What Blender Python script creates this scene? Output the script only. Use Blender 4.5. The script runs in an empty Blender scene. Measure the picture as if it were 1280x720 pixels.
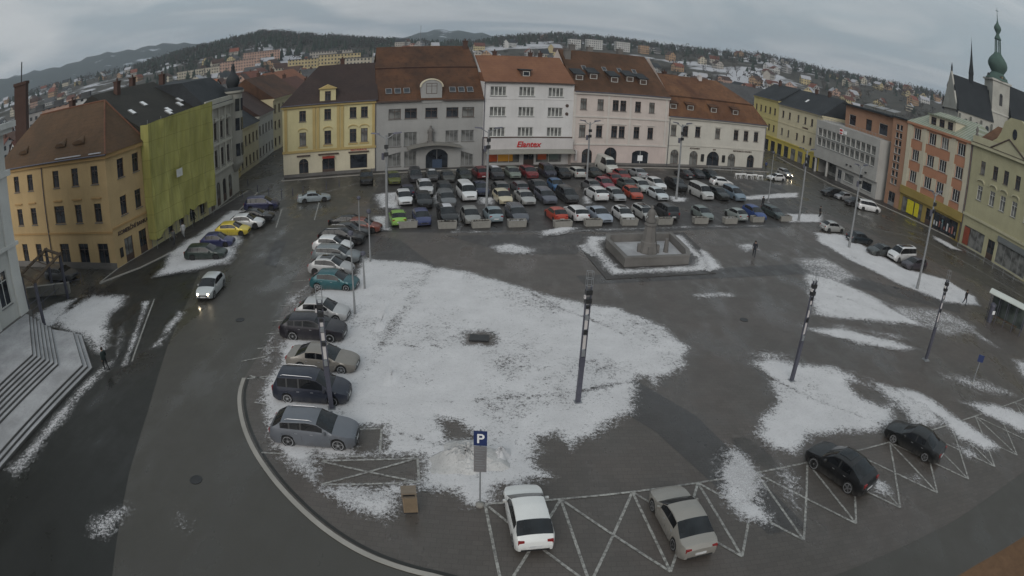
import bpy, bmesh, math, random
import numpy as np
from mathutils import Vector, Matrix
R = math.radians
PI = math.pi
rnd = random.Random(11)
nr = np.random.RandomState(5)
sc = bpy.context.scene
COL = sc.collection

# ---------------------------------------------------------------- camera lens (a wide webcam lens with barrel distortion)
LF, LK, PITCH, ROLL, H = 780.0, 0.1474, 0.38696, 0.039573, 19.0
def _rot(d):
    c, s = math.cos(ROLL), math.sin(ROLL)
    d = (c*d[0]-s*d[2], d[1], s*d[0]+c*d[2])
    c, s = math.cos(PITCH), math.sin(PITCH)
    return Vector((d[0], c*d[1]+s*d[2], -s*d[1]+c*d[2]))
def ray(px, py):
    x, y = px-640.0, 360.0-py
    r = math.hypot(x, y)+1e-9
    th = r/LF*(1+LK*(r/LF)**2)
    return _rot((math.sin(th)*x/r, math.cos(th), math.sin(th)*y/r))
def gp(px, py, z=0.0):
    """survey helper: the point of the square (at height z) that was measured at this pixel of the photograph"""
    v = ray(px, py); t = -(H-z)/v.z
    return Vector((v.x*t, v.y*t, z))

cam = bpy.data.objects.new('camera', bpy.data.cameras.new('camera'))
COL.objects.link(cam)
cx, cy, cz = _rot((1, 0, 0)), _rot((0, 0, 1)), -_rot((0, 1, 0))
cam.matrix_world = Matrix(((cx.x, cy.x, cz.x, 0), (cx.y, cy.y, cz.y, 0), (cx.z, cy.z, cz.z, H), (0, 0, 0, 1)))
cd = cam.data
cd.type = 'PANO'
cd.panorama_type = 'FISHEYE_LENS_POLYNOMIAL'
cd.sensor_width = 36.0; cd.sensor_height = 20.25; cd.sensor_fit = 'HORIZONTAL'
fm = LF*36.0/1280
cd.fisheye_fov = PI
cd.fisheye_polynomial_k0 = 0.0
cd.fisheye_polynomial_k1 = -1.0/fm
cd.fisheye_polynomial_k2 = 0.0
cd.fisheye_polynomial_k3 = -LK/fm**3
cd.fisheye_polynomial_k4 = 0.0
cd.clip_start = 0.1; cd.clip_end = 20000
sc.camera = cam

# ---------------------------------------------------------------- materials
def nt_new(name):
    m = bpy.data.materials.new(name); m.use_nodes = True
    nt = m.node_tree; b = nt.nodes['Principled BSDF']
    return m, nt, b
def N(nt, t, **kw):
    n = nt.nodes.new(t)
    for k, v in kw.items():
        if k in n.inputs: n.inputs[k].default_value = v
        else: setattr(n, k, v)
    return n
def mixc(nt, fac, a, b, blend='MIX'):
    n = nt.nodes.new('ShaderNodeMix'); n.data_type = 'RGBA'; n.blend_type = blend
    for i, v in ((0, fac), (6, a), (7, b)):
        if hasattr(v, 'links') or hasattr(v, 'is_linked'): nt.links.new(v, n.inputs[i])
        elif i: n.inputs[i].default_value = (*v, 1)
        else: n.inputs[i].default_value = v
    return n.outputs[2]
def ramp(nt, src, a, b, c0=0.0, c1=1.0):
    n = nt.nodes.new('ShaderNodeMapRange'); n.inputs[1].default_value = a; n.inputs[2].default_value = b
    n.inputs[3].default_value = c0; n.inputs[4].default_value = c1
    nt.links.new(src, n.inputs[0]); return n.outputs[0]
def coord(nt, scale=(1, 1, 1), kind='Object'):
    t = nt.nodes.new('ShaderNodeTexCoord'); mp = nt.nodes.new('ShaderNodeMapping')
    mp.inputs['Scale'].default_value = scale
    nt.links.new(t.outputs[kind], mp.inputs[0]); return mp.outputs[0]
def noise(nt, vec, scale, detail=4, rough=.55):
    n = N(nt, 'ShaderNodeTexNoise', Scale=scale, Detail=detail, Roughness=rough)
    nt.links.new(vec, n.inputs['Vector']); return n.outputs['Fac']
def sc3(c, k): return tuple(min(1, x*k) for x in c)

def mute(c, k, g=1.0):
    l = .3*c[0]+.6*c[1]+.1*c[2]
    return tuple((l+(x-l)*k)*g for x in c)
def plain(name, c, rough=.6, metal=0.0, spec=.5):
    m, nt, b = nt_new(name)
    v = noise(nt, coord(nt), 2.3)
    nt.links.new(mixc(nt, ramp(nt, v, .3, .7), sc3(c, .86), sc3(c, 1.1)), b.inputs['Base Color'])
    b.inputs['Roughness'].default_value = rough; b.inputs['Metallic'].default_value = metal
    b.inputs['Specular IOR Level'].default_value = spec
    return m
def plaster(name, c, dirt=.5, streak=.5):
    """painted render: blotches, rain streaks, dirt near the ground"""
    c = mute(c, .93, 1.0)
    m, nt, b = nt_new(name)
    v1 = noise(nt, coord(nt), .35, 5)
    v2 = noise(nt, coord(nt, (3, 3, .25)), .9, 4)
    v3 = noise(nt, coord(nt), 6, 3)
    c1 = mixc(nt, ramp(nt, v1, .32, .68), sc3(c, 1-.22*dirt), sc3(c, 1.06))
    c2 = mixc(nt, ramp(nt, v2, .52, .75, 0, .35*streak), c1, sc3(c, .55))
    c3 = mixc(nt, ramp(nt, v3, .4, .7, 0, .12), c2, sc3(c, .7))
    nt.links.new(c3, b.inputs['Base Color'])
    b.inputs['Roughness'].default_value = .85; b.inputs['Specular IOR Level'].default_value = .2
    bp = N(nt, 'ShaderNodeBump', Strength=.15, Distance=.02); nt.links.new(v3, bp.inputs['Height'])
    nt.links.new(bp.outputs[0], b.inputs['Normal'])
    return m
def tiles(name, c, c2, moss=.4, row=.34):
    c, c2 = mute(c, .93, .86), mute(c2, .93, .92)
    m, nt, b = nt_new(name)
    co = coord(nt)
    v1 = noise(nt, co, .22, 5, .6); v2 = noise(nt, coord(nt, (1, 1, .3)), 1.3, 5); v3 = noise(nt, co, 9, 3, .7)
    w = N(nt, 'ShaderNodeTexWave', Scale=.5/row*.6, Distortion=.4, wave_type='BANDS', bands_direction='Z', wave_profile='SAW')
    nt.links.new(co, w.inputs[0])
    a = mixc(nt, ramp(nt, v1, .35, .65), c, c2)
    a = mixc(nt, ramp(nt, v2, .5, .75, 0, moss), a, sc3(c, .45))
    a = mixc(nt, ramp(nt, v3, .35, .65, 0, .5), a, sc3(c, .6))
    a = mixc(nt, ramp(nt, w.outputs['Fac'], .8, 1, 0, .35), a, sc3(c, .4))
    nt.links.new(a, b.inputs['Base Color']); b.inputs['Roughness'].default_value = .75
    b.inputs['Specular IOR Level'].default_value = .25
    bp = N(nt, 'ShaderNodeBump', Strength=.4, Distance=.05); nt.links.new(w.outputs['Fac'], bp.inputs['Height'])
    nt.links.new(bp.outputs[0], b.inputs['Normal'])
    return m
def asphalt(name, c, wet=.5, patch=.5, pavers=None, tint=None):
    m, nt, b = nt_new(name)
    co = coord(nt)
    v1 = noise(nt, co, .06, 5, .6); v2 = noise(nt, co, .6, 6, .65); v3 = noise(nt, co, 14, 3, .7); v4 = noise(nt, co, .18, 4)
    a = mixc(nt, ramp(nt, v1, .35, .65, 0, patch), c, sc3(c, .72))
    if tint: a = mixc(nt, ramp(nt, v4, .45, .62, 0, .8), a, tint)
    a = mixc(nt, ramp(nt, v2, .3, .7, 0, .45), a, sc3(c, .78))
    a = mixc(nt, ramp(nt, v3, .3, .75, 0, .5), a, sc3(c, 1.45))
    hgt = v3
    if pavers:
        br = N(nt, 'ShaderNodeTexBrick', Scale=1.0)
        br.inputs['Mortar Size'].default_value = .012; br.inputs['Brick Width'].default_value = pavers
        br.inputs['Row Height'].default_value = pavers*.6
        br.inputs['Color1'].default_value = (1, 1, 1, 1); br.inputs['Color2'].default_value = (.8, .8, .8, 1)
        br.inputs['Mortar'].default_value = (.55, .55, .55, 1)
        nt.links.new(co, br.inputs['Vector'])
        a = mixc(nt, .7, a, br.outputs['Color'], 'MULTIPLY')
    nt.links.new(a, b.inputs['Base Color'])
    v5 = noise(nt, coord(nt, (1, .45, 1)), .33, 5, .6)          # damp film and puddle streaks
    a = mixc(nt, ramp(nt, v5, .50, .60, 0, .55*wet), a, sc3(c, .50))
    mr = nt.nodes.new('ShaderNodeMath'); mr.operation = 'MULTIPLY_ADD'
    nt.links.new(ramp(nt, v5, .48, .62, 0, 1), mr.inputs[0]); mr.inputs[1].default_value = -.30*wet
    nt.links.new(ramp(nt, v2, .35, .7, .60-.18*wet, .8-.25*wet), mr.inputs[2])
    nt.links.new(mr.outputs[0], b.inputs['Roughness'])
    b.inputs['Specular IOR Level'].default_value = .26+.14*wet
    bp = N(nt, 'ShaderNodeBump', Strength=.18, Distance=.01); nt.links.new(hgt, bp.inputs['Height'])
    nt.links.new(bp.outputs[0], b.inputs['Normal'])
    return m
def glass(name, c=(.02, .023, .028), rough=.08):
    m, nt, b = nt_new(name)
    v = noise(nt, coord(nt, (1, 1, 1), 'Object'), .9, 2)
    nt.links.new(mixc(nt, ramp(nt, v, .35, .65), sc3(c, .6), sc3(c, 1.7)), b.inputs['Base Color'])
    b.inputs['Roughness'].default_value = rough; b.inputs['Specular IOR Level'].default_value = .6
    return m
_paint = {}
def paint(c, metal=.25):
    c = mute(c, .92)
    k = (tuple(round(x, 3) for x in c), metal)
    if k in _paint: return _paint[k]
    m, nt, b = nt_new('car_paint')
    v = noise(nt, coord(nt), 1.7, 5); v2 = noise(nt, coord(nt, (1, 1, .4)), 5, 4)
    t = nt.nodes.new('ShaderNodeTexCoord'); sep = nt.nodes.new('ShaderNodeSeparateXYZ')
    nt.links.new(t.outputs['Object'], sep.inputs[0])
    low = ramp(nt, sep.outputs['Z'], .62, .2, 0, .6)       # road salt on the sills
    mul = nt.nodes.new('ShaderNodeMath'); mul.operation = 'MULTIPLY'
    nt.links.new(low, mul.inputs[0]); nt.links.new(ramp(nt, v2, .3, .6), mul.inputs[1])
    a = mixc(nt, ramp(nt, v, .4, .7, 0, .2), c, sc3(c, .75))
    a = mixc(nt, mul.outputs[0], a, (.10, .093, .085))
    nt.links.new(a, b.inputs['Base Color'])
    nt.links.new(ramp(nt, v2, .3, .7, .28, .45), b.inputs['Roughness'])
    b.inputs['Metallic'].default_value = metal
    b.inputs['Coat Weight'].default_value = .3; b.inputs['Coat Roughness'].default_value = .06
    _paint[k] = m
    return m
def emit(name, c, s):
    m, nt, b = nt_new(name)
    b.inputs['Base Color'].default_value = (*c, 1)
    b.inputs['Emission Color'].default_value = (*c, 1); b.inputs['Emission Strength'].default_value = s
    return m

M = {}
M['road'] = asphalt('road_asphalt', (.056, .052, .045), wet=1.0, patch=.45)
M['road_dark'] = asphalt('dark_asphalt', (.020, .020, .018), wet=.8, patch=.3)
M['plaza'] = asphalt('plaza_setts', (.086, .076, .068), wet=.9, patch=.55, pavers=.5, tint=(.094, .077, .068))
M['plaza_band'] = asphalt('plaza_dark_setts', (.058, .054, .052), wet=.85, patch=.4, pavers=.3)
M['lot'] = asphalt('lot_setts', (.050, .046, .044), wet=.8, patch=.5, pavers=.3)
M['pave'] = asphalt('pavement_setts', (.052, .047, .044), wet=.7, patch=.5, pavers=.4)
M['ground'] = asphalt('town_ground', (.055, .055, .048), wet=.2, patch=.6)
M['kerb'] = plaster('granite_kerb', (.32, .30, .27), .8, .3)
def worn_line():
    m, nt, b = nt_new('worn_white_line')
    v = noise(nt, coord(nt), 5, 5, .7); v2 = noise(nt, coord(nt), .7, 3)
    a = mixc(nt, ramp(nt, v, .38, .58), (.11, .105, .098), (.36, .355, .33))
    a = mixc(nt, ramp(nt, v2, .4, .7, 0, .45), a, (.12, .115, .11))
    nt.links.new(a, b.inputs['Base Color']); b.inputs['Roughness'].default_value = .7
    return m
M['line'] = worn_line()
def snowmat(name, dirty=.3, alpha=True, c=(.59, .58, .585)):
    m, nt, b = nt_new(name)
    co = coord(nt)
    v1 = noise(nt, co, .5, 5, .6); v2 = noise(nt, co, 5.5, 6, .72); v3 = noise(nt, co, 13, 3, .7)
    vo = N(nt, 'ShaderNodeTexVoronoi', Scale=2.2); nt.links.new(co, vo.inputs['Vector'])
    a = mixc(nt, ramp(nt, v1, .35, .68), sc3(c, 1-.32*dirty), c)
    a = mixc(nt, ramp(nt, v2, .5, .68, 0, .55*dirty), a, (.26, .25, .25))
    a = mixc(nt, ramp(nt, v3, .58, .72, 0, .9*dirty), a, (.13, .12, .115))
    nt.links.new(a, b.inputs['Base Color']); b.inputs['Roughness'].default_value = .9
    b.inputs['Specular IOR Level'].default_value = .15
    bp = N(nt, 'ShaderNodeBump', Strength=.6, Distance=.05); nt.links.new(v2, bp.inputs['Height'])
    nt.links.new(bp.outputs[0], b.inputs['Normal'])
    if alpha:
        at = N(nt, 'ShaderNodeAttribute', attribute_name='cover')
        add = nt.nodes.new('ShaderNodeMath'); add.operation = 'ADD'
        mx = nt.nodes.new('ShaderNodeMath'); mx.operation = 'MULTIPLY_ADD'
        nt.links.new(v2, mx.inputs[0]); mx.inputs[1].default_value = .75; nt.links.new(ramp(nt, v3, .2, .8, -.12, .12), mx.inputs[2])
        nt.links.new(at.outputs['Fac'], add.inputs[0]); nt.links.new(mx.outputs[0], add.inputs[1])
        nt.links.new(ramp(nt, add.outputs[0], .47, .66), b.inputs['Alpha'])
    return m
M['snow'] = snowmat('trodden_snow', .38)
M['snow_clean'] = snowmat('thin_snow', .32, alpha=False)
M['snow_dirty'] = snowmat('dirty_heaped_snow', .8, alpha=False, c=(.52, .51, .50))
M['snow_cap'] = plain('snow_cap', (.46, .46, .48), .9)
M['glass'] = glass('window_glass')
M['glass2'] = glass('curtained_window_glass', (.11, .11, .105), .2)
M['car_glass'] = glass('car_glass', (.012, .014, .016), .05); M['car_glass'].node_tree.nodes['Principled BSDF'].inputs['Specular IOR Level'].default_value = .4
M['side_glass'] = glass('car_side_glass', (.010, .011, .013), .12); M['side_glass'].node_tree.nodes['Principled BSDF'].inputs['Specular IOR Level'].default_value = .3
M['frame_white'] = plain('white_window_paint', (.55, .55, .52), .5)
M['frame_brown'] = plain('brown_window_paint', (.07, .045, .035), .5)
M['frame_grey'] = plain('grey_window_paint', (.2, .2, .2), .5)
M['tyre'] = plain('tyre_rubber', (.018, .018, .018), .85)
M['rim'] = plain('alloy_rim', (.38, .38, .39), .35, .7)
M['black'] = plain('black_plastic', (.02, .02, .021), .5)
M['lamp'] = plain('headlight_glass', (.62, .64, .66), .15)
M['tail'] = plain('tail_light_red', (.22, .012, .012), .25)
M['plate'] = plain('number_plate_white', (.55, .55, .55), .5)
M['lit'] = emit('lit_headlight', (1, .82, .55), 30)
M['steel'] = plain('galvanised_steel', (.26, .27, .28), .5, .4)
M['dark_steel'] = plain('dark_painted_steel', (.09, .09, .115), .5, .3)
M['pole_grey'] = plain('grey_lamp_post_paint', (.21, .215, .22), .6)
M['concrete'] = plain('concrete', (.23, .22, .20), .9)
M['stone'] = plaster('weathered_granite', (.165, .155, .145), 1.2, .9)
M['wood'] = plain('weathered_wood', (.085, .058, .036), .8)
M['brick'] = plaster('old_red_brick', (.085, .050, .040), .8, .5)
M['copper'] = plaster('green_copper', (.07, .115, .098), .9, .8)
M['slate'] = tiles('dark_slate', (.030, .034, .038), (.05, .055, .06), .3)
M['soil'] = plain('earth', (.05, .037, .028), .95)
M['foliage_dark'] = plain('conifer_needles', (.022, .034, .024), .9)
M['twigs'] = plain('bare_winter_twigs', (.045, .040, .035), .95)
M['bark'] = plain('tree_bark', (.06, .048, .038), .95)
M['red_sign'] = plain('red_sign_letters', (.45, .02, .02), .4)
M['white_panel'] = plaster('pale_sign_panel', (.50, .47, .46), .4, .5)
M['blue_sign'] = plain('blue_sign', (.014, .028, .10), .5)
M['white_paint'] = plain('white_paint', (.75, .75, .75), .5)

# ---------------------------------------------------------------- mesh helpers
class MB:
    def __init__(s): s.v = []; s.f = []; s.m = []; s.T = None
    def add(s, vs, fs, mi=0):
        b = len(s.v)
        for p in vs:
            p = Vector(p)
            s.v.append(tuple(s.T @ p) if s.T else tuple(p))
        for f in fs: s.f.append(tuple(b+i for i in f)); s.m.append(mi)
    def box(s, x0, x1, y0, y1, z0, z1, mi=0):
        s.add([(x0, y0, z0), (x1, y0, z0), (x1, y1, z0), (x0, y1, z0), (x0, y0, z1), (x1, y0, z1), (x1, y1, z1), (x0, y1, z1)],
              [(0, 3, 2, 1), (4, 5, 6, 7), (0, 1, 5, 4), (1, 2, 6, 5), (2, 3, 7, 6), (3, 0, 4, 7)], mi)
    def poly(s, pts, mi=0): s.add(pts, [tuple(range(len(pts)))], mi)
    def prism(s, pts, z0, z1, mi=0):
        n = len(pts)
        s.add([(p[0], p[1], z0) for p in pts]+[(p[0], p[1], z1) for p in pts],
              [tuple(range(n-1, -1, -1)), tuple(range(n, 2*n))]+[(i, (i+1) % n, n+(i+1) % n, n+i) for i in range(n)], mi)
    def tube(s, a, b, r0, r1=None, n=8, mi=0):
        r1 = r0 if r1 is None else r1
        a = Vector(a); b = Vector(b); d = (b-a).normalized()
        u = d.cross(Vector((0, 0, 1)) if abs(d.z) < .9 else Vector((1, 0, 0))).normalized(); w = d.cross(u)
        vs = []
        for c, r in ((a, r0), (b, r1)):
            for i in range(n):
                t = 2*PI*i/n; vs.append(c+u*(r*math.cos(t))+w*(r*math.sin(t)))
        s.add(vs, [(i, (i+1) % n, n+(i+1) % n, n+i) for i in range(n)]+[tuple(range(n-1, -1, -1)), tuple(range(n, 2*n))], mi)
    def lathe(s, prof, c=(0, 0, 0), n=16, mi=0, axis='z'):
        vs = []; fs = []
        for r, z in prof:
            for i in range(n):
                t = 2*PI*i/n; x, y = r*math.cos(t), r*math.sin(t)
                vs.append((c[0]+x, c[1]+y, c[2]+z) if axis == 'z' else (c[0]+x, c[1]+z, c[2]+y))
        for k in range(len(prof)-1):
            for i in range(n): fs.append((k*n+i, k*n+(i+1) % n, (k+1)*n+(i+1) % n, (k+1)*n+i))
        fs.append(tuple(range(n-1, -1, -1))); fs.append(tuple(range((len(prof)-1)*n, len(prof)*n)))
        s.add(vs, fs, mi)
    def mesh(s, name, mats, smooth=None, fix=False):
        me = bpy.data.meshes.new(name); me.from_pydata(s.v, [], s.f)
        for m in mats: me.materials.append(m)
        me.polygons.foreach_set('material_index', s.m)
        if fix:
            bm = bmesh.new(); bm.from_mesh(me); bmesh.ops.recalc_face_normals(bm, faces=bm.faces); bm.to_mesh(me); bm.free()
        if smooth:
            me.polygons.foreach_set('use_smooth', [True]*len(me.polygons)); me.set_sharp_from_angle(angle=R(smooth))
        me.update(); return me
    def build(s, name, mats, parent=None, smooth=None, fix=False, loc=None):
        if not isinstance(mats, (list, tuple)): mats = [mats]
        return link(name, s.mesh(name, mats, smooth, fix), parent, loc)
def link(name, me, parent=None, loc=None, rot=None):
    o = bpy.data.objects.new(name, me); COL.objects.link(o)
    if parent: o.parent = parent
    if loc is not None: o.location = loc
    if rot is not None: o.rotation_euler = rot
    return o
def tag(o, label=None, cat=None, group=None, kind=None):
    if label: o['label'] = label
    if cat: o['category'] = cat
    if group: o['group'] = group
    if kind: o['kind'] = kind
    return o
def empty(name, loc=(0, 0, 0), rz=0.0, **kw):
    o = bpy.data.objects.new(name, None); COL.objects.link(o); o.location = loc; o.rotation_euler = (0, 0, rz)
    tag(o, **kw); return o
def text_mesh(body, size, depth=.03, name='lettering', shear=0.0):
    cu = bpy.data.curves.new('t', 'FONT'); cu.body = body; cu.size = size; cu.extrude = depth; cu.align_x = 'CENTER'; cu.shear = shear
    cu.offset = size*.012
    o = bpy.data.objects.new('t', cu); COL.objects.link(o)
    dg = bpy.context.evaluated_depsgraph_get(); me = bpy.data.meshes.new_from_object(o.evaluated_get(dg))
    bpy.data.objects.remove(o); me.name = name; return me

# ---------------------------------------------------------------- world: overcast sky over a Nishita sky
SUN_EL, SUN_AZ = R(27), R(195)
w = bpy.data.worlds.new('World'); sc.world = w; w.use_nodes = True
nt = w.node_tree; bg = nt.nodes['Background']
sky = N(nt, 'ShaderNodeTexSky', sky_type='NISHITA', sun_disc=False, sun_elevation=SUN_EL, sun_rotation=SUN_AZ, air_density=1.5, dust_density=4)
tc = nt.nodes.new('ShaderNodeTexCoord'); sp = nt.nodes.new('ShaderNodeSeparateXYZ'); nt.links.new(tc.outputs['Generated'], sp.inputs[0])
# cloud layer coordinates: direction projected on a plane overhead
zc = nt.nodes.new('ShaderNodeMath'); zc.operation = 'MAXIMUM'; nt.links.new(sp.outputs['Z'], zc.inputs[0]); zc.inputs[1].default_value = 0
za = nt.nodes.new('ShaderNodeMath'); za.operation = 'ADD'; nt.links.new(zc.outputs[0], za.inputs[0]); za.inputs[1].default_value = .10
cb = nt.nodes.new('ShaderNodeCombineXYZ')
for i, ax in enumerate('XY'):
    dv = nt.nodes.new('ShaderNodeMath'); dv.operation = 'DIVIDE'; nt.links.new(sp.outputs[ax], dv.inputs[0]); nt.links.new(za.outputs[0], dv.inputs[1])
    nt.links.new(dv.outputs[0], cb.inputs[i])
n1 = N(nt, 'ShaderNodeTexNoise', Scale=.36, Detail=6, Roughness=.55, Distortion=1.1); nt.links.new(cb.outputs[0], n1.inputs['Vector'])
n2 = N(nt, 'ShaderNodeTexNoise', Scale=1.5, Detail=5, Roughness=.5); nt.links.new(cb.outputs[0], n2.inputs['Vector'])
clouds = mixc(nt, ramp(nt, n1.outputs['Fac'], .42, .58), (3.8, 4.6, 5.15), (6.7, 7.0, 7.2))
clouds = mixc(nt, ramp(nt, n2.outputs['Fac'], .35, .65, 0, .3), clouds, (4.5, 4.8, 5.1))
up = mixc(nt, ramp(nt, sp.outputs['Z'], .0, 1.0), (1, 1, 1), (1.5, 1.47, 1.42))
clouds = mixc(nt, 1.0, clouds, up, 'MULTIPLY')
fin = mixc(nt, .93, sky.outputs[0], clouds)
nt.links.new(fin, bg.inputs[0]); bg.inputs[1].default_value = .060
sl = bpy.data.lights.new('sun', 'SUN'); so = bpy.data.objects.new('sun', sl); COL.objects.link(so)
sl.energy = 1.15; sl.angle = R(40); sl.color = (1, .97, .93)
so.rotation_euler = (R(90)-SUN_EL, 0, PI-SUN_AZ)
sc.view_settings.view_transform = 'Standard'; sc.view_settings.look = 'None'
sc.view_settings.exposure = .45; sc.view_settings.gamma = 1
sc.cycles.use_denoising = True
sc.cycles.volume_bounces = 0
sc.cycles.max_bounces = 6

# ---------------------------------------------------------------- terrain
NEAR = [(-80, 1.0), (-52, .8), (-41, 1.0), (-36.5, 1.0), (-33, 1.5), (-30.4, 1.75), (-24, 2.4), (-18.7, 1.5), (-12.7, .8), (-8, .5), (-4, .55), (-2.4, .9), (3.5, 1.55), (7.9, 1.5), (13, 1.35),
        (18.4, 1.5), (23, 1.9), (28.6, 1.6), (34, 1.8), (39, 2.1), (50, 2.3), (80, 2.3)]
FAR = [(-80, 3), (-60, 3.0), (-52, 3.3), (-46, 2.9), (-41, 3.15), (-34.5, 3.0), (-31, 2.65), (-27, 1.9), (-20, 1.4), (-12, 1.3), (-10, 1.6), (-8.3, 2.0), (-4, 1.85), (-2, 1.4), (5, 1.2), (8, 1.75), (12, 1.6), (20, 1.1), (80, 1.0)]
def tab(t, a): return float(np.interp(a, [p[0] for p in t], [p[1] for p in t]))
RN = 1050.0
def terr(x, y):
    r = math.hypot(x, y); a = math.degrees(math.atan2(x, y))
    zn = H+RN*math.tan(R(tab(NEAR, a)))
    if r < 420: return 0.0
    if r < RN:
        t = (r-420)/(RN-420); return zn*(t*t*(3-2*t))
    t = min(1, (r-RN)/600); return zn*(1-.8*t*t)
def polar(name, rs, a0, a1, na, zf, mat):
    mb = MB(); vs = []; fs = []
    for r in rs:
        for i in range(na+1):
            a = R(a0+(a1-a0)*i/na); x, y = r*math.sin(a), r*math.cos(a); vs.append((x, y, zf(x, y)))
    for k in range(len(rs)-1):
        for i in range(na): b = k*(na+1)+i; fs.append((b, b+1, b+na+2, b+na+1))
    mb.add(vs, fs); return mb.build(name, mat, smooth=80)
def hillmat(name, c1, c2, c3):
    m, nt, b = nt_new(name)
    co = coord(nt, (1, 1, 1)); v1 = noise(nt, co, .006, 5, .6); v2 = noise(nt, co, .035, 5, .7)
    a = mixc(nt, ramp(nt, v2, .35, .65), c1, c2)
    a = mixc(nt, ramp(nt, v1, (.63 if 'far' in name else .53), (.66 if 'far' in name else .56)), a, c3)
    nt.links.new(a, b.inputs['Base Color']); b.inputs['Roughness'].default_value = .95; b.inputs['Specular IOR Level'].default_value = .1
    return m
M['slope'] = hillmat('slope_ground', (.045, .044, .036), (.085, .078, .068), (.42, .42, .44))
M['farhill'] = hillmat('far_wooded_hill', (.020, .030, .026), (.032, .042, .036), (.36, .38, .42))
# ground: one sheet out to the foot of the hills and beyond, rising into the slopes
g = polar('ground', [0.01, 60, 120, 180, 250, 330, 420]+[420+i*35 for i in range(1, 19)]+[1150, 1300, 1500, 1800, 2400, 4000, 6000], -180, 180, 240, lambda x, y: (terr(x, y) if y > 0 and abs(math.degrees(math.atan2(x, y))) < 79 else 0.0)-.01, M['slope'])
tag(g, kind='structure')
def farz(x, y):
    r = math.hypot(x, y); a = math.degrees(math.atan2(x, y))
    t = math.exp(-((r-3300)/650)**2)
    wob = 6*math.sin(a*3.1)+4*math.sin(a*7.7+1)
    return (H+3300*math.tan(R(tab(FAR, a)))+wob)*t-2
fh = polar('hills', [1900, 2100, 2300, 2500, 2650, 2800, 2950, 3100, 3200, 3300, 3400, 3600, 4000], -80, 80, 220, farz, M['farhill'])
tag(fh, kind='structure')

# ---------------------------------------------------------------- square, roads, pavements
def pxpoly(pts, z=0.0): return [gp(x, y, z) for x, y in pts]
def sheet(name, pts, z, mat, label=None):
    mb = MB(); mb.poly([(p[0], p[1], z) for p in pts]); o = mb.build(name, mat); tag(o, label, kind='structure'); return o
town = MB()
town.poly([(-150, -60, .0), (170, -60, .0), (170, 170, .0), (-150, 170, .0)])
tag(town.build('street_paving', M['road']), kind='structure')
# darker old asphalt in front of the steps
sheet('road_patch', [(-48, -20), (-10, -20), (-16, 10), (-19.5, 19), (-21.5, 25), (-24.5, 33), (-27, 41), (-31, 52), (-36, 60), (-38.6, 60), (-38.6, 40), (-48, 40)], .004, M['road_dark'])
# the plaza inside the curved kerb
kerb_px = [(446, 250), (425, 272), (398, 300), (375, 335), (357, 380), (340, 420), (318, 452), (305, 473), (299, 492), (300, 515), (307, 542), (322, 572), (350, 610), (398, 657), (450, 691), (505, 712), (560, 724)]
kw = [gp(*p) for p in kerb_px]
plaza = [(p.x, p.y) for p in kw]+[(2, 13.2), (12, 14.2), (24, 16.2), (40, 20), (70, 25), (70, 40), (60, 56), (52, 70), (47, 84), (44, 92), (30, 90), (10, 84), (-14, 76)]
sheet('plaza_paving', plaza, .008, M['plaza'])
lot = [gp(*p) for p in [(462, 290), (560, 291), (700, 291), (830, 289), (985, 284), (1010, 262), (975, 232), (905, 216), (700, 213), (478, 225), (462, 250)]]
sheet('car_park_paving', [(p.x, p.y) for p in lot], .013, M['lot'])
for pts in ([(395, 283), (500, 300), (560, 345), (700, 420), (870, 520), (1010, 660), (960, 668), (820, 540), (640, 430), (500, 356), (400, 305)],
            [(720, 345), (1000, 330), (1200, 380), (1200, 392), (1000, 343), (730, 356)],
            [(560, 295), (745, 292), (720, 318), (640, 318)]):
    ps = [gp(*p) for p in pts]
    sheet('paving_band', [(p.x, p.y) for p in ps], .018, M['plaza_band'])
def ribbon(mb, pts, wd, z, h=0.0, mi=0):
    n = len(pts); L = []; Rr = []
    for i in range(n):
        a = pts[max(0, i-1)]; b = pts[min(n-1, i+1)]; d = Vector((b[0]-a[0], b[1]-a[1])).normalized(); nn = Vector((-d.y, d.x))*(wd/2)
        p = Vector((pts[i][0], pts[i][1])); L.append(p+nn); Rr.append(p-nn)
    for i in range(n-1):
        if h:
            q = [L[i], Rr[i], Rr[i+1], L[i+1]]; mb.prism([(a.x, a.y) for a in q], z, z+h, mi)
        else:
            mb.poly([(L[i].x, L[i].y, z), (Rr[i].x, Rr[i].y, z), (Rr[i+1].x, Rr[i+1].y, z), (L[i+1].x, L[i+1].y, z)], mi)
def smooth_pts(pts, k=3):
    pts = [Vector((p[0], p[1])) for p in pts]
    for _ in range(k):
        q = [pts[0]]
        for a, b in zip(pts, pts[1:]): q += [a*.75+b*.25, a*.25+b*.75]
        pts = q+[pts[-1]]
    return pts
kc = smooth_pts(kw[7:]+[Vector((6, 13.4, 0)), Vector((14, 14.0, 0))], 2)
mb = MB(); ribbon(mb, kc, .26, .024, .03); tag(mb.build('kerb', M['kerb']), kind='structure')
kin = [p+Vector((.26, .22)) for p in kc]
mb = MB(); ribbon(mb, kin, .17, .0205); tag(mb.build('gutter_strip', M['road_dark']), kind='structure')
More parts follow.
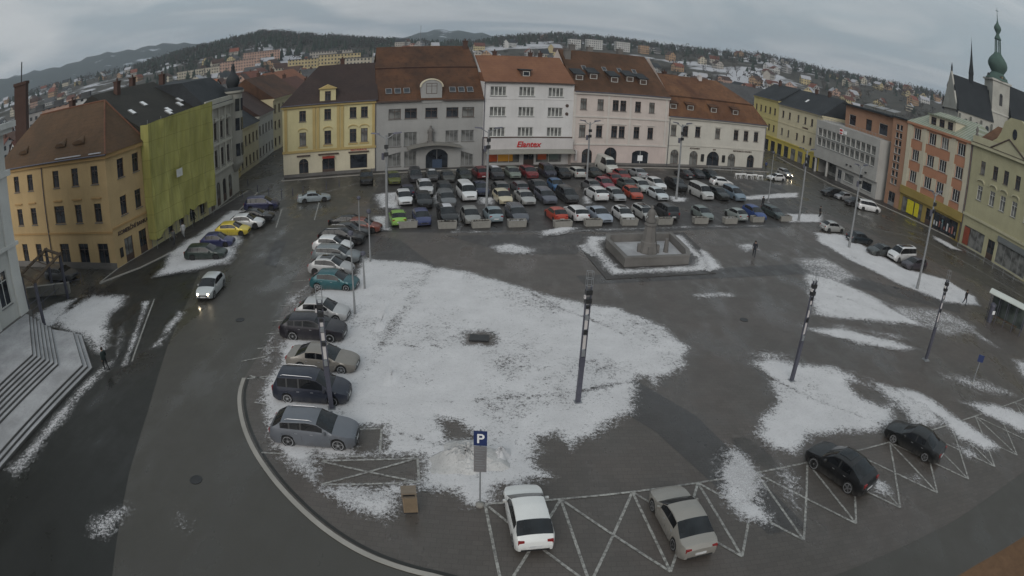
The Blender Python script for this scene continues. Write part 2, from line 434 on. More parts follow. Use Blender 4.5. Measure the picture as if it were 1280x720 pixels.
# painted bays along the near edge
B = [gp(*p) for p in [(925, 699), (1000, 678), (1070, 656), (1125, 635), (1172, 613), (1214, 597), (1247, 579), (1278, 563)]]
d = (B[-1]-B[0]); d.z = 0; d /= 7
d0 = (gp(1125, 635)-gp(838, 715)); d0 = d0/4
Bs = [gp(838, 715)+d0*k for k in range(-2, 12)]
T = Vector((-.95, 5.45, 0))
mb = MB()
def ln(a, b, wd=.13): ribbon(mb, [a, b], wd, ln.z)
ln.z = .026
for i, b in enumerate(Bs):
    ln.z = .026; ln(b, b+T)
    if i < len(Bs)-1:
        c = Bs[i+1]; ln.z = .029; ln(b, c+T); ln.z = .032; ln(b+T, c); ln.z = .035; ln(b+T, c+T)
tag(mb.build('bay_markings', M['line']), kind='structure')
mb = MB()
ln.z = .026
for a, b in [((312, 470), (350, 478)), ((306, 474), (340, 470)), ((318, 503), (345, 508)), ((327, 566), (455, 571)), ((477, 536), (475, 566)), ((450, 537), (477, 536)), ((402, 576), (522, 573)), ((522, 573), (524, 603)), ((402, 606), (524, 603)),
             ((302, 452), (332, 446)), ((322, 436), (350, 434)), ((332, 418), (356, 416)), ((340, 402), (362, 400)), ((350, 383), (372, 381)), ((358, 366), (380, 364)), ((365, 352), (388, 350))]:
    ln(gp(*a), gp(*b), .12)
ln.z = .03; ln(gp(402, 577), gp(524, 603), .13); ln.z = .034; ln(gp(402, 606), gp(522, 573), .13)
tag(mb.build('bay_markings', M['line']), kind='structure')
mb = MB()
for a, b in [((345, 285), (352, 262)), ((393, 275), (399, 253)), ((408, 240), (452, 228)), ((165, 452), (193, 374))]:
    ribbon(mb, [gp(*a), gp(*b)], .14, .012)
ribbon(mb, [gp(*p) for p in [(1085, 285), (1150, 298), (1210, 330), (1280, 372)]], .16, .012)
ribbon(mb, [gp(*p) for p in [(1120, 283), (1165, 296), (1230, 325), (1280, 350)]], .16, .016)
tag(mb.build('road_markings', M['line']), kind='structure')
# pavements as raised slabs with kerbs
def pavement(pts, name='pavement'):
    mb = MB(); mb.prism([(p[0], p[1]) for p in pts], .0, .12); o = mb.build(name, M['pave']); tag(o, kind='structure')
    mb = MB(); q = list(pts)+[pts[0]]; ribbon(mb, [Vector((p[0], p[1])) for p in q], .18, .0, .128)
    tag(mb.build('kerb', M['kerb']), kind='structure')
pavement([(-40.2, 43.5), (-37.4, 48), (-35.2, 55), (-34.4, 66), (-36.2, 78), (-38.4, 79.5), (-38.6, 67), (-39.6, 54), (-40.4, 47.4)])
pavement([(-35.2, 85.4), (-21, 90), (-5, 95.2), (9, 99.7), (27, 105.5), (50.2, 113), (49.3, 114.5), (26, 107), (9, 101.5), (-21.5, 91.7), (-35.6, 87.2)])
pavement([(62.5, 128.5), (63.4, 108), (68.5, 92), (73.0, 78), (77, 66), (80.5, 45), (84.5, 45), (82, 64), (78, 78), (73.5, 95), (70, 104.5), (66.2, 137), (62.8, 137)])

# ---------------------------------------------------------------- snow
def sdist(P, X, Y):
    """signed distance, positive inside"""
    P = np.array([(p[0], p[1]) for p in P]); n = len(P)
    dm = np.full(X.shape, 1e9); ins = np.zeros(X.shape, bool)
    for i in range(n):
        a = P[i]; b = P[(i+1) % n]; ex, ey = b-a; wx = X-a[0]; wy = Y-a[1]
        t = np.clip((wx*ex+wy*ey)/(ex*ex+ey*ey+1e-9), 0, 1)
        dm = np.minimum(dm, (wx-ex*t)**2+(wy-ey*t)**2)
        c = ((a[1] <= Y) & (b[1] > Y)) | ((b[1] <= Y) & (a[1] > Y))
        xi = a[0]+(Y-a[1])/(ey if abs(ey) > 1e-9 else 1e-9)*ex
        ins ^= c & (X < xi)
    return np.where(ins, 1, -1)*np.sqrt(dm)
_G = nr.rand(256, 256)
def vnoise(X, Y):
    xi = np.floor(X).astype(int); yi = np.floor(Y).astype(int); fx = X-xi; fy = Y-yi
    fx = fx*fx*(3-2*fx); fy = fy*fy*(3-2*fy)
    g_ = lambda i, j: _G[i % 256, j % 256]
    return (g_(xi, yi)*(1-fx)+g_(xi+1, yi)*fx)*(1-fy)+(g_(xi, yi+1)*(1-fx)+g_(xi+1, yi+1)*fx)*fy
def fbm(X, Y, o=4):
    s = 0; a = .5
    for k in range(o): s = s+a*vnoise(X*2**k+17*k, Y*2**k+31*k); a *= .5
    return s/(1-.5**o)-.5
RUTS = [[gp(*p) for p in r_] for r_ in (
    [(455, 506), (560, 503), (690, 497), (790, 478)], [(470, 430), (520, 433)], [(600, 600), (560, 560), (500, 545), (450, 548)], [(940, 460), (1010, 500), (1100, 530)], [(1000, 360), (1060, 375), (1150, 412)], [(900, 600), (960, 640)], [(240, 300), (300, 275)], [(225, 330), (290, 312)], [(620, 345), (700, 385), (780, 420)])]
def ruts(X, Y):
    m = np.zeros(X.shape)
    for r_ in RUTS:
        for a, b in zip(r_, r_[1:]):
            ex, ey = b.x-a.x, b.y-a.y; t = np.clip(((X-a.x)*ex+(Y-a.y)*ey)/(ex*ex+ey*ey), 0, 1)
            wob = .35*(vnoise(X*.3, Y*.3)-.5)
            d_ = np.hypot(X-a.x-ex*t+wob, Y-a.y-ey*t+wob); m = np.maximum(m, np.clip(1-d_/.28, 0, 1)*(.4+.9*vnoise(X*1.1, Y*1.1)))
    return m
def snow_patch(pts, holes=(), soft=.55, cell=.25, base=0.035, bias=0.15, world=False, name='snow', extra=None, thick=.06, dens=1.0):
    P = pts if world else [gp(*p) for p in pts]
    xs = [p[0] for p in P]; ys = [p[1] for p in P]
    X, Y = np.meshgrid(np.arange(min(xs)-1.2, max(xs)+1.2, cell), np.arange(min(ys)-1.2, max(ys)+1.2, cell))
    sd = sdist(P, X, Y)
    for h in holes:
        sd = np.minimum(sd, -sdist(h if world else [gp(*p) for p in h], X, Y))
    f = sd+bias+soft*1.3*fbm(X*.5, Y*.5, 5)+soft*.9*fbm(X*2, Y*2, 3)
    cov = np.clip(f/(soft*2.6)*.42, -.4, .355+.22*fbm(X*.35+7, Y*.35, 4)+.14*fbm(X*2.2, Y*2.2, 3))*dens+(1-dens)*(-.12)
    if not world: cov = cov-.13*ruts(X, Y)
    if extra is not None: cov = cov+extra(X, Y)
    Z = base+thick*np.clip(f*.8, 0, 1)*(1+.8*fbm(X*1.3, Y*1.3, 4))+.02*fbm(X*4, Y*4, 2)*np.clip(f, 0, 1)
    ny, nx = X.shape; keep = (cov > -.35)
    kc_ = keep[:-1, :-1] & keep[1:, :-1] & keep[:-1, 1:] & keep[1:, 1:]
    idx = -np.ones(X.shape, int); used = np.zeros(X.shape, bool)
    used[:-1, :-1] |= kc_; used[1:, :-1] |= kc_; used[:-1, 1:] |= kc_; used[1:, 1:] |= kc_
    idx[used] = np.arange(used.sum())
    vs = np.stack([X[used], Y[used], Z[used]], 1).tolist()
    jj, ii = np.nonzero(kc_)
    fs = np.stack([idx[jj, ii], idx[jj, ii+1], idx[jj+1, ii+1], idx[jj+1, ii]], 1).tolist()
    if not fs: return None
    me = bpy.data.meshes.new(name); me.from_pydata(vs, [], fs); me.materials.append(M['snow'])
    at = me.attributes.new('cover', 'FLOAT', 'POINT'); at.data.foreach_set('value', cov[used].astype(np.float32))
    me.polygons.foreach_set('use_smooth', [True]*len(me.polygons)); me.update()
    o = link(name, me); tag(o, kind='stuff'); return o
def ext_main(X, Y):   # worn tracks: thinner snow by the parked cars and on a diagonal path
    return -.10*np.clip(1-np.abs(X+9.0-.1*(Y-30))/.8, 0, 1)-.07*np.clip(.05-fbm(X*.16+3, Y*.16, 3), 0, .2)*5
SNOW = [
 dict(pts=[(452, 322), (520, 328), (585, 339), (640, 354), (700, 371), (770, 384), (830, 405), (869, 434), (860, 462), (826, 474), (818, 492), (806, 474), (800, 492), (798, 518), (770, 532), (733, 552), (712, 566), (696, 546), (676, 550), (672, 580), (692, 598), (660, 606), (624, 612), (618, 632), (590, 640), (560, 620), (520, 612), (505, 622), (500, 650), (470, 655), (430, 640), (390, 610), (350, 575), (338, 560), (322, 500), (335, 470), (348, 455), (348, 430), (364, 402), (370, 385), (395, 362), (440, 352), (446, 335)],
      holes=[[(398, 575), (522, 572), (525, 604), (400, 607)], [(447, 537), (477, 535), (475, 562), (450, 564)], [(552, 528), (572, 530), (588, 546), (562, 548)], [(585, 418), (613, 418), (614, 431), (584, 431)]], cell=.2, soft=.5, bias=.3, extra=ext_main),
 dict(pts=[(925, 450), (960, 445), (1000, 452), (1040, 457), (1070, 470), (1095, 485), (1120, 505), (1125, 530), (1100, 545), (1060, 546), (1020, 550), (1000, 577), (960, 568), (935, 542), (945, 520), (965, 500), (958, 475)],
      holes=[[(1068, 482), (1092, 486), (1118, 505), (1100, 504), (1075, 494)]], cell=.2, soft=.6),
 dict(pts=[(890, 590), (912, 555), (945, 575), (958, 600), (955, 625), (988, 668), (960, 665), (920, 652), (893, 620)], cell=.2),
 dict(pts=[(1108, 480), (1150, 488), (1190, 515), (1230, 540), (1257, 562), (1235, 568), (1195, 552), (1170, 525), (1130, 512)], cell=.2),
 dict(pts=[(1192, 500), (1240, 503), (1290, 518), (1290, 548), (1245, 530)], cell=.2),
 dict(pts=[(1083, 592), (1108, 600), (1122, 626), (1100, 624), (1088, 612)], cell=.2, dens=1, bias=.1),
 dict(pts=[(955, 560), (985, 575), (1005, 600), (1012, 640), (990, 655), (970, 620)], cell=.2, dens=.72),
 dict(pts=[(1180, 548), (1215, 560), (1235, 580), (1205, 578)], cell=.2, dens=.8),
 dict(pts=[(1045, 456), (1110, 478), (1165, 502), (1190, 535), (1135, 545), (1118, 515), (1085, 482)], cell=.2, dens=.82, soft=.7),
 dict(pts=[(875, 560), (905, 548), (945, 570), (975, 600), (965, 640), (925, 655), (885, 615)], cell=.2, dens=.66, soft=.9),
 dict(pts=[(716, 306), (738, 303), (756, 334), (738, 327)], dens=.9, soft=.5), dict(pts=[(868, 304), (890, 318), (908, 337), (884, 344), (872, 328)], dens=.95, soft=.5),
 dict(pts=[(920, 438), (955, 432), (1000, 446), (985, 460), (940, 458)], cell=.25, dens=.74, soft=.9),
 dict(pts=[(985, 322), (1030, 318), (1085, 350), (1060, 362), (1000, 345)], dens=.70, soft=1.0),
 dict(pts=[(1085, 372), (1180, 385), (1235, 415), (1190, 430), (1120, 400)], dens=.64, soft=1.0),
 dict(pts=[(1010, 398), (1110, 412), (1165, 428), (1120, 430), (1040, 412)], dens=.66, soft=.8),
 dict(pts=[(1150, 455), (1230, 470), (1290, 500), (1250, 505), (1170, 480)], dens=.62, soft=.9, cell=.2),
 dict(pts=[(0, 590), (40, 548), (90, 490), (118, 462), (140, 446), (148, 410), (160, 400), (150, 452), (118, 486), (60, 560), (20, 610)], dens=.80, soft=.6, cell=.2),
 dict(pts=[(40, 395), (70, 378), (100, 372), (70, 410), (48, 412)], dens=.95, soft=.5, cell=.2),
 dict(pts=[(200, 600), (260, 640), (250, 700), (200, 660)], dens=.55, soft=1.0),
 dict(pts=[(1085, 600), (1108, 606), (1118, 622), (1098, 618)], cell=.2, dens=.8),
 dict(pts=[(1128, 594), (1150, 592), (1160, 606), (1140, 608)], cell=.2, dens=.8),
 dict(pts=[(1000, 338), (1040, 348), (1090, 369), (1125, 390), (1168, 412), (1110, 408), (1045, 402), (1012, 396), (1005, 370)], soft=.7),
 dict(pts=[(1000, 408), (1050, 409), (1110, 424), (1160, 438), (1130, 443), (1060, 430), (1015, 418)], soft=.6),
 dict(pts=[(1200, 395), (1230, 420), (1262, 440), (1245, 440), (1205, 415)], soft=.8, dens=.72),
 dict(pts=[(1258, 445), (1290, 452), (1290, 480), (1270, 470)], soft=.7, dens=.85),
 dict(pts=[(1013, 290), (1055, 293), (1085, 310), (1130, 335), (1180, 348), (1222, 372), (1229, 385), (1180, 380), (1120, 356), (1060, 326), (1020, 303)], soft=.6),
 dict(pts=[(603, 308), (640, 302), (677, 311), (672, 322), (620, 319)], soft=.6, dens=.8),
 dict(pts=[(672, 290), (700, 283), (728, 286), (705, 294), (675, 298)], soft=.5, thick=.2),
 dict(pts=[(915, 305), (945, 303), (955, 315), (930, 319)], soft=.6, dens=.8),
 dict(pts=[(855, 367), (920, 364), (925, 374), (870, 376)], soft=.5, dens=.75),
 dict(pts=[(190, 350), (212, 315), (250, 290), (288, 264), (325, 262), (350, 266), (335, 280), (312, 290), (302, 312), (290, 332), (240, 342)], soft=.7, base=.13, thick=.08),
 dict(pts=[(58, 404), (92, 380), (118, 364), (166, 369), (160, 385), (142, 396), (140, 425), (136, 448), (118, 450), (96, 425), (75, 415)], soft=.8, cell=.25),
 dict(pts=[(176, 378), (193, 374), (178, 410), (160, 458), (150, 460), (165, 420)], soft=.35, cell=.2, dens=.85),
 dict(pts=[(222, 386), (236, 390), (205, 432), (180, 445)], soft=.4, cell=.2, dens=.74),
 dict(pts=[(100, 650), (165, 618), (175, 640), (150, 680), (105, 685)], soft=.5, cell=.2, dens=.60),
 dict(pts=[(465, 243), (505, 238), (512, 252), (500, 262), (470, 262)], soft=.6, dens=.9),
 dict(pts=[(462, 270), (492, 270), (492, 290), (462, 290)], soft=.5, dens=.85),
 dict(pts=[(595, 246), (625, 247), (622, 258), (596, 256)], soft=.6, dens=.9),
 dict(pts=[(560, 288), (700, 289), (742, 286), (960, 281), (960, 285), (742, 291), (700, 294), (560, 293)], soft=.8, dens=.9, bias=.1),
 dict(pts=[(540, 240), (552, 240), (552, 256), (540, 256)], soft=.4, dens=.85),
 dict(pts=[(568, 268), (578, 268), (578, 290), (568, 290)], soft=.4, dens=.85),
 dict(pts=[(725, 243), (738, 243), (742, 256), (728, 256)], soft=.5, dens=.9),
 dict(pts=[(835, 245), (865, 248), (858, 254), (838, 254)], soft=.5, dens=.95),
 dict(pts=[(925, 245), (1000, 240), (1000, 248), (930, 252)], soft=.5, dens=.9),
 dict(pts=[(978, 266), (1030, 268), (1030, 280), (985, 280)], soft=.6, dens=.95),
 dict(pts=[(1160, 292), (1178, 300), (1205, 316), (1188, 313), (1168, 302)], soft=.6, dens=.9, base=.13),
 dict(pts=[(330, 415), (352, 410), (352, 455), (318, 472), (316, 448)], soft=.7, dens=.72),
 dict(pts=[(352, 375), (385, 352), (392, 335), (400, 345), (375, 388), (356, 400)], soft=.6, dens=.75),
 dict(pts=[(345, 566), (395, 572), (400, 612), (505, 614), (506, 645), (475, 658), (440, 645), (400, 618), (368, 592)], soft=.6, cell=.2, dens=.95, bias=.2),
]
for k_, s in enumerate(SNOW): snow_patch(**{**s, 'base': s.get('base', .035)+.0006*k_})
# ploughed heap by the parking sign
def heap(center, rx, ry, h, rz, mat, label, seed=1):
    rr = np.random.RandomState(seed); n = 40; vs = []; fs = []
    for k in range(13):
        t = k/12
        for i in range(n):
            a = 2*PI*i/n; q = t*(1+.15*math.sin(3*a+seed)+.1*math.sin(7*a))
            x, y = rx*q*math.cos(a), ry*q*math.sin(a)
            z = h*(1-t**1.6)*(.7+1.3*float(vnoise(np.array([x*1.2+9]), np.array([y*1.2+seed]))[0])-.2)+.5*(rr.rand()-.5)*(1-t)*h
            if k == 12: z = -.05
            vs.append((x*math.cos(rz)-y*math.sin(rz), x*math.sin(rz)+y*math.cos(rz), z))
    for k in range(12):
        for i in range(n): fs.append((k*n+i, k*n+(i+1) % n, (k+1)*n+(i+1) % n, (k+1)*n+i))
    mb = MB(); mb.add(vs, fs); o = mb.build('snow_heap', mat, smooth=25); o.location = (center[0], center[1], .04); tag(o, label, kind='stuff')
heap(gp(585, 575), 2.0, 1.5, .6, .2, M['snow_dirty'], 'dirty heaped snow', 3)
heap(gp(626, 572), .5, .85, .35, -.3, M['snow_clean'], 'clean snow', 5)
heap(gp(490, 470), .7, 2.6, .10, .1, M['snow_clean'], 'snow ridge', 8)
heap(gp(478, 400), .5, 4.5, .10, .08, M['snow_clean'], 'snow ridge', 9)

# ---------------------------------------------------------------- cars
KIND = {
 # L length, W half width, top profile (x from nose, z), ws = windscreen (base, top), rw = rear window (top, bottom), belt heights, wheel x, wheel radius
 'hatch': dict(L=4.05, W=.86, top=[(0, .60), (.12, .70), (.6, .84), (1.0, .93), (1.75, 1.40), (2.3, 1.47), (3.25, 1.43), (3.80, 1.05), (3.98, .90), (4.05, .78)], ws=(1.0, 1.75), rw=(3.25, 3.80), belt=(.84, .97), wx=(.78, 3.32), wr=.31),
 'estate': dict(L=4.65, W=.89, top=[(0, .60), (.12, .70), (.7, .84), (1.2, .93), (1.95, 1.38), (2.6, 1.47), (4.1, 1.43), (4.45, 1.02), (4.6, .92), (4.65, .78)], ws=(1.2, 1.95), rw=(4.1, 4.45), belt=(.85, .98), wx=(.88, 3.62), wr=.32),
 'sedan': dict(L=4.65, W=.89, top=[(0, .58), (.12, .68), (.7, .83), (1.25, .92), (2.0, 1.36), (2.6, 1.43), (3.2, 1.38), (3.95, 1.02), (4.5, .98), (4.65, .80)], ws=(1.25, 2.0), rw=(3.2, 3.95), belt=(.84, .96), wx=(.88, 3.6), wr=.32),
 'suv': dict(L=4.7, W=.93, top=[(0, .72), (.12, .84), (.7, 1.0), (1.15, 1.08), (1.95, 1.56), (2.5, 1.64), (3.9, 1.56), (4.45, 1.2), (4.64, 1.05), (4.7, .85)], ws=(1.15, 1.95), rw=(3.9, 4.45), belt=(1.0, 1.17), wx=(.90, 3.65), wr=.37),
 'coupe_suv': dict(L=4.6, W=.93, top=[(0, .68), (.12, .8), (.7, .96), (1.2, 1.04), (1.95, 1.50), (2.5, 1.58), (3.3, 1.53), (4.15, 1.18), (4.5, 1.06), (4.6, .85)], ws=(1.2, 1.95), rw=(3.3, 4.15), belt=(.94, 1.10), wx=(.90, 3.6), wr=.37),
 'mpv': dict(L=4.6, W=.92, top=[(0, .66), (.12, .78), (.55, .95), (.9, 1.05), (1.75, 1.62), (2.3, 1.74), (4.15, 1.70), (4.45, 1.15), (4.56, 1.0), (4.6, .8)], ws=(.9, 1.75), rw=(4.15, 4.45), belt=(.92, 1.06), wx=(.86, 3.65), wr=.33),
 'van': dict(L=4.95, W=.97, top=[(0, .74), (.1, .9), (.5, 1.08), (.85, 1.18), (1.5, 1.82), (2.0, 1.94), (4.7, 1.92), (4.88, 1.2), (4.93, 1.0), (4.95, .8)], ws=(.85, 1.5), rw=(4.7, 4.88), belt=(1.05, 1.12), wx=(.92, 3.95), wr=.34),
 'bigvan': dict(L=5.6, W=1.02, top=[(0, .8), (.1, 1.0), (.5, 1.2), (.85, 1.32), (1.5, 2.15), (2.0, 2.5), (5.35, 2.5), (5.52, 1.3), (5.58, 1.0), (5.6, .8)], ws=(.85, 1.5), rw=(5.35, 5.52), belt=(1.2, 1.25), wx=(1.0, 4.5), wr=.36),
}
def itp(t, x): return float(np.interp(x, [p[0] for p in t], [p[1] for p in t]))
def car_meshes(kind):
    K = KIND[kind]; L, W = K['L'], K['W']; top = K['top']
    wsb, wst = K['ws']; rwt, rwb = K['rw']; ground = .20 if 'suv' in kind else .17
    mid = (wst+rwt)/2-.1
    bp = [mid] + ([rwt-.55*(rwt-mid)+.15] if kind in ('estate', 'suv', 'mpv', 'van', 'bigvan') else [])
    xs = {0, .05, .15, .35, L, L-.05, L-.15, L-.35, wsb, wst, rwt, rwb, wst-.3, wsb+.2, rwt+.03}
    for b in bp: xs |= {b-.045, b+.045}
    for wx in K['wx']:
        ra = K['wr']+.055
        for k in range(9): xs.add(round(wx-ra+2*ra*k/8, 3))
    x = 0
    while x < L: xs.add(round(x, 3)); x += .28
    xs = sorted(xs); q = [xs[0]]
    for v in xs[1:]:
        if v-q[-1] > .024: q.append(v)
    q[-1] = L; xs = q
    def zb(x):
        for wx in K['wx']:
            ra = K['wr']+.055
            if abs(x-wx) < ra-.001: return max(ground, K['wr']+math.sqrt(ra*ra-(x-wx)**2))
        return ground+.12*max(0, 1-x/.3)+.14*max(0, 1-(L-x)/.3)
    rings = []
    for x in xs:
        e0 = min(1, x/.65); e1 = min(1, (L-x)/.55)
        wd = W*(1-.24*(1-e0)**2-.17*(1-e1)**2)
        tp = itp(top, x); bl = min(tp-.03, K['belt'][0]+(K['belt'][1]-K['belt'][0])*x/L)
        z0 = zb(x); cab = max(0, tp-bl-.08)
        wg = wd-.06-cab*.24
        s1 = max(.42 if 'suv' not in kind else .5, z0+.02); s1 = min(s1, bl-.1); s2 = max(bl-.17, s1+.05)
        s0 = z0
        half = [(wd-.16, s0), (wd-.015, s0), (wd, s1), (wd+.008, min(s2, bl-.04)), (wd-.035, bl)]
        zt = tp-.06 if cab > .1 else tp-.03
        A = Vector((wd-.035, bl)); Bp = Vector((wg, zt))
        half += [tuple(A.lerp(Bp, .10)), tuple(A.lerp(Bp, .90)), (wg, zt), (wg*.86, tp-.016), (wg*.45, tp+.018), (0, tp+.030)]
        ring = [(L/2-x, y, z) for y, z in half]+[(L/2-x, -y, z) for y, z in half[-2::-1]]
        rings.append(ring)
    n = len(rings[0]); nh = 11
    body = MB(); ws = MB(); rw = MB(); sg = {1: [], -1: []}
    vs = [p for r in rings for p in r]
    fb = []; fw = []; fr = []; fp = []; fs = {1: [], -1: []}
    for k in range(len(xs)-1):
        xm = (xs[k]+xs[k+1])/2
        inb = any(abs(xm-b) < .046 for b in bp)
        for j in range(n-1):
            jj = j if j < nh-1 else n-2-j
            f = (k*n+j, k*n+j+1, (k+1)*n+j+1, (k+1)*n+j)
            if jj >= 7 and wsb+.02 < xm < wst: fw.append(f)
            elif jj >= 7 and rwt < xm < rwb-.0 and kind != 'bigvan': fr.append(f)
            elif jj == 5 and not inb and wst-.42 < xm < rwt+.06 and not (kind == 'bigvan' and xm > mid) : fs[1 if j < nh-1 else -1].append(f)
            elif jj == 5 and inb and kind != 'bigvan' and wst-.42 < xm < rwt+.06: fp.append(f)
            else: fb.append(f)
        if 1:  # underside
            fb.append((k*n, (k+1)*n, (k+1)*n+n-1, k*n+n-1))
    fb.append(tuple(range(n-1, -1, -1))); fb.append(tuple(range((len(xs)-1)*n, len(xs)*n)))
    def sub(fl, off=0.0):
        used = sorted({i for f in fl for i in f}); mp = {a: b for b, a in enumerate(used)}
        m = MB(); m.add([vs[i] for i in used], [tuple(mp[i] for i in f) for f in fl]); return m
    out = {}
    bm_ = sub(fb)
    if fp:
        pl = sub(fp); bm_.add(pl.v, pl.f, 1)
    for b in [wsb+.12]+bp+[rwt+.0]:
        for s in (1, -1):
            if kind not in ('bigvan',) : bm_.box(L/2-b-.007, L/2-b+.007, s*(W+.0025)-.004, s*(W+.0025)+.004, .46, K['belt'][0]-.12, 1)
    out['body'] = bm_.mesh('car_body', [paint((.3, .3, .3)), M['black']], smooth=32, fix=True)
    out['windscreen'] = sub(fw).mesh('windscreen', [M['car_glass']], smooth=60)
    if fr: out['rear_window'] = sub(fr).mesh('rear_window', [M['car_glass']], smooth=60)
    for s in (1, -1): out['side_window%d' % s] = sub(fs[s]).mesh('side_window', [M['side_glass']], smooth=60)
    # wheels
    r = K['wr']
    mb = MB(); mb.lathe([(r-.07, -.10), (r-.01, -.10), (r, -.07), (r, .07), (r-.01, .10), (r-.07, .10)], n=20, mi=0, axis='y')
    mb.lathe([(r-.075, -.092), (r-.075, .092)], n=20, mi=1, axis='y')
    out['wheel'] = mb.mesh('wheel', [M['tyre'], M['rim']], smooth=40)
    mb = MB(); mb.lathe([(r-.07, -.10), (r-.01, -.10), (r, -.07), (r, .07), (r-.01, .10), (r-.07, .10)], n=28, mi=0, axis='y'); out['tyre'] = mb.mesh('tyre', [M['tyre']], smooth=40)
    mb = MB(); mb.lathe([(r-.075, -.075), (r-.075, .075)], n=24, mi=1, axis='y')
    for k in range(5):
        a = 2*PI*k/5; mb.T = Matrix.Rotation(a, 4, 'Y'); mb.box(-.05, .05, -.1, .1, .03, r-.08, 0); mb.T = None
    mb.lathe([(.07, -.104), (.055, .104)], n=12, axis='y')
    
    for sy in (-1, 1):
        nn_ = 28; vv = []
        for i in range(nn_):
            t = 2*PI*i/nn_
            for rr in (r-.115, r-.068): vv.append((rr*math.cos(t), sy*.102, rr*math.sin(t)))
        mb.add(vv, [(2*i, 2*i+1, (2*i+3) % (2*nn_), (2*i+2) % (2*nn_)) for i in range(nn_)], 0)
    out['rim'] = mb.mesh('rim', [M['rim'], M['black']], smooth=30)
    # lights placed on the rounded corners
    hz = itp(top, .12)-.12
    mb = MB(); mb.add([(-.10, -.20, -.06), (.10, -.17, -.07), (-.04, .16, -.06), (-.30, .20, -.03), (-.12, -.20, .06), (.02, -.17, .05), (-.12, .15, .06), (-.34, .19, .07)],
                      [(0, 1, 5, 4), (1, 2, 6, 5), (2, 3, 7, 6), (0, 4, 7, 3), (4, 5, 6, 7), (0, 3, 2, 1)])
    out['headlight1'] = mb.mesh('headlight', [M['lamp']])
    mb2 = MB(); mb2.add([(x, -y, z) for x, y, z in mb.v], [f[::-1] for f in mb.f]); out['headlight-1'] = mb2.mesh('headlight', [M['lamp']])
    tall = kind in ('estate', 'mpv', 'van', 'bigvan', 'suv')
    mb = MB(); hh = .10 if not tall else .11 if kind == 'suv' else .17
    mb.box(-.06, .16, -.10 if tall else -.18, .075, -hh, hh*.9); out['tail1'] = mb.mesh('tail_light', [M['tail']])
    mb = MB(); mb.box(-.06, .16, -.075, .10 if tall else .18, -hh, hh*.9); out['tail-1'] = mb.mesh('tail_light', [M['tail']])
    mb = MB(); mb.box(-.07, .05, -.09, .09, -.055, .06); mb.box(-.02, .02, -.12, -.09, -.04, 0); out['mirror'] = mb.mesh('mirror', [paint((.3, .3, .3))])
    mb = MB(); mb.box(-.03, .025, -.26, .26, -.055, .055); out['plate'] = mb.mesh('number_plate', [M['plate']])
    mb = MB(); mb.box(-.10, .02, -W*.50, W*.50, -.07, .06); out['grille'] = mb.mesh('grille', [M['black']])
    mb = MB(); mb.box(-.10, .012, -W*.70, W*.70, -.06, .05); out['bumper'] = mb.mesh('bumper_trim', [M['black']])
    xr0, xr1 = L/2-wst-.25, L/2-rwt+.2
    for s in (1, -1):
        mb = MB()
        y = s*(W-.07-.14-.07)
        zr = itp(top, wst+.3)
        mb.tube((xr0, y, zr-.02), (xr0-.15, y, zr+.045), .018, n=6); mb.tube((xr0-.15, y, zr+.045), (xr1+.15, y, itp(top, rwt-.3)+.06), .018, n=6); mb.tube((xr1+.15, y, itp(top, rwt-.3)+.06), (xr1, y, itp(top, rwt-.3)), .018, n=6)
        out['roof_rail%d' % s] = mb.mesh('roof_rail', [M['rim']])
    mb = MB()
    x0 = L/2-wst-.12; x1 = L/2-rwt+.35
    nn = 8
    pv = []
    for k in range(nn+1):
        xx = x0+(x1-x0)*k/nn; zt = itp(top, L/2-xx)
        for y in (-.46, -.23, 0, .23, .46): pv.append((xx, y, zt+.040-.02*abs(y/.46)**2))
    mb.add(pv, [(k*5+i, k*5+i+1, (k+1)*5+i+1, (k+1)*5+i) for k in range(nn) for i in range(4)])
    out['sunroof'] = mb.mesh('sunroof', [M['car_glass']], smooth=60)
    out['snow'] = mb.mesh('roof_snow', [M['snow_cap']], smooth=60)
    mb = MB(); mb.box(-.08, .08, -.012, .012, -.014, .014); out['handle'] = mb.mesh('door_handle', [M['rim']])
    return out
CM = {}; _cm = {}
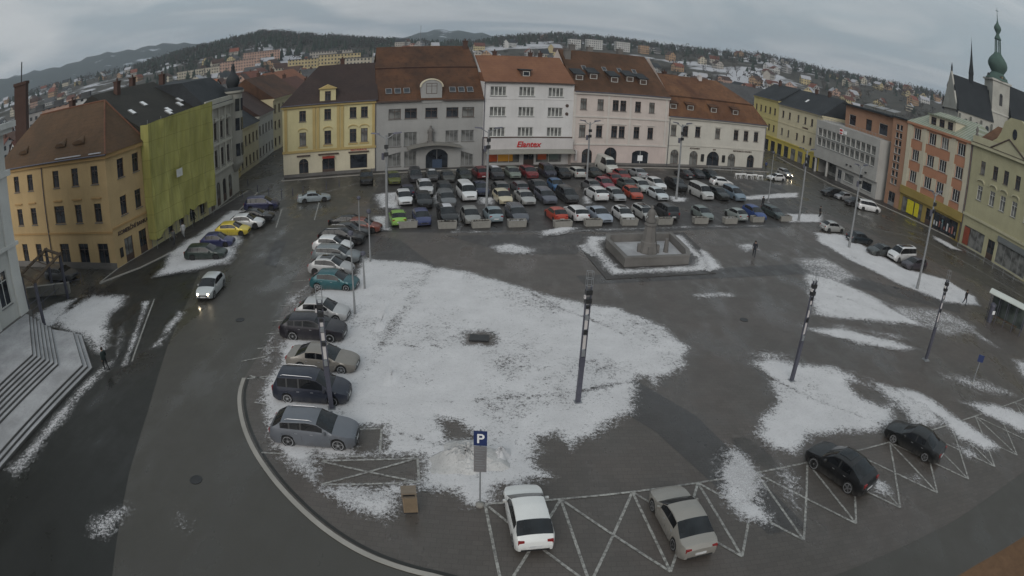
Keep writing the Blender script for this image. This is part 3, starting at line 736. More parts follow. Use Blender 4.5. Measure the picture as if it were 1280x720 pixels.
def car(kind, color, px, py, heading, label, near=0, group=None, lights=False, opts='', z=.6, metal=.25, name='parked_car', ground=None):
    """px, py: where the middle of the car (at height z) was measured; heading in degrees, 0 = nose towards +x"""
    if kind not in CM: CM[kind] = car_meshes(kind)
    D = CM[kind]; K = KIND[kind]; L, W = K['L'], K['W']
    p = gp(px, py, z)
    gz = ground or .02
    rt = empty(name, (p.x, p.y, gz), R(heading), label=label, cat='van' if kind in ('van', 'bigvan') else 'car', group=group)
    pm = paint(color, metal); ck = (kind, color)
    if ck not in _cm:
        b = D['body'].copy(); b.materials[0] = pm; m2 = D['mirror'].copy(); m2.materials[0] = pm; _cm[ck] = (b, m2)
    b, mir = _cm[ck]
    body = link('body', b, rt)
    k_ = 1 if near else rnd.uniform(.95, 1.04); rt.scale = (k_*rnd.uniform(.98, 1.03) if not near else 1, k_, k_*rnd.uniform(.97, 1.04) if not near else 1)
    link('windscreen', D['windscreen'], rt)
    if 'rear_window' in D: link('rear_window', D['rear_window'], rt)
    for s in (1, -1):
        if len(D['side_window%d' % s].polygons): link('side_window', D['side_window%d' % s], rt)
    for wx in K['wx']:
        for s in (1, -1):
            if near:
                t = link('wheel', D['tyre'], rt, (L/2-wx, s*(W-.11), K['wr'])); link('rim', D['rim'], t)
            else: link('wheel', D['wheel'], rt, (L/2-wx, s*(W-.105), K['wr']))
    hz = itp(K['top'], .15)-.11; tz = (K['belt'][1]-.12) if kind not in ('van', 'bigvan') else .95
    for s in (1, -1):
        h = link('headlight', D['headlight%d' % s], rt, (L/2-.075, s*W*.60, hz), (0, 0, 0))
        if lights:
            mb = MB(); mb.lathe([(.0, -.01), (.09, 0), (.06, .05), (.0, .06)], n=12); bl = mb.build('bulb', M['lit'], h); bl.rotation_euler = (0, PI/2, 0); bl.location = (.03, 0, 0)
        link('tail_light', D['tail%d' % s], rt, (-L/2+.07, s*(W*.84-.07), tz-(.16 if kind == 'suv' else .05)))
    if near or px > 0:
        for s in (1, -1):
            mo = link('mirror', mir, rt, (L/2-K['ws'][0]-.38, s*(W+.06), K['belt'][0]+.09))
            if s < 0: mo.scale = (1, -1, 1)
    link('number_plate', D['plate'], rt, (-L/2+.0, 0, .55 if kind != 'estate' else .72))
    link('grille', D['grille'], rt, (L/2-.01, 0, hz-.12))
    if near:
        link('number_plate', D['plate'], rt, (L/2-.01, 0, .40))
        link('bumper_trim', D['bumper'], rt, (L/2, 0, .30)); link('bumper_trim', D['bumper'], rt, (-L/2+.1, 0, .34))
        for s in (1, -1):
            for xh in (K['ws'][1]+.30, K['ws'][1]+1.15):
                link('door_handle', D['handle'], rt, (L/2-xh, s*(W+.006), K['belt'][0]-.06))
    if 'r' in opts: link('roof_rail', D['roof_rail1'], rt); link('roof_rail', D['roof_rail-1'], rt)
    if 's' in opts: link('sunroof', D['sunroof'], rt)
    if 'w' in opts: link('roof_snow', D['snow'], rt)
    return rt
WHITE, SILVER, GREY, DGREY, BLACK = (.62, .62, .62), (.30, .31, .32), (.12, .125, .13), (.036, .038, .04), (.009, .009, .010)
NAVY, BLUE, LBLUE, RED, DRED, TEAL, GREEN, YEL, LIME, ORANGE, BEIGE, BROWN = (.012, .018, .05), (.02, .05, .17), (.20, .27, .33), (.30, .02, .02), (.13, .012, .014), (.012, .085, .10), (.03, .06, .045), (.62, .47, .02), (.22, .42, .06), (.42, .07, .015), (.24, .215, .18), (.35, .12, .02)
G1 = 'cars along the kerbside parking strip'; G2 = 'cars in the car park'; G3 = 'cars parked by the netted house'; G4 = 'cars parked by the east street'
# near edge of the square
car('hatch', (.66, .66, .64), 660, 640, 99, 'white hatchback seen from behind, parked alone beside the blue parking sign', 1, z=.75, metal=0)
car('sedan', (.29, .27, .24), 853, 645, 101, 'grey beige saloon in a cross hatched bay, second from the parking sign', 1, z=.75)
car('coupe_suv', BLACK, 1053, 580, 118, 'black crossover with a dark glass roof and bright roof strip', 1, z=.8, opts='s')
car('sedan', (.010, .011, .012), 1146, 547, 123, 'black saloon beside the black crossover on the snow edge', 1, z=.75)
# strip with noses to the snow
car('suv', (.125, .135, .155), 392, 533, 3, 'silver blue estate SUV with roof rails, first in the kerbside strip', 1, G1, opts='r', z=.85)
car('mpv', (.018, .022, .038), 389, 480, 3, 'dark navy people carrier between the silver SUV and the beige saloon', 1, G1, z=.9, opts='r')
car('sedan', (.21, .19, .165), 403, 446, 0, 'beige silver saloon behind the dark people carrier', 1, G1, z=.7)
car('suv', (.014, .012, .018), 391, 407, 1, 'black crossover with silver wheels behind the beige saloon', 1, G1, z=.85)
car('hatch', (.42, .42, .42), 403, 385, 0, 'white hatchback half hidden behind the black crossover', 1, G1, z=.8)
car('hatch', TEAL, 418, 348, -2, 'teal hatchback with a pale bonnet standing alone after the gap', 1, G1, z=.8)
car('hatch', (.38, .38, .38), 414, 332, -2, 'white car with a dark roof right behind the teal hatchback', 0, G1, z=.7, opts='s')
car('estate', (.16, .18, .19), 421, 316, -2, 'pale grey green estate car in the kerbside strip', 0, G1, z=.75)
car('hatch', WHITE, 416, 303, -2, 'small white hatchback between the pale estate and the black SUVs', 0, G1, z=.8)
car('suv', BLACK, 427, 293, -2, 'black SUV next to the small white hatchback in the strip', 0, G1, z=.9, opts='r')
car('sedan', DGREY, 436, 286, -2, 'dark grey saloon behind the black SUV in the strip', 0, G1, z=.7)
car('hatch', (.16, .035, .02), 454, 281, -2, 'orange brown hatchback, last but one in the kerbside strip', 0, G1, z=.7)
car('sedan', BLACK, 438, 276, -2, 'black saloon at the far end of the kerbside strip', 0, G1, z=.7)
# moving cars
car('hatch', (.48, .50, .50), 263, 356, -84, 'white car with lit headlights driving along the empty wet road', 1, lights=True, z=.7, name='moving_car', ground=.02)
car('sedan', (.27, .31, .33), 392, 245, 20, 'silver saloon crossing towards the corner yellow house', 0, z=.7, name='moving_car')
car('hatch', WHITE, 970, 221, -165, 'white hatchback in front of the car with bright headlights', 0, z=.7, name='moving_car')
car('hatch', (.3, .3, .3), 981, 216, -78, 'car with glaring headlights coming out of the far street', 0, lights=True, z=.7, name='moving_car')
# by the netted building
car('mpv', (.02, .022, .07), 327, 254, 10, 'dark blue people carrier, last of the cars by the netted house', 0, G3, z=.8, ground=.02)
car('sedan', BLACK, 319, 270, 8, 'black saloon between the blue people carrier and the white hatchback', 0, G3, z=.7, ground=.13)
car('hatch', WHITE, 308, 278, 8, 'white hatchback squeezed behind the bright yellow car', 0, G3, z=.7, ground=.13)
car('hatch', YEL, 291, 287, 8, 'bright yellow hatchback on the snowy pavement', 0, G3, z=.7, ground=.13)
car('hatch', (.03, .035, .11), 272, 301, 8, 'blue hatchback between the yellow car and the green estate', 0, G3, z=.7, ground=.13)
car('estate', (.022, .035, .03), 257, 315, 8, 'dark green estate with red tail lights, first of the cars by the netted house', 0, G3, z=.75, ground=.13)
car('estate', (.10, .10, .10), 76, 341, 0, 'grey car parked under the ochre corner house', 0, z=.7)
# east street
car('hatch', (.34, .34, .33), 1041, 283, 10, 'pale silver hatchback, first of the row along the east street', 0, G4, z=.7)
car('hatch', (.02, .028, .035), 1075, 297, 5, 'dark blue black hatchback behind the pale silver one', 0, G4, z=.7)
car('sedan', (.05, .055, .055), 1102, 312, -172, 'dark grey saloon next to the white minibus', 0, G4, z=.7)
car('van', WHITE, 1128, 316, -168, 'white minibus with dark side windows and a roof hatch', 1, G4, z=1.0, opts='s')
car('estate', (.045, .038, .048), 1143, 329, -168, 'dark purple grey estate half hidden behind the white minibus', 0, G4, z=.7)
car('suv', BLACK, 1040, 240, -170, 'black SUV under the grey office block, first of three', 0, G4, z=.8)
car('hatch', (.25, .25, .26), 1054, 245, -170, 'silver hatchback under the grey office block between two black cars', 0, G4, z=.7)
car('suv', (.02, .018, .02), 1069, 252, -170, 'black SUV under the grey office block next to the small white van', 0, G4, z=.8)
car('van', WHITE, 1086, 257, -10, 'small white delivery van under the glazed stair tower', 0, G4, z=.9)
# the car park: rows counted from the planters
HD = -74
rowA = [(497, 270, 'hatch', LIME, 'lime green', ''), (527, 270, 'hatch', (.03, .04, .12), 'dark blue', ''), (559, 268, 'suv', BLACK, 'black snow roofed', 'w'), (588, 268, 'hatch', (.22, .22, .21), 'silver grey', ''), (616, 266, 'hatch', (.22, .28, .31), 'pale blue', ''),
        (646, 266, 'estate', (.07, .075, .09), 'slate grey', 'r'), (695, 266, 'hatch', (.38, .045, .02), 'orange red', ''), (720, 264, 'estate', WHITE, 'large white', ''), (749, 266, 'sedan', (.28, .32, .38), 'silver blue', ''), (779, 266, 'hatch', (.56, .56, .56), 'white glass roofed', 's'),
        (806, 265, 'estate', (.36, .36, .35), 'pale silver', 's'), (832, 263, 'mpv', DGREY, 'charcoal', ''), (878, 265, 'hatch', (.16, .19, .18), 'grey green', ''), (920, 266, 'hatch', (.25, .28, .27), 'light grey', ''), (943, 265, 'hatch', (.02, .055, .20), 'vivid blue', ''), (967, 264, 'estate', (.035, .05, .05), 'dark green grey', '')]
rowB = [(505, 246, 'hatch', WHITE, 'white', ''), (529, 249, 'suv', BLACK, 'black', ''), (558, 247, 'estate', GREY, 'mid grey', ''), (583, 240, 'van', WHITE, 'white van like', ''), (628, 245, 'hatch', (.50, .44, .30), 'cream', ''), (656, 245, 'sedan', (.32, .32, .31), 'silver', ''), (682, 244, 'estate', (.08, .085, .11), 'bluish grey', ''),
        (709, 243, 'mpv', (.03, .03, .032), 'charcoal', ''), (745, 241, 'suv', WHITE, 'big white', 'r'), (769, 242, 'hatch', SILVER, 'silver', ''), (791, 240, 'hatch', (.36, .05, .02), 'orange red', ''), (822, 241, 'hatch', (.50, .54, .56), 'icy white', ''), (876, 240, 'van', (.42, .42, .41), 'off white van like', ''), (897, 241, 'suv', (.02, .022, .02), 'black', ''), (917, 242, 'mpv', (.15, .20, .25), 'steel blue', '')]
rowC = [(509, 237, 'hatch', (.03, .03, .06), 'dark purple', ''), (531, 234, 'suv', (.45, .45, .45), 'white', 'w'), (556, 235, 'estate', DGREY, 'dark grey', ''), (601, 235, 'hatch', NAVY, 'navy', ''), (625, 233, 'estate', (.09, .09, .095), 'mid grey', ''), (649, 232, 'estate', (.11, .11, .12), 'ash grey', ''), (673, 232, 'sedan', (.05, .05, .055), 'charcoal', ''), (695, 230, 'hatch', (.03, .10, .22), 'bright blue', ''),
        (738, 230, 'hatch', (.14, .14, .145), 'grey', ''), (756, 229, 'hatch', (.25, .05, .07), 'raspberry red', ''), (781, 228, 'hatch', (.07, .085, .08), 'grey green', ''), (801, 231, 'estate', (.38, .40, .39), 'pale', ''), (820, 229, 'hatch', WHITE, 'white', ''), (845, 230, 'suv', BLACK, 'black', '')]
rowD = [(458, 222, 'suv', BLACK, 'black', ''), (492, 222, 'hatch', (.10, .11, .02), 'olive yellow', ''), (519, 219, 'mpv', (.04, .04, .045), 'dark grey', ''), (540, 218, 'hatch', (.06, .06, .06), 'snow topped black', 'w'), (559, 219, 'sedan', (.07, .07, .065), 'dull grey', ''), (580, 218, 'hatch', (.03, .035, .03), 'dark green', ''), (600, 215, 'mpv', DRED, 'dark red', ''), (619, 216, 'suv', (.025, .025, .03), 'black white roofed', 'w'), (641, 215, 'hatch', (.16, .19, .16), 'sage grey', ''),
        (661, 215, 'suv', (.16, .012, .016), 'crimson', ''), (684, 214, 'mpv', (.02, .02, .035), 'midnight blue', ''), (703, 215, 'hatch', BLACK, 'black', ''), (720, 214, 'estate', (.46, .46, .43), 'creamy white', ''), (741, 214, 'hatch', (.03, .033, .03), 'greenish black', ''), (758, 208, 'bigvan', (.50, .49, .45), 'tall white panel', ''), (777, 217, 'hatch', (.24, .03, .03), 'red', ''), (797, 215, 'sedan', SILVER, 'silver', ''),
        (766, 222, 'sedan', (.20, .02, .025), 'low red', ''), (855, 216, 'sedan', (.03, .03, .035), 'black', ''), (871, 216, 'hatch', (.035, .037, .045), 'slate black', ''), (888, 218, 'hatch', (.02, .03, .035), 'small black', '')]
ORD = ['first', 'second', 'third', 'fourth', 'fifth', 'sixth', 'seventh', 'eighth', 'ninth', 'tenth', 'eleventh', 'twelfth', 'thirteenth', 'fourteenth', 'fifteenth', 'sixteenth', 'seventeenth', 'eighteenth', 'nineteenth', 'twentieth', 'twenty-first', 'twenty-second']
WORD = {'hatch': 'hatchback', 'sedan': 'saloon', 'estate': 'estate car', 'suv': 'SUV', 'mpv': 'people carrier', 'van': 'van', 'bigvan': 'van'}
for row, where in ((rowA, 'in the planter row'), (rowB, 'in the second row from the planters'), (rowC, 'in the third row from the planters'), (rowD, 'in the last row below the houses')):
    order = sorted(range(len(row)), key=lambda i: row[i][0])
    for i, (px, py, k, c, cw, op) in enumerate(row):
        lab = '%s %s, %s from west %s' % (cw, WORD[k], ORD[order.index(i)], where)
        lab = lab.replace('van like van', 'van').replace('roofed ', 'roofed ')
        hd = HD+rnd.uniform(-2, 2)+(180 if (rnd.random() < .25 and 'van' not in k) else 0)
        car(k, c, px, py, hd, lab, 0, G2, opts=op, z=.75, ground=.025)
car('hatch', WHITE, 902, 227, 8, 'white hatchback standing crosswise on the lane in front of the low house', 0, z=.7)

# ---------------------------------------------------------------- buildings
_win = {}; p_alt = {}
def win_meshes(w, h, style):
    """style: t = tall two-leaf with transom, f4 = four casements, c = small single, d = door, s = shop window, g = gate, a = arched tall"""
    k = (w, h, style)
    if k in _win: return _win[k]
    st = style[0]; fm = {'w': 'frame_white', 'b': 'frame_brown', 'g': 'frame_grey'}[style[1]]
    t = .07 if w < 1.6 else .08
    f = MB()
    y0, y1 = .12, .18
    f.box(-w/2, -w/2+t, y0, y1, -h/2, h/2); f.box(w/2-t, w/2, y0, y1, -h/2, h/2)
    f.box(-w/2+t, w/2-t, y0, y1, h/2-t, h/2); f.box(-w/2+t, w/2-t, y0, y1, -h/2, -h/2+t)
    def vb(x, a=-h/2+t, b=h/2-t, q=.035): f.box(x-q, x+q, y0+.005, y1-.005, a, b)
    if st in 'ta':
        vb(0); f.box(-w/2+t, -.035, y0+.01, y1-.01, h*.2, h*.2+.07); f.box(.035, w/2-t, y0+.01, y1-.01, h*.2, h*.2+.07)
    elif st == 'f':
        for i in (-1, 0, 1): vb(w/4*i, q=.07)
    elif st == 'v':
        for i in (-1, 1): vb(w/6*i, q=.05)
    elif st == 's':
        n = max(1, int(w/1.6))
        for i in range(1, n): vb(-w/2+w*i/n)
    elif st == 'd':
        vb(0); f.box(-w/2+t, w/2-t, y0+.02, y1-.02, -h/2+t, -h/2+h*.32)
    elif st == 'g':
        vb(0)
    p = MB(); p.box(-w/2+t*.5, w/2-t*.5, y0+.04, y0+.05, -h/2+t*.5, h/2-t*.5)
    s = MB(); s.box(-w/2-.08, w/2+.08, -.10, .10, -h/2-.09, -h/2-.002)
    gm = M['glass2'] if style.endswith('l') else M['glass']
    p_alt[k] = p.mesh('pane', [M['glass2']])
    _win[k] = (f.mesh('window_frame', [M[fm]]), p.mesh('pane', [gm]), s.mesh('sill', [M['frame_grey'] if style[1] == 'w' else M['stone']]))
    return _win[k]
def place_window(rt, Tm, x, z, w, h, style, sill=True, arch=False, name=None):
    f, p, s = win_meshes(round(w, 2), round(h, 2), style)
    o = link(name or ('door' if style[0] in 'dg' else 'shop_window' if style[0] == 's' else 'window'), f, rt)
    o.matrix_local = Tm @ Matrix.Translation((x, 0, z))
    link('pane', p_alt[(round(w, 2), round(h, 2), style)] if rnd.random() < .22 else p, o)
    if sill and style[0] in 'tfcva': link('sill', s, o)
    return o
def facade(wall, rt, Tm, x0, x1, z0, z1, ops, mi=0, depth=.22):
    """a wall face with real openings; ops: dict(x, z, w, h, s, arch)"""
    wall.T = Tm
    rects = [(o['x']-o['w']/2, o['x']+o['w']/2, o['z']-o['h']/2, o['z']+o['h']/2) for o in ops]
    xs = sorted({x0, x1, *[round(v, 3) for r in rects for v in r[:2] if x0 < v < x1]}); zs = sorted({z0, z1, *[round(v, 3) for r in rects for v in r[2:] if z0 < v < z1]})
    for i in range(len(xs)-1):
        for j in range(len(zs)-1):
            cx_, cz_ = (xs[i]+xs[i+1])/2, (zs[j]+zs[j+1])/2
            if any(r[0] < cx_ < r[1] and r[2] < cz_ < r[3] for r in rects): continue
            wall.add([(xs[i], 0, zs[j]), (xs[i+1], 0, zs[j]), (xs[i+1], 0, zs[j+1]), (xs[i], 0, zs[j+1])], [(0, 1, 2, 3)], mi)
    for (a, b, c, d_), o in zip(rects, ops):
        wall.add([(a, 0, c), (b, 0, c), (b, 0, d_), (a, 0, d_), (a, depth, c), (b, depth, c), (b, depth, d_), (a, depth, d_)],
                 [(0, 1, 5, 4), (1, 2, 6, 5), (2, 3, 7, 6), (3, 0, 4, 7)], mi)
        if o.get('arch'):
            r = (b-a)/2; rz = min(r, o['h']*.45)*o.get('flat', 1); cxx = (a+b)/2; n = 10
            for s_ in (-1, 1):
                pts = [(cxx+s_*r*math.cos(PI/2*k/n), .03, d_-rz+rz*math.sin(PI/2*k/n)) for k in range(n+1)]
                for k in range(n):
                    p, q = pts[k], pts[k+1]
                    wall.add([p, q, (q[0], .03, d_+.0), (p[0], .03, d_+.0)], [(0, 1, 2, 3)], mi)
                    wall.add([p, q, (q[0], depth*.6, q[2]), (p[0], depth*.6, p[2])], [(0, 1, 2, 3)], mi)
        place_window(rt, Tm, o['x'], o['z'], o['w']-.004, o['h']-.004, o.get('s', 'tw'), o.get('sill', True), name=o.get('name'))
    wall.T = None
def roof_solid(rt, prof, x0, x1, mat, name='roof', over=.3):
    """prof: list of (y, z, inset_left, inset_right) from the street eave over the ridge to the back eave"""
    mb = MB(); n = len(prof)
    Lp = [(x0-over+p[2] if not p[2] else x0+p[2], p[0], p[1]) for p in prof]; Rp = [(x1+over-p[3] if not p[3] else x1-p[3], p[0], p[1]) for p in prof]
    mb.add(Lp+Rp, [(i, n+i, n+i+1, i+1) for i in range(n-1)]+[(n-1, 2*n-1, n, 0)])
    # ends as strips so that hips stay planar
    for base, s in ((0, 1), (n, -1)):
        P_ = Lp if base == 0 else Rp
        for i in range(1, n-1):
            mb.add([P_[0], P_[i], P_[i+1]], [(0, 1, 2)])
    return mb.build(name, mat, rt, fix=False)
def gable_wall(wall, prof, x, mi=0):
    pts = [(x, p[0]+(.35 if i == 0 else -.35 if i == len(prof)-1 else 0), p[1]-.02) for i, p in enumerate(prof)]
    z0 = min(p[2] for p in pts)
    c = (x, sum(p[1] for p in pts)/len(pts), z0)
    for a, b in zip(pts, pts[1:]): wall.add([a, b, c], [(0, 1, 2)], mi)
def trim(rt, name, mat, boxes, T_=None):
    if name == 'railing':
        mb = MB(); mb.T = T_
        for b in boxes: mb.box(*b)
        return mb.build(name, mat, rt)
    for b in boxes:
        mb = MB(); mb.T = T_; mb.box(*b); o = mb.build(name, mat, rt)
    return o
def house_root(name, A, Bv, label, cat='house', group=None):
    A = Vector((A[0], A[1])); Bv = Vector((Bv[0], Bv[1])); d = Bv-A
    rt = empty(name, (A.x, A.y, 0), math.atan2(d.y, d.x), label=label, cat=cat, group=group)
    return rt, d.length
def chimney(rt, x, y, z, h, mat='brick', w=.7):
    mb = MB(); mb.box(x-w/2, x+w/2, y-w/2, y+w/2, z-1.5, z+h); mb.box(x-w/2-.08, x+w/2+.08, y-w/2-.08, y+w/2+.08, z+h, z+h+.15)
    mb.tube((x, y, z+h+.15), (x, y, z+h+.5), .12); return mb.build('chimney', M[mat], rt)
def skylight(rt, x, y, z, slope, w=.8, l=1.2, name='skylight', mat='glass'):
    mb = MB(); mb.box(-w/2, w/2, -l/2, l/2, .0, .12); o = mb.build(name, [M['frame_grey']], rt); o.location = (x, y, z); o.rotation_euler = (slope, 0, 0)
    mb = MB(); mb.box(-w/2+.08, w/2-.08, -l/2+.08, l/2-.08, .122, .13); mb.build('pane', M[mat], o); return o
def shed_dormer(rt, x, y, z, w, h, dep, wallmat, roofmat, style='cw', rise=.5, snow=False):
    mb = MB(); mb.add([(x-w/2, y, z), (x+w/2, y, z), (x+w/2, y, z+h), (x-w/2, y, z+h), (x-w/2, y+dep, z+h+rise), (x+w/2, y+dep, z+h+rise), (x-w/2, y+dep, z), (x+w/2, y+dep, z)],
                      [(0, 1, 2, 3), (0, 3, 4, 6), (1, 7, 5, 2), (3, 2, 5, 4)]); o = mb.build('dormer', wallmat, rt)
    mb = MB(); a = .2
    mb.add([(x-w/2-a, y-.25, z+h-.02), (x+w/2+a, y-.25, z+h-.02), (x+w/2+a, y+dep, z+h+rise+.05), (x-w/2-a, y+dep, z+h+rise+.05),
            (x-w/2-a, y-.25, z+h+.10), (x+w/2+a, y-.25, z+h+.10), (x+w/2+a, y+dep, z+h+rise+.17), (x-w/2-a, y+dep, z+h+rise+.17)],
           [(0, 1, 2, 3), (4, 5, 6, 7), (0, 1, 5, 4), (1, 2, 6, 5), (2, 3, 7, 6), (3, 0, 4, 7)]); mb.build('dormer_roof', roofmat, o)
    f, p, s = win_meshes(round(w*.75, 2), round(h*.75, 2), style); q = link('window', f, o, (x, y-.20, z+h*.5)); link
    return o
def gutter(rt, x0, x1, y, z, T_=None):
    mb = MB(); mb.T = T_; mb.tube((x0, y, z), (x1, y, z), .09, n=6); return mb.build('gutter', M['dark_steel'], rt)
def downpipe(rt, x, z0, z1, y=-.12, T_=None):
    mb = MB(); mb.T = T_; mb.tube((x, y, z0), (x, y, z1), .065, n=6); return mb.build('downpipe', M['dark_steel'], rt)
I4 = Matrix.Identity(4)
def sidewalls(wall, L, D, z0, z1, mi=0, front=False):
    wall.add([(0, 0, z0), (L, 0, z0), (L, D, z0), (0, D, z0), (0, 0, z1), (L, 0, z1), (L, D, z1), (0, D, z1)], [(1, 2, 6, 5), (2, 3, 7, 6), (3, 0, 4, 7)]+([(0, 1, 5, 4)] if front else []), mi)

C = [(-35.52, 87.11), (-21.57, 91.6), (-5.56, 96.75), (8.87, 101.39), (26.45, 107.05), (49.26, 114.39)]
# --- yellow corner house of the back row
yel = plaster('yellow_render', (.52, .46, .25), .5); crm = plaster('cream_render', (.58, .52, .38), .5); ochp = plaster('ochre_pilaster', (.42, .31, .12), .4)
rt, L = house_root('yellow_house', C[0], C[1], 'yellow house with cream ground floor and striped pilasters on the street corner')
W_ = MB()
up = [dict(x=x, z=9.6, w=1.05, h=1.7, s='tb') for x in (3.2, 7.15, 11.1, 12.85)]+[dict(x=x, z=6.0, w=1.05, h=2.1, s='tb') for x in (3.2, 7.15, 11.1, 12.85)]
dn = [dict(x=3.25, z=1.75, w=1.5, h=2.3, s='ab', arch=1), dict(x=7.2, z=1.55, w=2.0, h=3.1, s='db', arch=1), dict(x=11.95, z=1.9, w=2.7, h=2.2, s='sb')]
facade(W_, rt, I4, 0, L, 4.0, 11.3, up, 0); facade(W_, rt, I4, 0, L, 0, 4.0, dn, 1)
pr = [(-.45, 11.35, 0, 0), (6, 17.2, 5.6, 0), (12.5, 11.35, 0, 0)]
sidewalls(W_, L, 12, 0, 11.3, 0); gable_wall(W_, pr, L)
W_.build('wall', [yel, crm], rt)
rf = roof_solid(rt, pr, 0, L, tiles('dark_brown_tiles', (.045, .032, .03), (.06, .04, .035)))
chimney(rf, 9.5, 7, 16.6, 1.4); chimney(rf, 3.5, 8.5, 13.5, 1.6)
trim(rt, 'cornice', ochp, [(-.15, L-.01, -.35, 0, 10.95, 11.3)]); trim(rt, 'string_course', ochp, [(-.1, L-.01, -.2, 0, 3.9, 4.25)])
for x in (.5, 5.0, 5.6, 8.8, 9.4, 14.3): trim(rt, 'pilaster', ochp, [(x-.22, x+.22, -.12, 0, 4.25, 10.95)])
for x in (3.2, 7.15, 11.1, 12.85):
    mb = MB(); n = 8
    for k in range(n):
        a0, a1 = PI*k/n, PI*(k+1)/n
        mb.add([(x+.75*math.cos(a), y, 7.15+.45*math.sin(a)) for a in (a0, a1) for y in (-.14, 0)]+[(x+.75*math.cos(a), y, 7.27+.45*math.sin(a)) for a in (a0, a1) for y in (-.14, 0)], [(0, 2, 3, 1), (4, 5, 7, 6), (0, 4, 6, 2)])
    mb.build('window_surround', ochp, rt); trim(rt, 'window_apron', ochp, [(x-.75, x+.75, -.08, -.0, 4.6, 4.9)])
for x, w in ((3.25, 2.1), (7.2, 3.2), (11.95, 3.2)): trim(rt, 'hood_mould', M['frame_brown'], [(x-w/2, x+w/2, -.25, 0, 3.3, 3.5)])
trim(rt, 'plinth', M['stone'], [(-.06, L, -.06, 0, 0, .6)])
# dormer with arch
mb = MB(); mb.box(5.9, 8.4, -.02, 4, 11.3, 13.6); dm = mb.build('dormer', yel, rt)
mb = MB(); mb.add([(5.7, -.3, 13.6), (8.6, -.3, 13.6), (7.15, -.3, 14.2), (5.7, 4, 13.6), (8.6, 4, 13.6), (7.15, 4, 14.2)], [(0, 1, 2), (0, 2, 5, 3), (1, 4, 5, 2), (0, 3, 4, 1)]); mb.build('dormer_roof', ochp, dm)
f, p, s = win_meshes(.9, 1.5, 'tb'); q = link('window', f, dm, (7.15, -.2, 12.5)); link('pane', p, q)
trim(rt, 'door_awning', plain('red_awning', (.28, .03, .02), .6), [(6.25, 8.15, -.5, .0, 2.75, 3.05)])
trim(rt, 'red_sign', M['red_sign'], [(10.4, 13.4, -.12, 0, 3.36, 3.62)]) if 0 else None
tm = text_mesh('RESTAURACE', .42); o = link('lettering', tm, rt, (11.95, -.05, 3.6), (PI/2, 0, 0)); tm.materials.append(M['red_sign'])
gutter(rt, -.3, L, -.5, 11.35); downpipe(rt, L-.1, .2, 11.2)

# --- grey house with arched gable, statue and canopy
gry = plaster('grey_render', (.30, .295, .285), .5); tdk = tiles('dark_red_tiles', (.062, .034, .022), (.13, .058, .028), .6)
rt, L = house_root('grey_house', C[1], C[2], 'grey house with a tall dark double roof and arched central gable')
W_ = MB()
ops = [dict(x=x, z=9.0, w=1.9, h=1.6, s='tb') for x in (2.9, 5.4, 8.6, 11.9, 14.4)]+[dict(x=x, z=4.95, w=2.0, h=2.2, s='vgl') for x in (2.9, 5.4)]+[dict(x=x, z=5.2, w=2.0, h=1.8, s='vgl') for x in (11.9, 14.4)]
facade(W_, rt, I4, 0, L, 3.75, 11.1, ops)
facade(W_, rt, I4, 0, L, 0, 3.75, [dict(x=2.9, z=1.8, w=2.0, h=2.2, s='vgl'), dict(x=5.4, z=1.8, w=1.9, h=2.4, s='vgl'), dict(x=9.6, z=1.6, w=3.6, h=3.2, s='gg', arch=1), dict(x=14.4, z=1.5, w=2.0, h=2.4, s='vgl')])
pr = [(-.4, 11.1, 0, 0), (4.6, 16.2, .15, .15), (4.9, 16.35, .1, .1), (9.5, 19.8, .6, .6), (18, 11.1, 0, 0)]
sidewalls(W_, L, 17.6, 0, 11.1); gable_wall(W_, pr, .02); gable_wall(W_, pr, L-.02)
W_.build('wall', gry, rt)
rf = roof_solid(rt, pr, 0, L, tdk, over=.02); chimney(rf, 15.6, 9, 19, 1.6); chimney(rf, 2, 11, 18, 1.2)
mb = MB(); mb.tube((8, 9.5, 19.5), (8, 9.5, 23.5), .035); mb.build('antenna', M['steel'], rf)
trim(rt, 'eaves_fascia', M['frame_brown'], [(0, 6.9, -.5, -.38, 10.9, 11.15), (10.3, L, -.5, -.38, 10.9, 11.15)])
trim(rt, 'roof_step', tiles('dark_tile_step', (.05, .022, .018), (.06, .03, .02)), [(.1, L-.1, 4.45, 4.7, 15.95, 16.25)])
# central gable, rounded top
mb = MB(); n = 14; xc, hw = 8.55, 1.62
pts = [(xc-hw, 10.6)]+[(xc+hw*math.cos(PI-PI*k/n), 13.1+1.15*math.sin(PI*k/n)) for k in range(n+1)]+[(xc+hw, 10.6)]
m_ = len(pts); mb.add([(x, -.12, z) for x, z in pts]+[(x, 4.0, z) for x, z in pts], [tuple(range(m_))]+[(i, i+1, m_+i+1, m_+i) for i in range(m_-1)])
gb = mb.build('gable', gry, rt)
f, p, s = win_meshes(1.7, 1.7, 'tb'); q = link('window', f, gb, (xc, -.26, 12.9)); link('pane', p, q)
mb = MB(); n = 14
for k in range(n):
    a0, a1 = PI*k/n, PI*(k+1)/n
    mb.add([(xc+r_*math.cos(a), y, 13.15+r2*math.sin(a)) for a in (a0, a1) for y in (-.25, .3) for r_, r2 in ((hw+.02, 1.16), (hw+.2, 1.34))], [(0, 1, 5, 4), (1, 3, 7, 5), (2, 6, 7, 3), (0, 4, 6, 2)])
mb.build('gable_cornice', crm, gb)
for x in (2.0, 3.4, 4.8, 12.0, 13.4, 14.8): skylight(rf, x, .95, 12.55, R(45.5), 1.0, 1.1, mat='glass')
mb = MB()
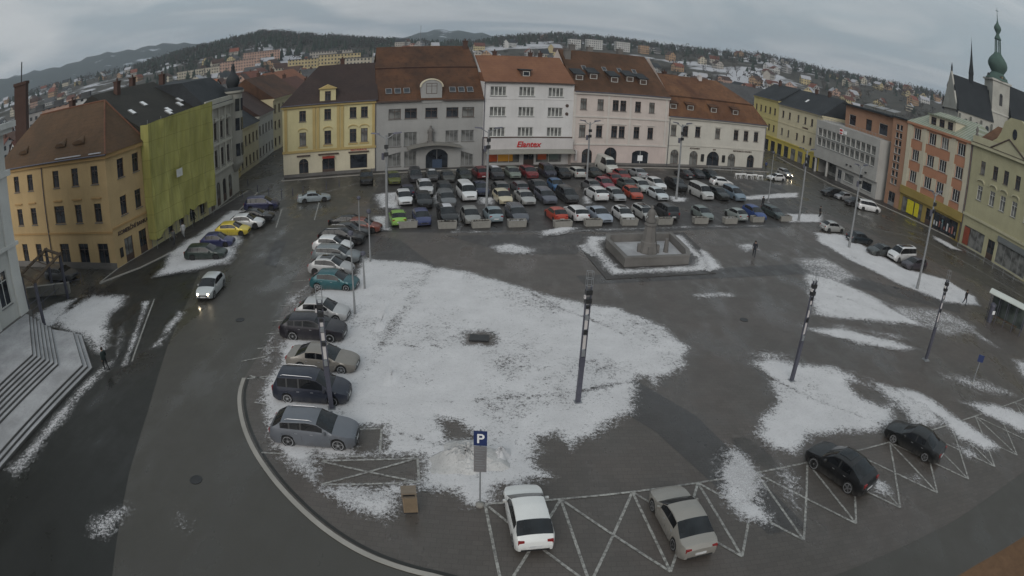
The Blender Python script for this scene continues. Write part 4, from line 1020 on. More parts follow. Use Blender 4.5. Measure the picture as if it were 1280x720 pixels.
for k in range(12):   # curved entrance canopy
    t0, t1 = k/12, (k+1)/12; x0, x1 = 4.8+8.4*t0, 4.8+8.4*t1; z0, z1 = 3.45+.55*math.sin(PI*t0), 3.45+.55*math.sin(PI*t1)
    mb.add([(x0, -1.6, z0), (x1, -1.6, z1), (x1, .0, z1+.15), (x0, .0, z0+.15), (x0, -1.6, z0+.22), (x1, -1.6, z1+.22), (x1, 0, z1+.37), (x0, 0, z0+.37)], [(0, 3, 2, 1), (4, 5, 6, 7), (0, 1, 5, 4)])
mb.build('canopy', plaster('canopy_stone', (.20, .19, .17)), rt)
trim(rt, 'door_panel', plain('blue_grey_door', (.04, .06, .10), .5), [(8.9, 10.4, .05, .1, 0, 1.5)])
# statue on the canopy
mb = MB(); mb.lathe([(.30, 0), (.34, .3), (.26, .9), (.30, 1.3), (.27, 1.55), (.12, 1.68), (.13, 1.85), (.10, 1.98)], n=10); mb.box(-.38, .38, -.3, .3, -.35, 0)
mb.tube((-.28, 0, 1.45), (-.40, -.1, 1.0), .08, .05); mb.tube((.28, 0, 1.45), (.36, -.2, 1.15), .08, .05)
st = mb.build('statue', M['stone'], None, smooth=50); st.matrix_world = rt.matrix_basis @ Matrix.Translation((8.45, -.6, 4.55)); st.scale = (1.35, 1.35, 1.25); tag(st, 'small stone statue above the canopy of the grey house', 'statue')
mb = MB(); mb.tube((0, 0, 0), (0, 0, 1.3), .012); 
# flank of the ground floor windows: slanted flood tops
mb = MB(); mb.add([(1.85, -.05, 2.5), (3.95, -.05, 3.0), (3.95, -.05, 3.25), (1.85, -.05, 3.25)], [(0, 1, 2, 3)]); mb.build('window_head', gry, rt); mb = MB(); mb.add([(13.35, -.05, 2.75), (15.45, -.05, 2.1), (15.45, -.05, 2.95), (13.35, -.05, 2.95)], [(0, 1, 2, 3)]); mb.build('window_head', gry, rt)

# --- white house with shop
wht = plaster('white_render', (.55, .535, .525), .45)
rt, L = house_root('white_house', C[2], C[3], 'white four storey house with bands of four-light windows above a shop with red script letters')
W_ = MB()
ops = [dict(x=x, z=z, w=2.6, h=1.55, s='fwl') for x in (2.35, 7.05, 12.0) for z in (12.4, 9.05, 5.7)]
facade(W_, rt, I4, 0, L, 4.7, 13.95, ops)
facade(W_, rt, Matrix.Translation((0, 1.2, 0)), 0, L, 0, 4.7, [dict(x=3.9, z=1.45, w=5.6, h=2.3, s='swl'), dict(x=8.2, z=1.3, w=1.8, h=2.6, s='db'), dict(x=11.7, z=1.45, w=4.6, h=2.3, s='sw')])
pr = [(-.4, 13.95, 0, 0), (7, 18.2, .1, .1), (14, 13.95, 0, 0)]
sidewalls(W_, L, 13.6, 0, 13.95); gable_wall(W_, pr, .02); gable_wall(W_, pr, L-.02)
W_.build('wall', wht, rt)
rf = roof_solid(rt, pr, 0, L, tiles('orange_tiles', (.20, .088, .048), (.25, .115, .06), .3), over=.02)
mb = MB(); mb.box(6.4, 8.0, 1.2, 4.0, 14.6, 15.9); dmr = mb.build('dormer', M['frame_brown'], rf)
mb = MB(); mb.box(6.2, 8.2, 1.0, 4.4, 15.9, 16.05); mb.build('dormer_roof', M['slate'], dmr)
f, p, s = win_meshes(1.1, .8, 'cw'); q = link('window', f, dmr, (7.2, 1.03, 15.3)); link('pane', p, q)
for x in (3.5, 9.8, 11.6): chimney(rf, x, 7.3, 18.0, .8, w=.6)
trim(rt, 'eaves_fascia', M['frame_brown'], [(0, L, -.52, -.4, 13.8, 14.0)])
trim(rt, 'string_course', M['frame_brown'], [(0, L, -.1, 0, 4.7, 4.9)]); trim(rt, 'string_course', wht, [(0, L, -.06, 0, 11.1, 11.2)])
mb = MB(); mb.box(.15, L-.15, -1.0, 0.0, 3.0, 4.69); sg_ = mb.build('shop_fascia', M['white_panel'], rt)
tm = text_mesh('Elantex', 1.35, .06, shear=.25); tm.materials.append(M['red_sign']); link('lettering', tm, sg_, (7.3, -1.06, 3.35), (PI/2, 0, 0))
mb = MB(); mb.add([(.15, -1.0, 2.99), (L-.15, -1.0, 2.99), (L-.15, -2.2, 2.5), (.15, -2.2, 2.5), (.15, -1.0, 2.87), (L-.15, -1.0, 2.87), (L-.15, -2.2, 2.38), (.15, -2.2, 2.38)], [(0, 3, 2, 1), (4, 5, 6, 7), (3, 7, 6, 2), (0, 4, 7, 3), (1, 2, 6, 5)])
mb.build('awning', plaster('awning_sheet', (.24, .23, .20)), rt)
ylw = emit('warm_shop_interior', (.42, .20, .02), .10); rdw = emit('red_shop_interior', (.30, .06, .02), .06); grw = emit('grey_green_shop_interior', (.10, .13, .11), .05)
for a_, b_, m__ in ((1.5, 2.9, rdw), (3.0, 5.5, ylw), (9.8, 11.3, rdw), (11.8, 13.4, grw)):
    mb = MB(); mb.box(a_, b_, 1.2+.135, 1.2+.15, .6+.2*(a_ > 9), 2.1); mb.build('shop_display', m__, rt)
for z in (8.8, 10.2): 
    mb = MB(); mb.lathe([(.0, -.1), (.28, -.08), (.28, .02), (0, .02)], n=12, axis='y'); mb.build('round_vent', M['frame_brown'], rt, loc=(14.0, -.02, z))
downpipe(rt, .12, .2, 13.8)

# --- pink house
pnk = plaster('pale_pink_render', (.52, .45, .41), .5); pnk2 = plaster('pink_ground_floor', (.52, .43, .395), .5); pst = plaster('pale_stone_trim', (.52, .48, .44), .5)
rt, L = house_root('pink_house', C[3], C[4], 'pale pink house with a tall rust brown roof full of shed dormers')
W_ = MB()
xs_ = (1.8, 4.9, 7.75, 9.2, 12.1, 14.9)
ops = [dict(x=x, z=10.6, w=1.15, h=1.9, s='tb') for x in xs_]+[dict(x=x, z=5.95, w=1.15, h=2.1, s='tb') for x in xs_]
facade(W_, rt, I4, 0, L, 3.7, 12.75, ops)
facade(W_, rt, I4, 0, L, 0, 3.7, [dict(x=2.9, z=1.55, w=1.9, h=2.7, s='ab', arch=1), dict(x=7.3, z=1.6, w=2.4, h=3.2, s='db', arch=1), dict(x=13.2, z=1.55, w=3.4, h=2.5, s='sw', arch=1, flat=.6)], 1)
pr = [(-.4, 12.75, 0, 0), (8.5, 19.8, .3, .9), (17, 12.75, 0, 0)]
sidewalls(W_, L, 16.6, 0, 12.75); gable_wall(W_, pr, .02); gable_wall(W_, pr, L-.02)
W_.build('wall', [pnk, pnk2], rt)
rf = roof_solid(rt, pr, 0, L, tiles('rust_brown_tiles', (.072, .040, .024), (.13, .064, .034), .55), over=.02)
for x, y in ((1.6, 1.9), (4.4, 2.3), (8.2, 1.9), (11.4, 2.3), (13.9, 1.9)):
    zb_ = 12.75+(y+.4)*.79
    shed_dormer(rf, x, y, zb_-.1, 1.7, 1.15, 2.4, M['frame_brown'], M['slate'], 'cw', .75)
for x in (3.5, 7.4, 10.4, 13.4): skylight(rf, x, 4.6, 16.72, R(38.4), .8, 1.1)
for x, y, z in ((1.2, 6.8, 18.2), (3.2, 9.6, 19.3), (6.8, 9.9, 19.1), (12.8, 9.5, 19.2)): chimney(rf, x, y, z, 1.5, 'stone', 1.0)
trim(rt, 'cornice', pst, [(-.05, L+.05, -.35, 0, 12.35, 12.7)]); trim(rt, 'string_course', pst, [(0, L, -.15, 0, 8.35, 8.6)]); trim(rt, 'string_course', pst, [(0, L, -.15, 0, 3.6, 3.85)])
for x in (.25, 6.4, 10.6, L-.6): trim(rt, 'pilaster', pst, [(x-.2, x+.2, -.1, 0, 3.85, 12.35)])
for x in xs_: trim(rt, 'hood_mould', pst, [(x-.8, x+.8, -.16, 0, 7.25, 7.4)])
gutter(rt, 0, L, -.5, 12.75)
mb = MB(); mb.box(12.7, 13.7, .02, .1, .9, 1.9); mb.build('shop_poster', M['white_paint'], rt)
trim(rt, 'plinth', M['stone'], [(0, L, -.05, 0, 0, .5)])
mb = MB(); mb.box(-.45, -.25, -.9, -.1, 1.0, 2.8); mb.build('hanging_sign', M['white_panel'], rt, loc=(.9, 0, 0))

# --- low white house
lww = plaster('off_white_render', (.50, .475, .42), .45); tred = tiles('mixed_red_tiles', (.105, .046, .026), (.21, .10, .045), .5)
rt, L = house_root('low_white_house', C[4], C[5], 'long low off-white house with arched ground floor openings and a red mansard roof')
W_ = MB()
facade(W_, rt, I4, 0, L, 4.0, 9.3, [dict(x=x, z=6.75, w=1.2, h=2.0, s='tb') for x in (1.3, 3.9, 6.7, 11.4, 16.0, 18.6, 21.3)])
facade(W_, rt, I4, 0, L, 0, 4.0, [dict(x=1.9, z=1.85, w=1.8, h=2.7, s='ab', arch=1), dict(x=6.2, z=1.75, w=1.9, h=2.7, s='ab', arch=1), dict(x=10.8, z=1.6, w=3.0, h=3.2, s='gb', arch=1), dict(x=15.4, z=1.65, w=1.9, h=2.7, s='ab', arch=1), dict(x=20.4, z=1.65, w=1.9, h=2.7, s='ab', arch=1)])
pr = [(-.45, 9.35, 0, 0), (2.2, 13.0, .1, 2.4), (8, 16.8, .2, 8), (16, 9.35, 0, 0)]
sidewalls(W_, L, 15.6, 0, 9.3); gable_wall(W_, pr, .02)
W_.build('wall', lww, rt)
rf = roof_solid(rt, pr, 0, L, tred, over=.02)
for x in (1.2, 5.0, 10.4, 15.8): shed_dormer(rf, x, .55, 10.6, 1.7, 1.15, 2.0, M['frame_brown'], tdk, 'cw', .55)
chimney(rf, 11.5, 7.6, 16.3, 1.0, 'white_panel'); chimney(rf, 4, 9, 16, 1.2)
trim(rt, 'roof_step', tdk, [(.1, L-2.5, 2.05, 2.3, 12.85, 13.1)])
trim(rt, 'cornice', lww, [(0, L+.05, -.35, 0, 9.0, 9.3)]); trim(rt, 'string_course', lww, [(0, L, -.12, 0, 4.0, 4.2)])
for x in (1.3, 3.9, 6.7, 11.4, 16.0, 18.6, 21.3): trim(rt, 'hood_mould', lww, [(x-.8, x+.8, -.15, 0, 7.95, 8.1)])
trim(rt, 'plinth', M['stone'], [(0, L, -.05, 0, 0, .5)])
for x, b, s_ in ((6.3, 'POTRAVINY', .42), (10.9, 'BAR', .38), (18, 'RESTAURACE U RADNICE', .42)):
    tm = text_mesh(b, s_); tm.materials.append(M['frame_brown']); link('lettering', tm, rt, (x, -.05, 3.45), (PI/2, 0, 0))
for x in (8.2, 13.3): trim(rt, 'notice_board', M['black'], [(x-.35, x+.35, -.12, 0, 1.2, 2.6)])
gutter(rt, 0, L, -.5, 9.35); downpipe(rt, .3, .2, 9.2); downpipe(rt, L-.2, .2, 9.2)

# ---------------------------------------------------------------- left row
och = plaster('ochre_render', (.47, .33, .16), .55, .6); ocht = plaster('ochre_trim', (.40, .25, .10), .5)
A0, A1, A2, A3, A4 = (-62, 47.4), (-40.4, 47.4), (-39.6, 54), (-38.6, 67), (-40.2, 80)
rt, L = house_root('ochre_corner_house', A0, A1, 'ochre corner house with a large brown hipped roof and bank lettering')
W_ = MB()
sh = 5.0
xsS = [1.4, 4.5, 7.6, 12.9, 16.4, 19.7]
ops = [dict(x=x, z=10.1, w=1.15, h=1.9, s='tb') for x in xsS]+[dict(x=x, z=6.1, w=(1.9 if abs(x-12.9) < .1 else 1.15), h=2.0, s='tb') for x in xsS]
facade(W_, rt, I4, 0, L, 3.4, 12.1, ops); facade(W_, rt, I4, 0, L, 0, 3.4, [dict(x=x, z=1.55, w=1.7 if x > 12 else 1.2, h=2.5, s='tb') for x in xsS])
e = Vector(A2)-Vector(A1); LE = e.length; ang = math.atan2(e.y, e.x)
TE = Matrix.Translation((L, 0, 0)) @ Matrix.Rotation(ang, 4, 'Z')
facade(W_, rt, TE, 0, LE, 3.4, 12.1, [dict(x=x, z=z, w=1.1, h=2.0, s='tb') for x in (2.4, 5.0) for z in (10.15, 6.2)])
facade(W_, rt, TE, 0, LE, 0, 3.4, [dict(x=2.5, z=1.35, w=1.5, h=2.7, s='db'), dict(x=5.1, z=1.35, w=1.4, h=2.7, s='db')])
W_.add([(0, 0, 0), (0, 12.5, 0), (0, 12.5, 12.1), (0, 0, 12.1), (L+.6, 6.6, 0), (L+.6, 6.6, 12.1), (L+.6, 12.5, 0), (L+.6, 12.5, 12.1)], [(0, 1, 2, 3), (4, 6, 7, 5), (1, 6, 7, 2)])
W_.build('wall', och, rt)
br_t = tiles('brown_tiles', (.090, .055, .030), (.13, .072, .036), .4)
mb = MB(); o_ = .45
q = {'sw': (-.3, -o_, 12.15), 'se': (L+o_, -o_, 12.15), 'ne': (L+.75+o_, 6.7, 12.15), 'nw': (-.3, 13, 12.15), 'r0': (4.0, 6.2, 17.4), 'r1': (L-4.9, 6.2, 17.4), 'n2': (L-4.0, 13, 12.15)}
K_ = list(q); V_ = [q[k] for k in K_]; ix = {k: i for i, k in enumerate(K_)}
mb.add(V_, [(ix['sw'], ix['se'], ix['r1'], ix['r0']), (ix['se'], ix['ne'], ix['r1']), (ix['ne'], ix['n2'], ix['r1']), (ix['n2'], ix['nw'], ix['r0'], ix['r1']), (ix['nw'], ix['sw'], ix['r0']), (ix['sw'], ix['nw'], ix['n2'], ix['ne'], ix['se'])])
rf = mb.build('roof', br_t, rt)
mb = MB(); mb.tube(q['se'], q['r1'], .12, n=6); mb.tube(q['ne'], q['r1'], .12, n=6); mb.tube(q['r0'], q['r1'], .12, n=6); mb.build('ridge_tiles', tiles('ridge_clay', (.17, .07, .04), (.2, .09, .05)), rf)
for x in (5.4, 13.2, 16.5):
    mb = MB(); n = 8
    mb.add([(x+1.0*math.cos(PI*k/n), 0.9-.0, 13.45+.42*math.sin(PI*k/n)) for k in range(n+1)]+[(x+1.0*math.cos(PI*k/n)*.2, 2.2, 14.15+.1*math.sin(PI*k/n)) for k in range(n+1)], [tuple(range(n+1))]+[(k, k+1, n+2+k, n+1+k) for k in range(n)])
    mb.build('eyebrow_dormer', br_t, rf)
tm_ = [(13.4, 17.9, .2), (19.3, 21.2, .3)]
mb = MB()
for a, b_, c_ in tm_: mb.box(a, b_, -.38, -.18, 12.32, 12.42)
mb.build('eaves_snow', M['snow_cap'], rf)
chimney(rf, 9.5, 7.5, 16.5, 1.6); 
trim(rt, 'cornice', ocht, [(0, L+.3, -.3, 0, 11.7, 12.12)]); trim(rt, 'cornice', ocht, [(0, LE, -.3, 0, 11.7, 12.12)], TE)
trim(rt, 'string_course', ocht, [(0, L+.1, -.12, 0, 3.9, 4.1)]); trim(rt, 'string_course', ocht, [(0, LE, -.12, 0, 4.2, 4.4)], TE)
for x in xsS: trim(rt, 'hood_mould', ocht, [(x-.8, x+.8, -.16, 0, 7.6, 7.75)])
gutter(rt, -.3, L+.5, -.5, 12.12); downpipe(rt, 10.3, .2, 12.0)
trim(rt, 'plinth', M['stone'], [(0, L, -.07, 0, 0, .7)])
tm = text_mesh('KOMERČNÍ BANKA', .62); tm.materials.append(M['frame_brown']); o = link('lettering', tm, rt); o.matrix_local = TE @ Matrix.Translation((3.55, -.06, 3.35)) @ Matrix.Rotation(PI/2, 4, 'X')
trim(rt, 'notice_board', M['black'], [(.8, 1.3, -.1, 0, 1.0, 2.0)], TE)

# --- house under green scaffold netting
def netmat():
    m, nt, b = nt_new('yellow_green_netting')
    co = coord(nt); v = noise(nt, coord(nt, (1, 1, .25)), .6, 4, .6); v2 = noise(nt, coord(nt, (1, 1, .15)), 2.2, 4)
    br = N(nt, 'ShaderNodeTexBrick', Scale=1.0); br.inputs['Brick Width'].default_value = 2.6; br.inputs['Row Height'].default_value = 2.0; br.inputs['Mortar Size'].default_value = .035; br.offset = 0
    br.inputs['Color1'].default_value = (1, 1, 1, 1); br.inputs['Color2'].default_value = (.88, .88, .88, 1); br.inputs['Mortar'].default_value = (.62, .62, .55, 1)
    mp = nt.nodes.new('ShaderNodeMapping'); mp.inputs['Rotation'].default_value = (PI/2, 0, 0); nt.links.new(co, mp.inputs[0]); nt.links.new(mp.outputs[0], br.inputs['Vector'])
    a = mixc(nt, ramp(nt, v, .3, .7), (.29, .275, .085), (.43, .405, .14)); a = mixc(nt, ramp(nt, v2, .45, .7, 0, .35), a, (.19, .18, .08))
    a = mixc(nt, .8, a, br.outputs['Color'], 'MULTIPLY')
    nt.links.new(a, b.inputs['Base Color']); b.inputs['Roughness'].default_value = .8; b.inputs['Specular IOR Level'].default_value = .15
    bp = N(nt, 'ShaderNodeBump', Strength=.5, Distance=.2); nt.links.new(v2, bp.inputs['Height']); nt.links.new(bp.outputs[0], b.inputs['Normal'])
    return m
rt, L = house_root('scaffolded_house', A2, A3, 'house wrapped in yellow green scaffold netting under a long dark roof')
W_ = MB(); facade(W_, rt, I4, 0, L, 0, 13.0, [dict(x=x, z=z, w=1.1, h=1.9, s='tb') for x in (1.5, 4, 6.5, 9, 11.5) for z in (1.6, 5.5, 9.5)]); sidewalls(W_, L, 20, 0, 13.0); 
dgt = tiles('old_grey_brown_tiles', (.035, .033, .028), (.05, .046, .038), .5)
pr = [(-.4, 13.2, 0, 0), (9, 18.3, 0, 0), (20.4, 13.0, 0, 0)]
gable_wall(W_, pr, .02); gable_wall(W_, pr, L-.02); W_.build('wall', yel, rt)
rf = roof_solid(rt, pr, 0, L, dgt, over=.05)
for x, y in ((2.0, 3.5), (5.5, 4.5), (7.2, 1.6), (7.8, 2.1), (11.0, 2.6), (12.2, 3.5)): skylight(rf, x, y, 13.2+(y+.4)*.543, R(28.5), .75, 1.15, mat='white_paint')
chimney(rf, 4, 8, 18, 1.2); chimney(rf, 10, 10.5, 18, 1.3)
mb = MB(); nx, nz = 52, 28
vs = []
for j in range(nz+1):
    for i in range(nx+1):
        x = -.5+(L+.6)*i/nx; z = 2.0+12.0*j/nz-(.0)
        if j == 0: z = 1.0+1.4*float(vnoise(np.array([x*.5+3.]), np.array([2.2]))[0])+(1.0 if 7 < x < 11 else 0)
        y = -1.25+.16*math.sin(x*2*PI/2.6)*0+.4*(float(vnoise(np.array([x*1.1]), np.array([z*.35]))[0])-.5)+.15*(float(vnoise(np.array([x*2.6+5]), np.array([z*.9]))[0])-.5)+.10*abs(math.sin(x*PI/2.6))
        vs.append((x, y, z+(x/L)*.6 if j else z))
fs_ = [(j*(nx+1)+i, j*(nx+1)+i+1, (j+1)*(nx+1)+i+1, (j+1)*(nx+1)+i) for j in range(nz) for i in range(nx)]
mb.add(vs, fs_); b0 = len(mb.v)
mb.add([(-.5, y, z) for y in (-1.25, 0) for z in (1.2, 13.9)], [(0, 1, 3, 2)])
net = mb.build('scaffold_netting', netmat(), rt, smooth=60)
for k in range(6):
    x = -.3+2.6*k; mb = MB(); mb.tube((x, -1.0, 0), (x, -1.0, 14.4), .035, n=6); mb.tube((x, -.25, 0), (x, -.25, 13.4), .035, n=6); mb.build('scaffold_post', M['steel'], rt)
for z in (2.2, 6.2, 10.2, 13.6):
    mb = MB(); mb.box(-.4, L, -.95, -.3, z, z+.05); mb.build('scaffold_deck', M['wood'], rt)
mb = MB(); mb.box(4.2, 5.4, -1.62, -1.58, 7.0, 7.9); mb.build('banner', M['frame_white'], rt)
# --- ornate grey house with corner oriel
orn = plaster('ornate_grey_render', (.34, .325, .28), .6); ornt = plaster('ornate_trim', (.42, .40, .34), .5)
rt, L = house_root('ornate_house', A3, A4, 'ornate grey house with tall windows and a domed corner oriel')
W_ = MB()
ops = [dict(x=x, z=10.2, w=1.1, h=2.3, s='tb') for x in (1.6, 4.0, 6.5, 8.9)]+[dict(x=x, z=6.5, w=1.1, h=2.4, s='tb') for x in (1.6, 4.0, 6.5, 8.9)]
facade(W_, rt, I4, 0, L, 4.6, 13.9, ops); facade(W_, rt, I4, 0, L, 0, 4.6, [dict(x=x, z=1.7, w=1.5, h=3.2, s='db', arch=1) for x in (1.7, 4.2, 6.7, 9.2)])
pr = [(-.4, 13.9, 0, 0), (3.5, 17.5, .3, 2), (12, 17.8, .3, 2), (15, 13.9, 0, 0)]
sidewalls(W_, L, 14.6, 0, 13.9); W_.build('wall', orn, rt)
rf = roof_solid(rt, pr, 0, L, M['slate'], over=.02); chimney(rf, 3, 8, 17.6, 1.4); chimney(rf, 7.5, 10, 17.6, 1.2, 'stone')
trim(rt, 'cornice', ornt, [(0, L, -.55, 0, 13.4, 13.9)]); trim(rt, 'balustrade', ornt, [(0, L, -.3, -.05, 13.9, 14.6)])
for z in (4.6, 8.3): trim(rt, 'string_course', ornt, [(0, L, -.25, 0, z, z+.3)])
for x in (.3, 2.8, 5.25, 7.7, 10.2): trim(rt, 'pilaster', ornt, [(x-.25, x+.25, -.16, 0, 4.9, 13.4)])
for x in (1.6, 4.0, 6.5, 8.9): trim(rt, 'window_pediment', ornt, [(x-.8, x+.8, -.3, 0, 11.6, 11.8), (x-.5, x+.5, -.25, 0, 11.8, 12.0)])
mb = MB(); xo, yo = L-1.4, .1
mb.lathe([(.5, 3.2), (1.3, 4.3), (1.45, 4.6), (1.45, 14.6), (1.75, 14.8), (1.75, 15.1)], c=(xo, yo, 0), n=12); orl = mb.build('oriel', orn, rt, smooth=30)
mb = MB(); mb.lathe([(1.75, 15.1), (1.5, 15.4), (.8, 15.6), (.95, 16.0), (1.1, 16.5), (.95, 17.0), (.55, 17.5), (.28, 17.8), (.25, 18.3), (.36, 18.5), (.2, 18.8), (.06, 19.1), (.04, 20)], c=(xo, yo, 0), n=14); mb.build('dome', M['slate'], orl, smooth=60)
for zc_ in (6.5, 10.2, 13):
    for a in (-2.3, -1.57, -.8):
        mb = MB(); mb.box(-.35, .35, -.04, .04, -.9, .9); o = mb.build('oriel_window', M['glass'], orl); o.location = (xo+1.44*math.cos(a), yo+1.44*math.sin(a), zc_); o.rotation_euler = (0, 0, a+PI/2)

# --- low terraces down the side street
def plainhouse(name, A, Bv, D, eave, ridge, wallc, roofm, label, rows, n, ww=1.0, hh=1.7, chim=1, door=True, st='tb'):
    rt, L = house_root(name, A, Bv, label, group=None)
    W_ = MB(); sp_ = L/n
    ops = [dict(x=sp_*(i+.5), z=z, w=ww, h=hh, s=st) for z in rows for i in range(n)]
    facade(W_, rt, I4, 0, L, 0, eave, ops)
    pr = [(-.4, eave, 0, 0), (D/2, ridge, 0, 0), (D+.4, eave, 0, 0)]
    sidewalls(W_, L, D, 0, eave); gable_wall(W_, pr, .02); gable_wall(W_, pr, L-.02)
    W_.build('wall', plaster(name+'_render', wallc, .5), rt)
    rf = roof_solid(rt, pr, 0, L, roofm, over=.04)
    for k in range(chim): chimney(rf, L*(k+.7)/(chim+.4), D/2+.4, ridge-.2, .9)
    trim(rt, 'cornice', plaster('pale_trim', sc3(wallc, 1.1), .4), [(0, L, -.25, 0, eave-.35, eave-.02)])
    return rt
S0, S1, S2, S3, S4 = (-42.2, 80.6), (-45.2, 91.0), (-46.6, 102.0), (-48.6, 114.0), (-49.5, 132)
br2 = tiles('brown_street_tiles', (.06, .035, .03), (.08, .05, .04)); br3 = tiles('reddish_street_tiles', (.12, .05, .035), (.15, .06, .04))
plainhouse('terrace_house', S0, S1, 12, 7.2, 11.5, (.44, .36, .17), br2, 'low yellow house just past the domed oriel in the side street', (1.7, 5.2), 5)
plainhouse('terrace_house', S1, S2, 12, 7.8, 12.2, (.42, .38, .26), M['slate'], 'cream house with a grey roof second past the domed oriel', (1.7, 5.4), 5)
plainhouse('terrace_house', S2, S3, 12, 8.6, 13.0, (.36, .35, .31), br2, 'pale grey house with a brown roof third past the domed oriel', (1.7, 5.8), 5)
plainhouse('terrace_house', S3, S4, 13, 10.8, 15.5, (.46, .40, .25), tdk, 'tall cream house with three storeys at the end of the side street', (1.7, 5.2, 8.6), 7)
plainhouse('terrace_house', S4, (-50.5, 150), 13, 9.5, 14.0, (.45, .42, .36), br3, 'pale house with a reddish roof at the far bend of the side street', (1.7, 5.2, 8), 7)
plainhouse('terrace_house', (-36.2, 112), (-35.8, 99.4), 10, 9.0, 12.5, (.40, .37, .30), br2, 'narrow house behind the yellow corner house facing the side street', (1.7, 5.2), 4)

# ---------------------------------------------------------------- right row, measured along one building line
RA = Vector((66, 137)); RU = (Vector((70, 104))-RA).normalized()
def rp(s, off=0.0): nn = Vector((-RU.y, RU.x)); p = RA+RU*s+nn*off; return (p.x, p.y)
gyl = plaster('strong_yellow_render', (.45, .36, .07), .4); cr2 = plaster('cream_upper_render', (.52, .46, .31), .5)
def arcade(name, s0, s1, lab, wallu, wallg, xs1, roofm, ridge, eave):
    rt, L = house_root(name, rp(s0), rp(s1), lab)
    W_ = MB()
    facade(W_, rt, I4, 0, L, 3.8, eave, [dict(x=x, z=z, w=1.0, h=1.75, s='tb') for x in xs1 for z in (10.7, 6.2)])
    n = int(L/3.4); facade(W_, rt, I4, 0, L, 0, 3.8, [dict(x=L*(i+.5)/n, z=1.45, w=L/n-1.1, h=2.9, s='sg') for i in range(n)], 1, depth=1.2)
    pr = [(-.4, eave, 0, 0), (6.5, ridge, 0, 0), (14, eave, 0, 0)]
    sidewalls(W_, L, 13.6, 0, eave); gable_wall(W_, pr, .02); gable_wall(W_, pr, L-.02)
    W_.build('wall', [wallu, wallg], rt)
    rf = roof_solid(rt, pr, 0, L, roofm, over=.02)
    trim(rt, 'string_course', wallg, [(0, L, -.2, 0, 3.7, 4.0)]); trim(rt, 'string_course', wallu, [(0, L, -.1, 0, 8.3, 8.5)]); trim(rt, 'cornice', wallu, [(0, L, -.3, 0, eave-.4, eave-.02)])
    gutter(rt, 0, L, -.45, eave); return rt, rf, L
rt, rf, L = arcade('arcade_house', -21, -7.0, 'strong yellow house with an arcade at the mouth of the far street', plaster('yellow_upper', (.46, .39, .16), .5), gyl, (1.6, 4.2, 6.8, 9.4, 12), M['slate'], 18, 13.8)
chimney(rf, 4, 6, 17.5, 1.5)
rt, rf, L = arcade('arcade_house', -6.9, 13.9, 'long cream house with yellow arcade pillars and a slate roof', cr2, gyl, (2.3, 5.6, 9.8, 13.1, 16.2, 19.2), M['slate'], 17.8, 13.1)
for x in (8, 14): chimney(rf, x, 6.5, 17.4, 1.3)
skylight(rf, 9, 3, 15.4, R(35), .9, 1.3, mat='white_paint')
tm = text_mesh('KAVÁRNA', .55); tm.materials.append(M['frame_brown']); link('lettering', tm, rt, (13.5, -.05, 8.7), (PI/2, 0, 0))
# grey office box on posts
offc = plaster('office_grey_panels', (.36, .35, .33), .5); orgw = plaster('orange_render', (.34, .19, .12), .5)
rt, L = house_root('office_block', rp(14.0), rp(39.6), 'grey office block on posts with a window band and an orange set-back floor', 'office block')
W_ = MB()
T2 = Matrix.Translation((0, -1.8, 0))
wx_ = [1.6+1.86*i for i in range(12)]
facade(W_, rt, T2, 0, L-1.5, 3.5, 12.0, [dict(x=x, z=z, w=1.6, h=1.85, s='cwl') for x in wx_ for z in (9.45, 7.25)])
W_.add([(0, -1.8, 3.5), (L-1.5, -1.8, 3.5), (L-1.5, 5, 3.5), (0, 5, 3.5), (0, -1.8, 12.0), (L-1.5, -1.8, 12.0), (L-1.5, 5, 12.0), (0, 5, 12.0)], [(0, 3, 2, 1), (1, 2, 6, 5), (3, 0, 4, 7), (4, 5, 6, 7)])
facade(W_, rt, Matrix.Translation((0, 2.0, 0)), 0, 9.0, 0, 3.5, [dict(x=3.0, z=1.7, w=3.0, h=2.2, s='sw')])
facade(W_, rt, Matrix.Translation((0, -1.3, 0)), 9.0, L-1.5, 0, 3.5, [dict(x=10.4, z=1.4, w=1.6, h=2.8, s='dg'), dict(x=14.0, z=1.8, w=3.6, h=1.8, s='cw'), dict(x=20.6, z=1.8, w=3.6, h=1.8, s='cw')])
W_.add([(9, -1.3, 0), (9, 2, 0), (9, 2, 3.5), (9, -1.3, 3.5), (L-1.5, -1.3, 0), (L-1.5, 2, 0), (L-1.5, 2, 3.5), (L-1.5, -1.3, 3.5)], [(0, 1, 2, 3), (4, 7, 6, 5)])
sidewalls(W_, L, 14, 0, 12.3)
W_.build('wall', offc, rt)
W_ = MB()
facade(W_, rt, Matrix.Translation((5.5, 2.6, 0)), 0, L-5.5-.0, 12.0, 16.9, [dict(x=x, z=13.9, w=w_, h=2.4, s=s_) for x, w_, s_ in ((2.8, 2.6, 'sw'), (9.0, 2.2, 'sb'), (14.2, 3.0, 'sw'))])
W_.add([(5.5, 2.6, 12), (5.5, 14, 12), (5.5, 14, 16.9), (5.5, 2.6, 16.9), (L, 14, 12), (L, 14, 16.9), (L, 2.6, 12), (L, 2.6, 16.9)], [(0, 1, 2, 3), (1, 4, 5, 2), (4, 6, 7, 5)])
W_.build('set_back_floor', orgw, rt)
trim(rt, 'roof', M['slate'], [(5.2, L+.2, 1.6, 14.3, 16.9, 17.3)])
for x in (11, 15, 19): 
    mb = MB(); mb.box(-1.6, 1.6, -1.1, 1.1, 0, .1); o = mb.build('roof_panel', M['frame_grey'], rt, loc=(x, 6, 18.2)); o.rotation_euler = (R(15), 0, 0)
    mb = MB(); mb.tube((0, .8, -1.4), (0, .8, 0), .05); mb.build('strut', M['steel'], o)
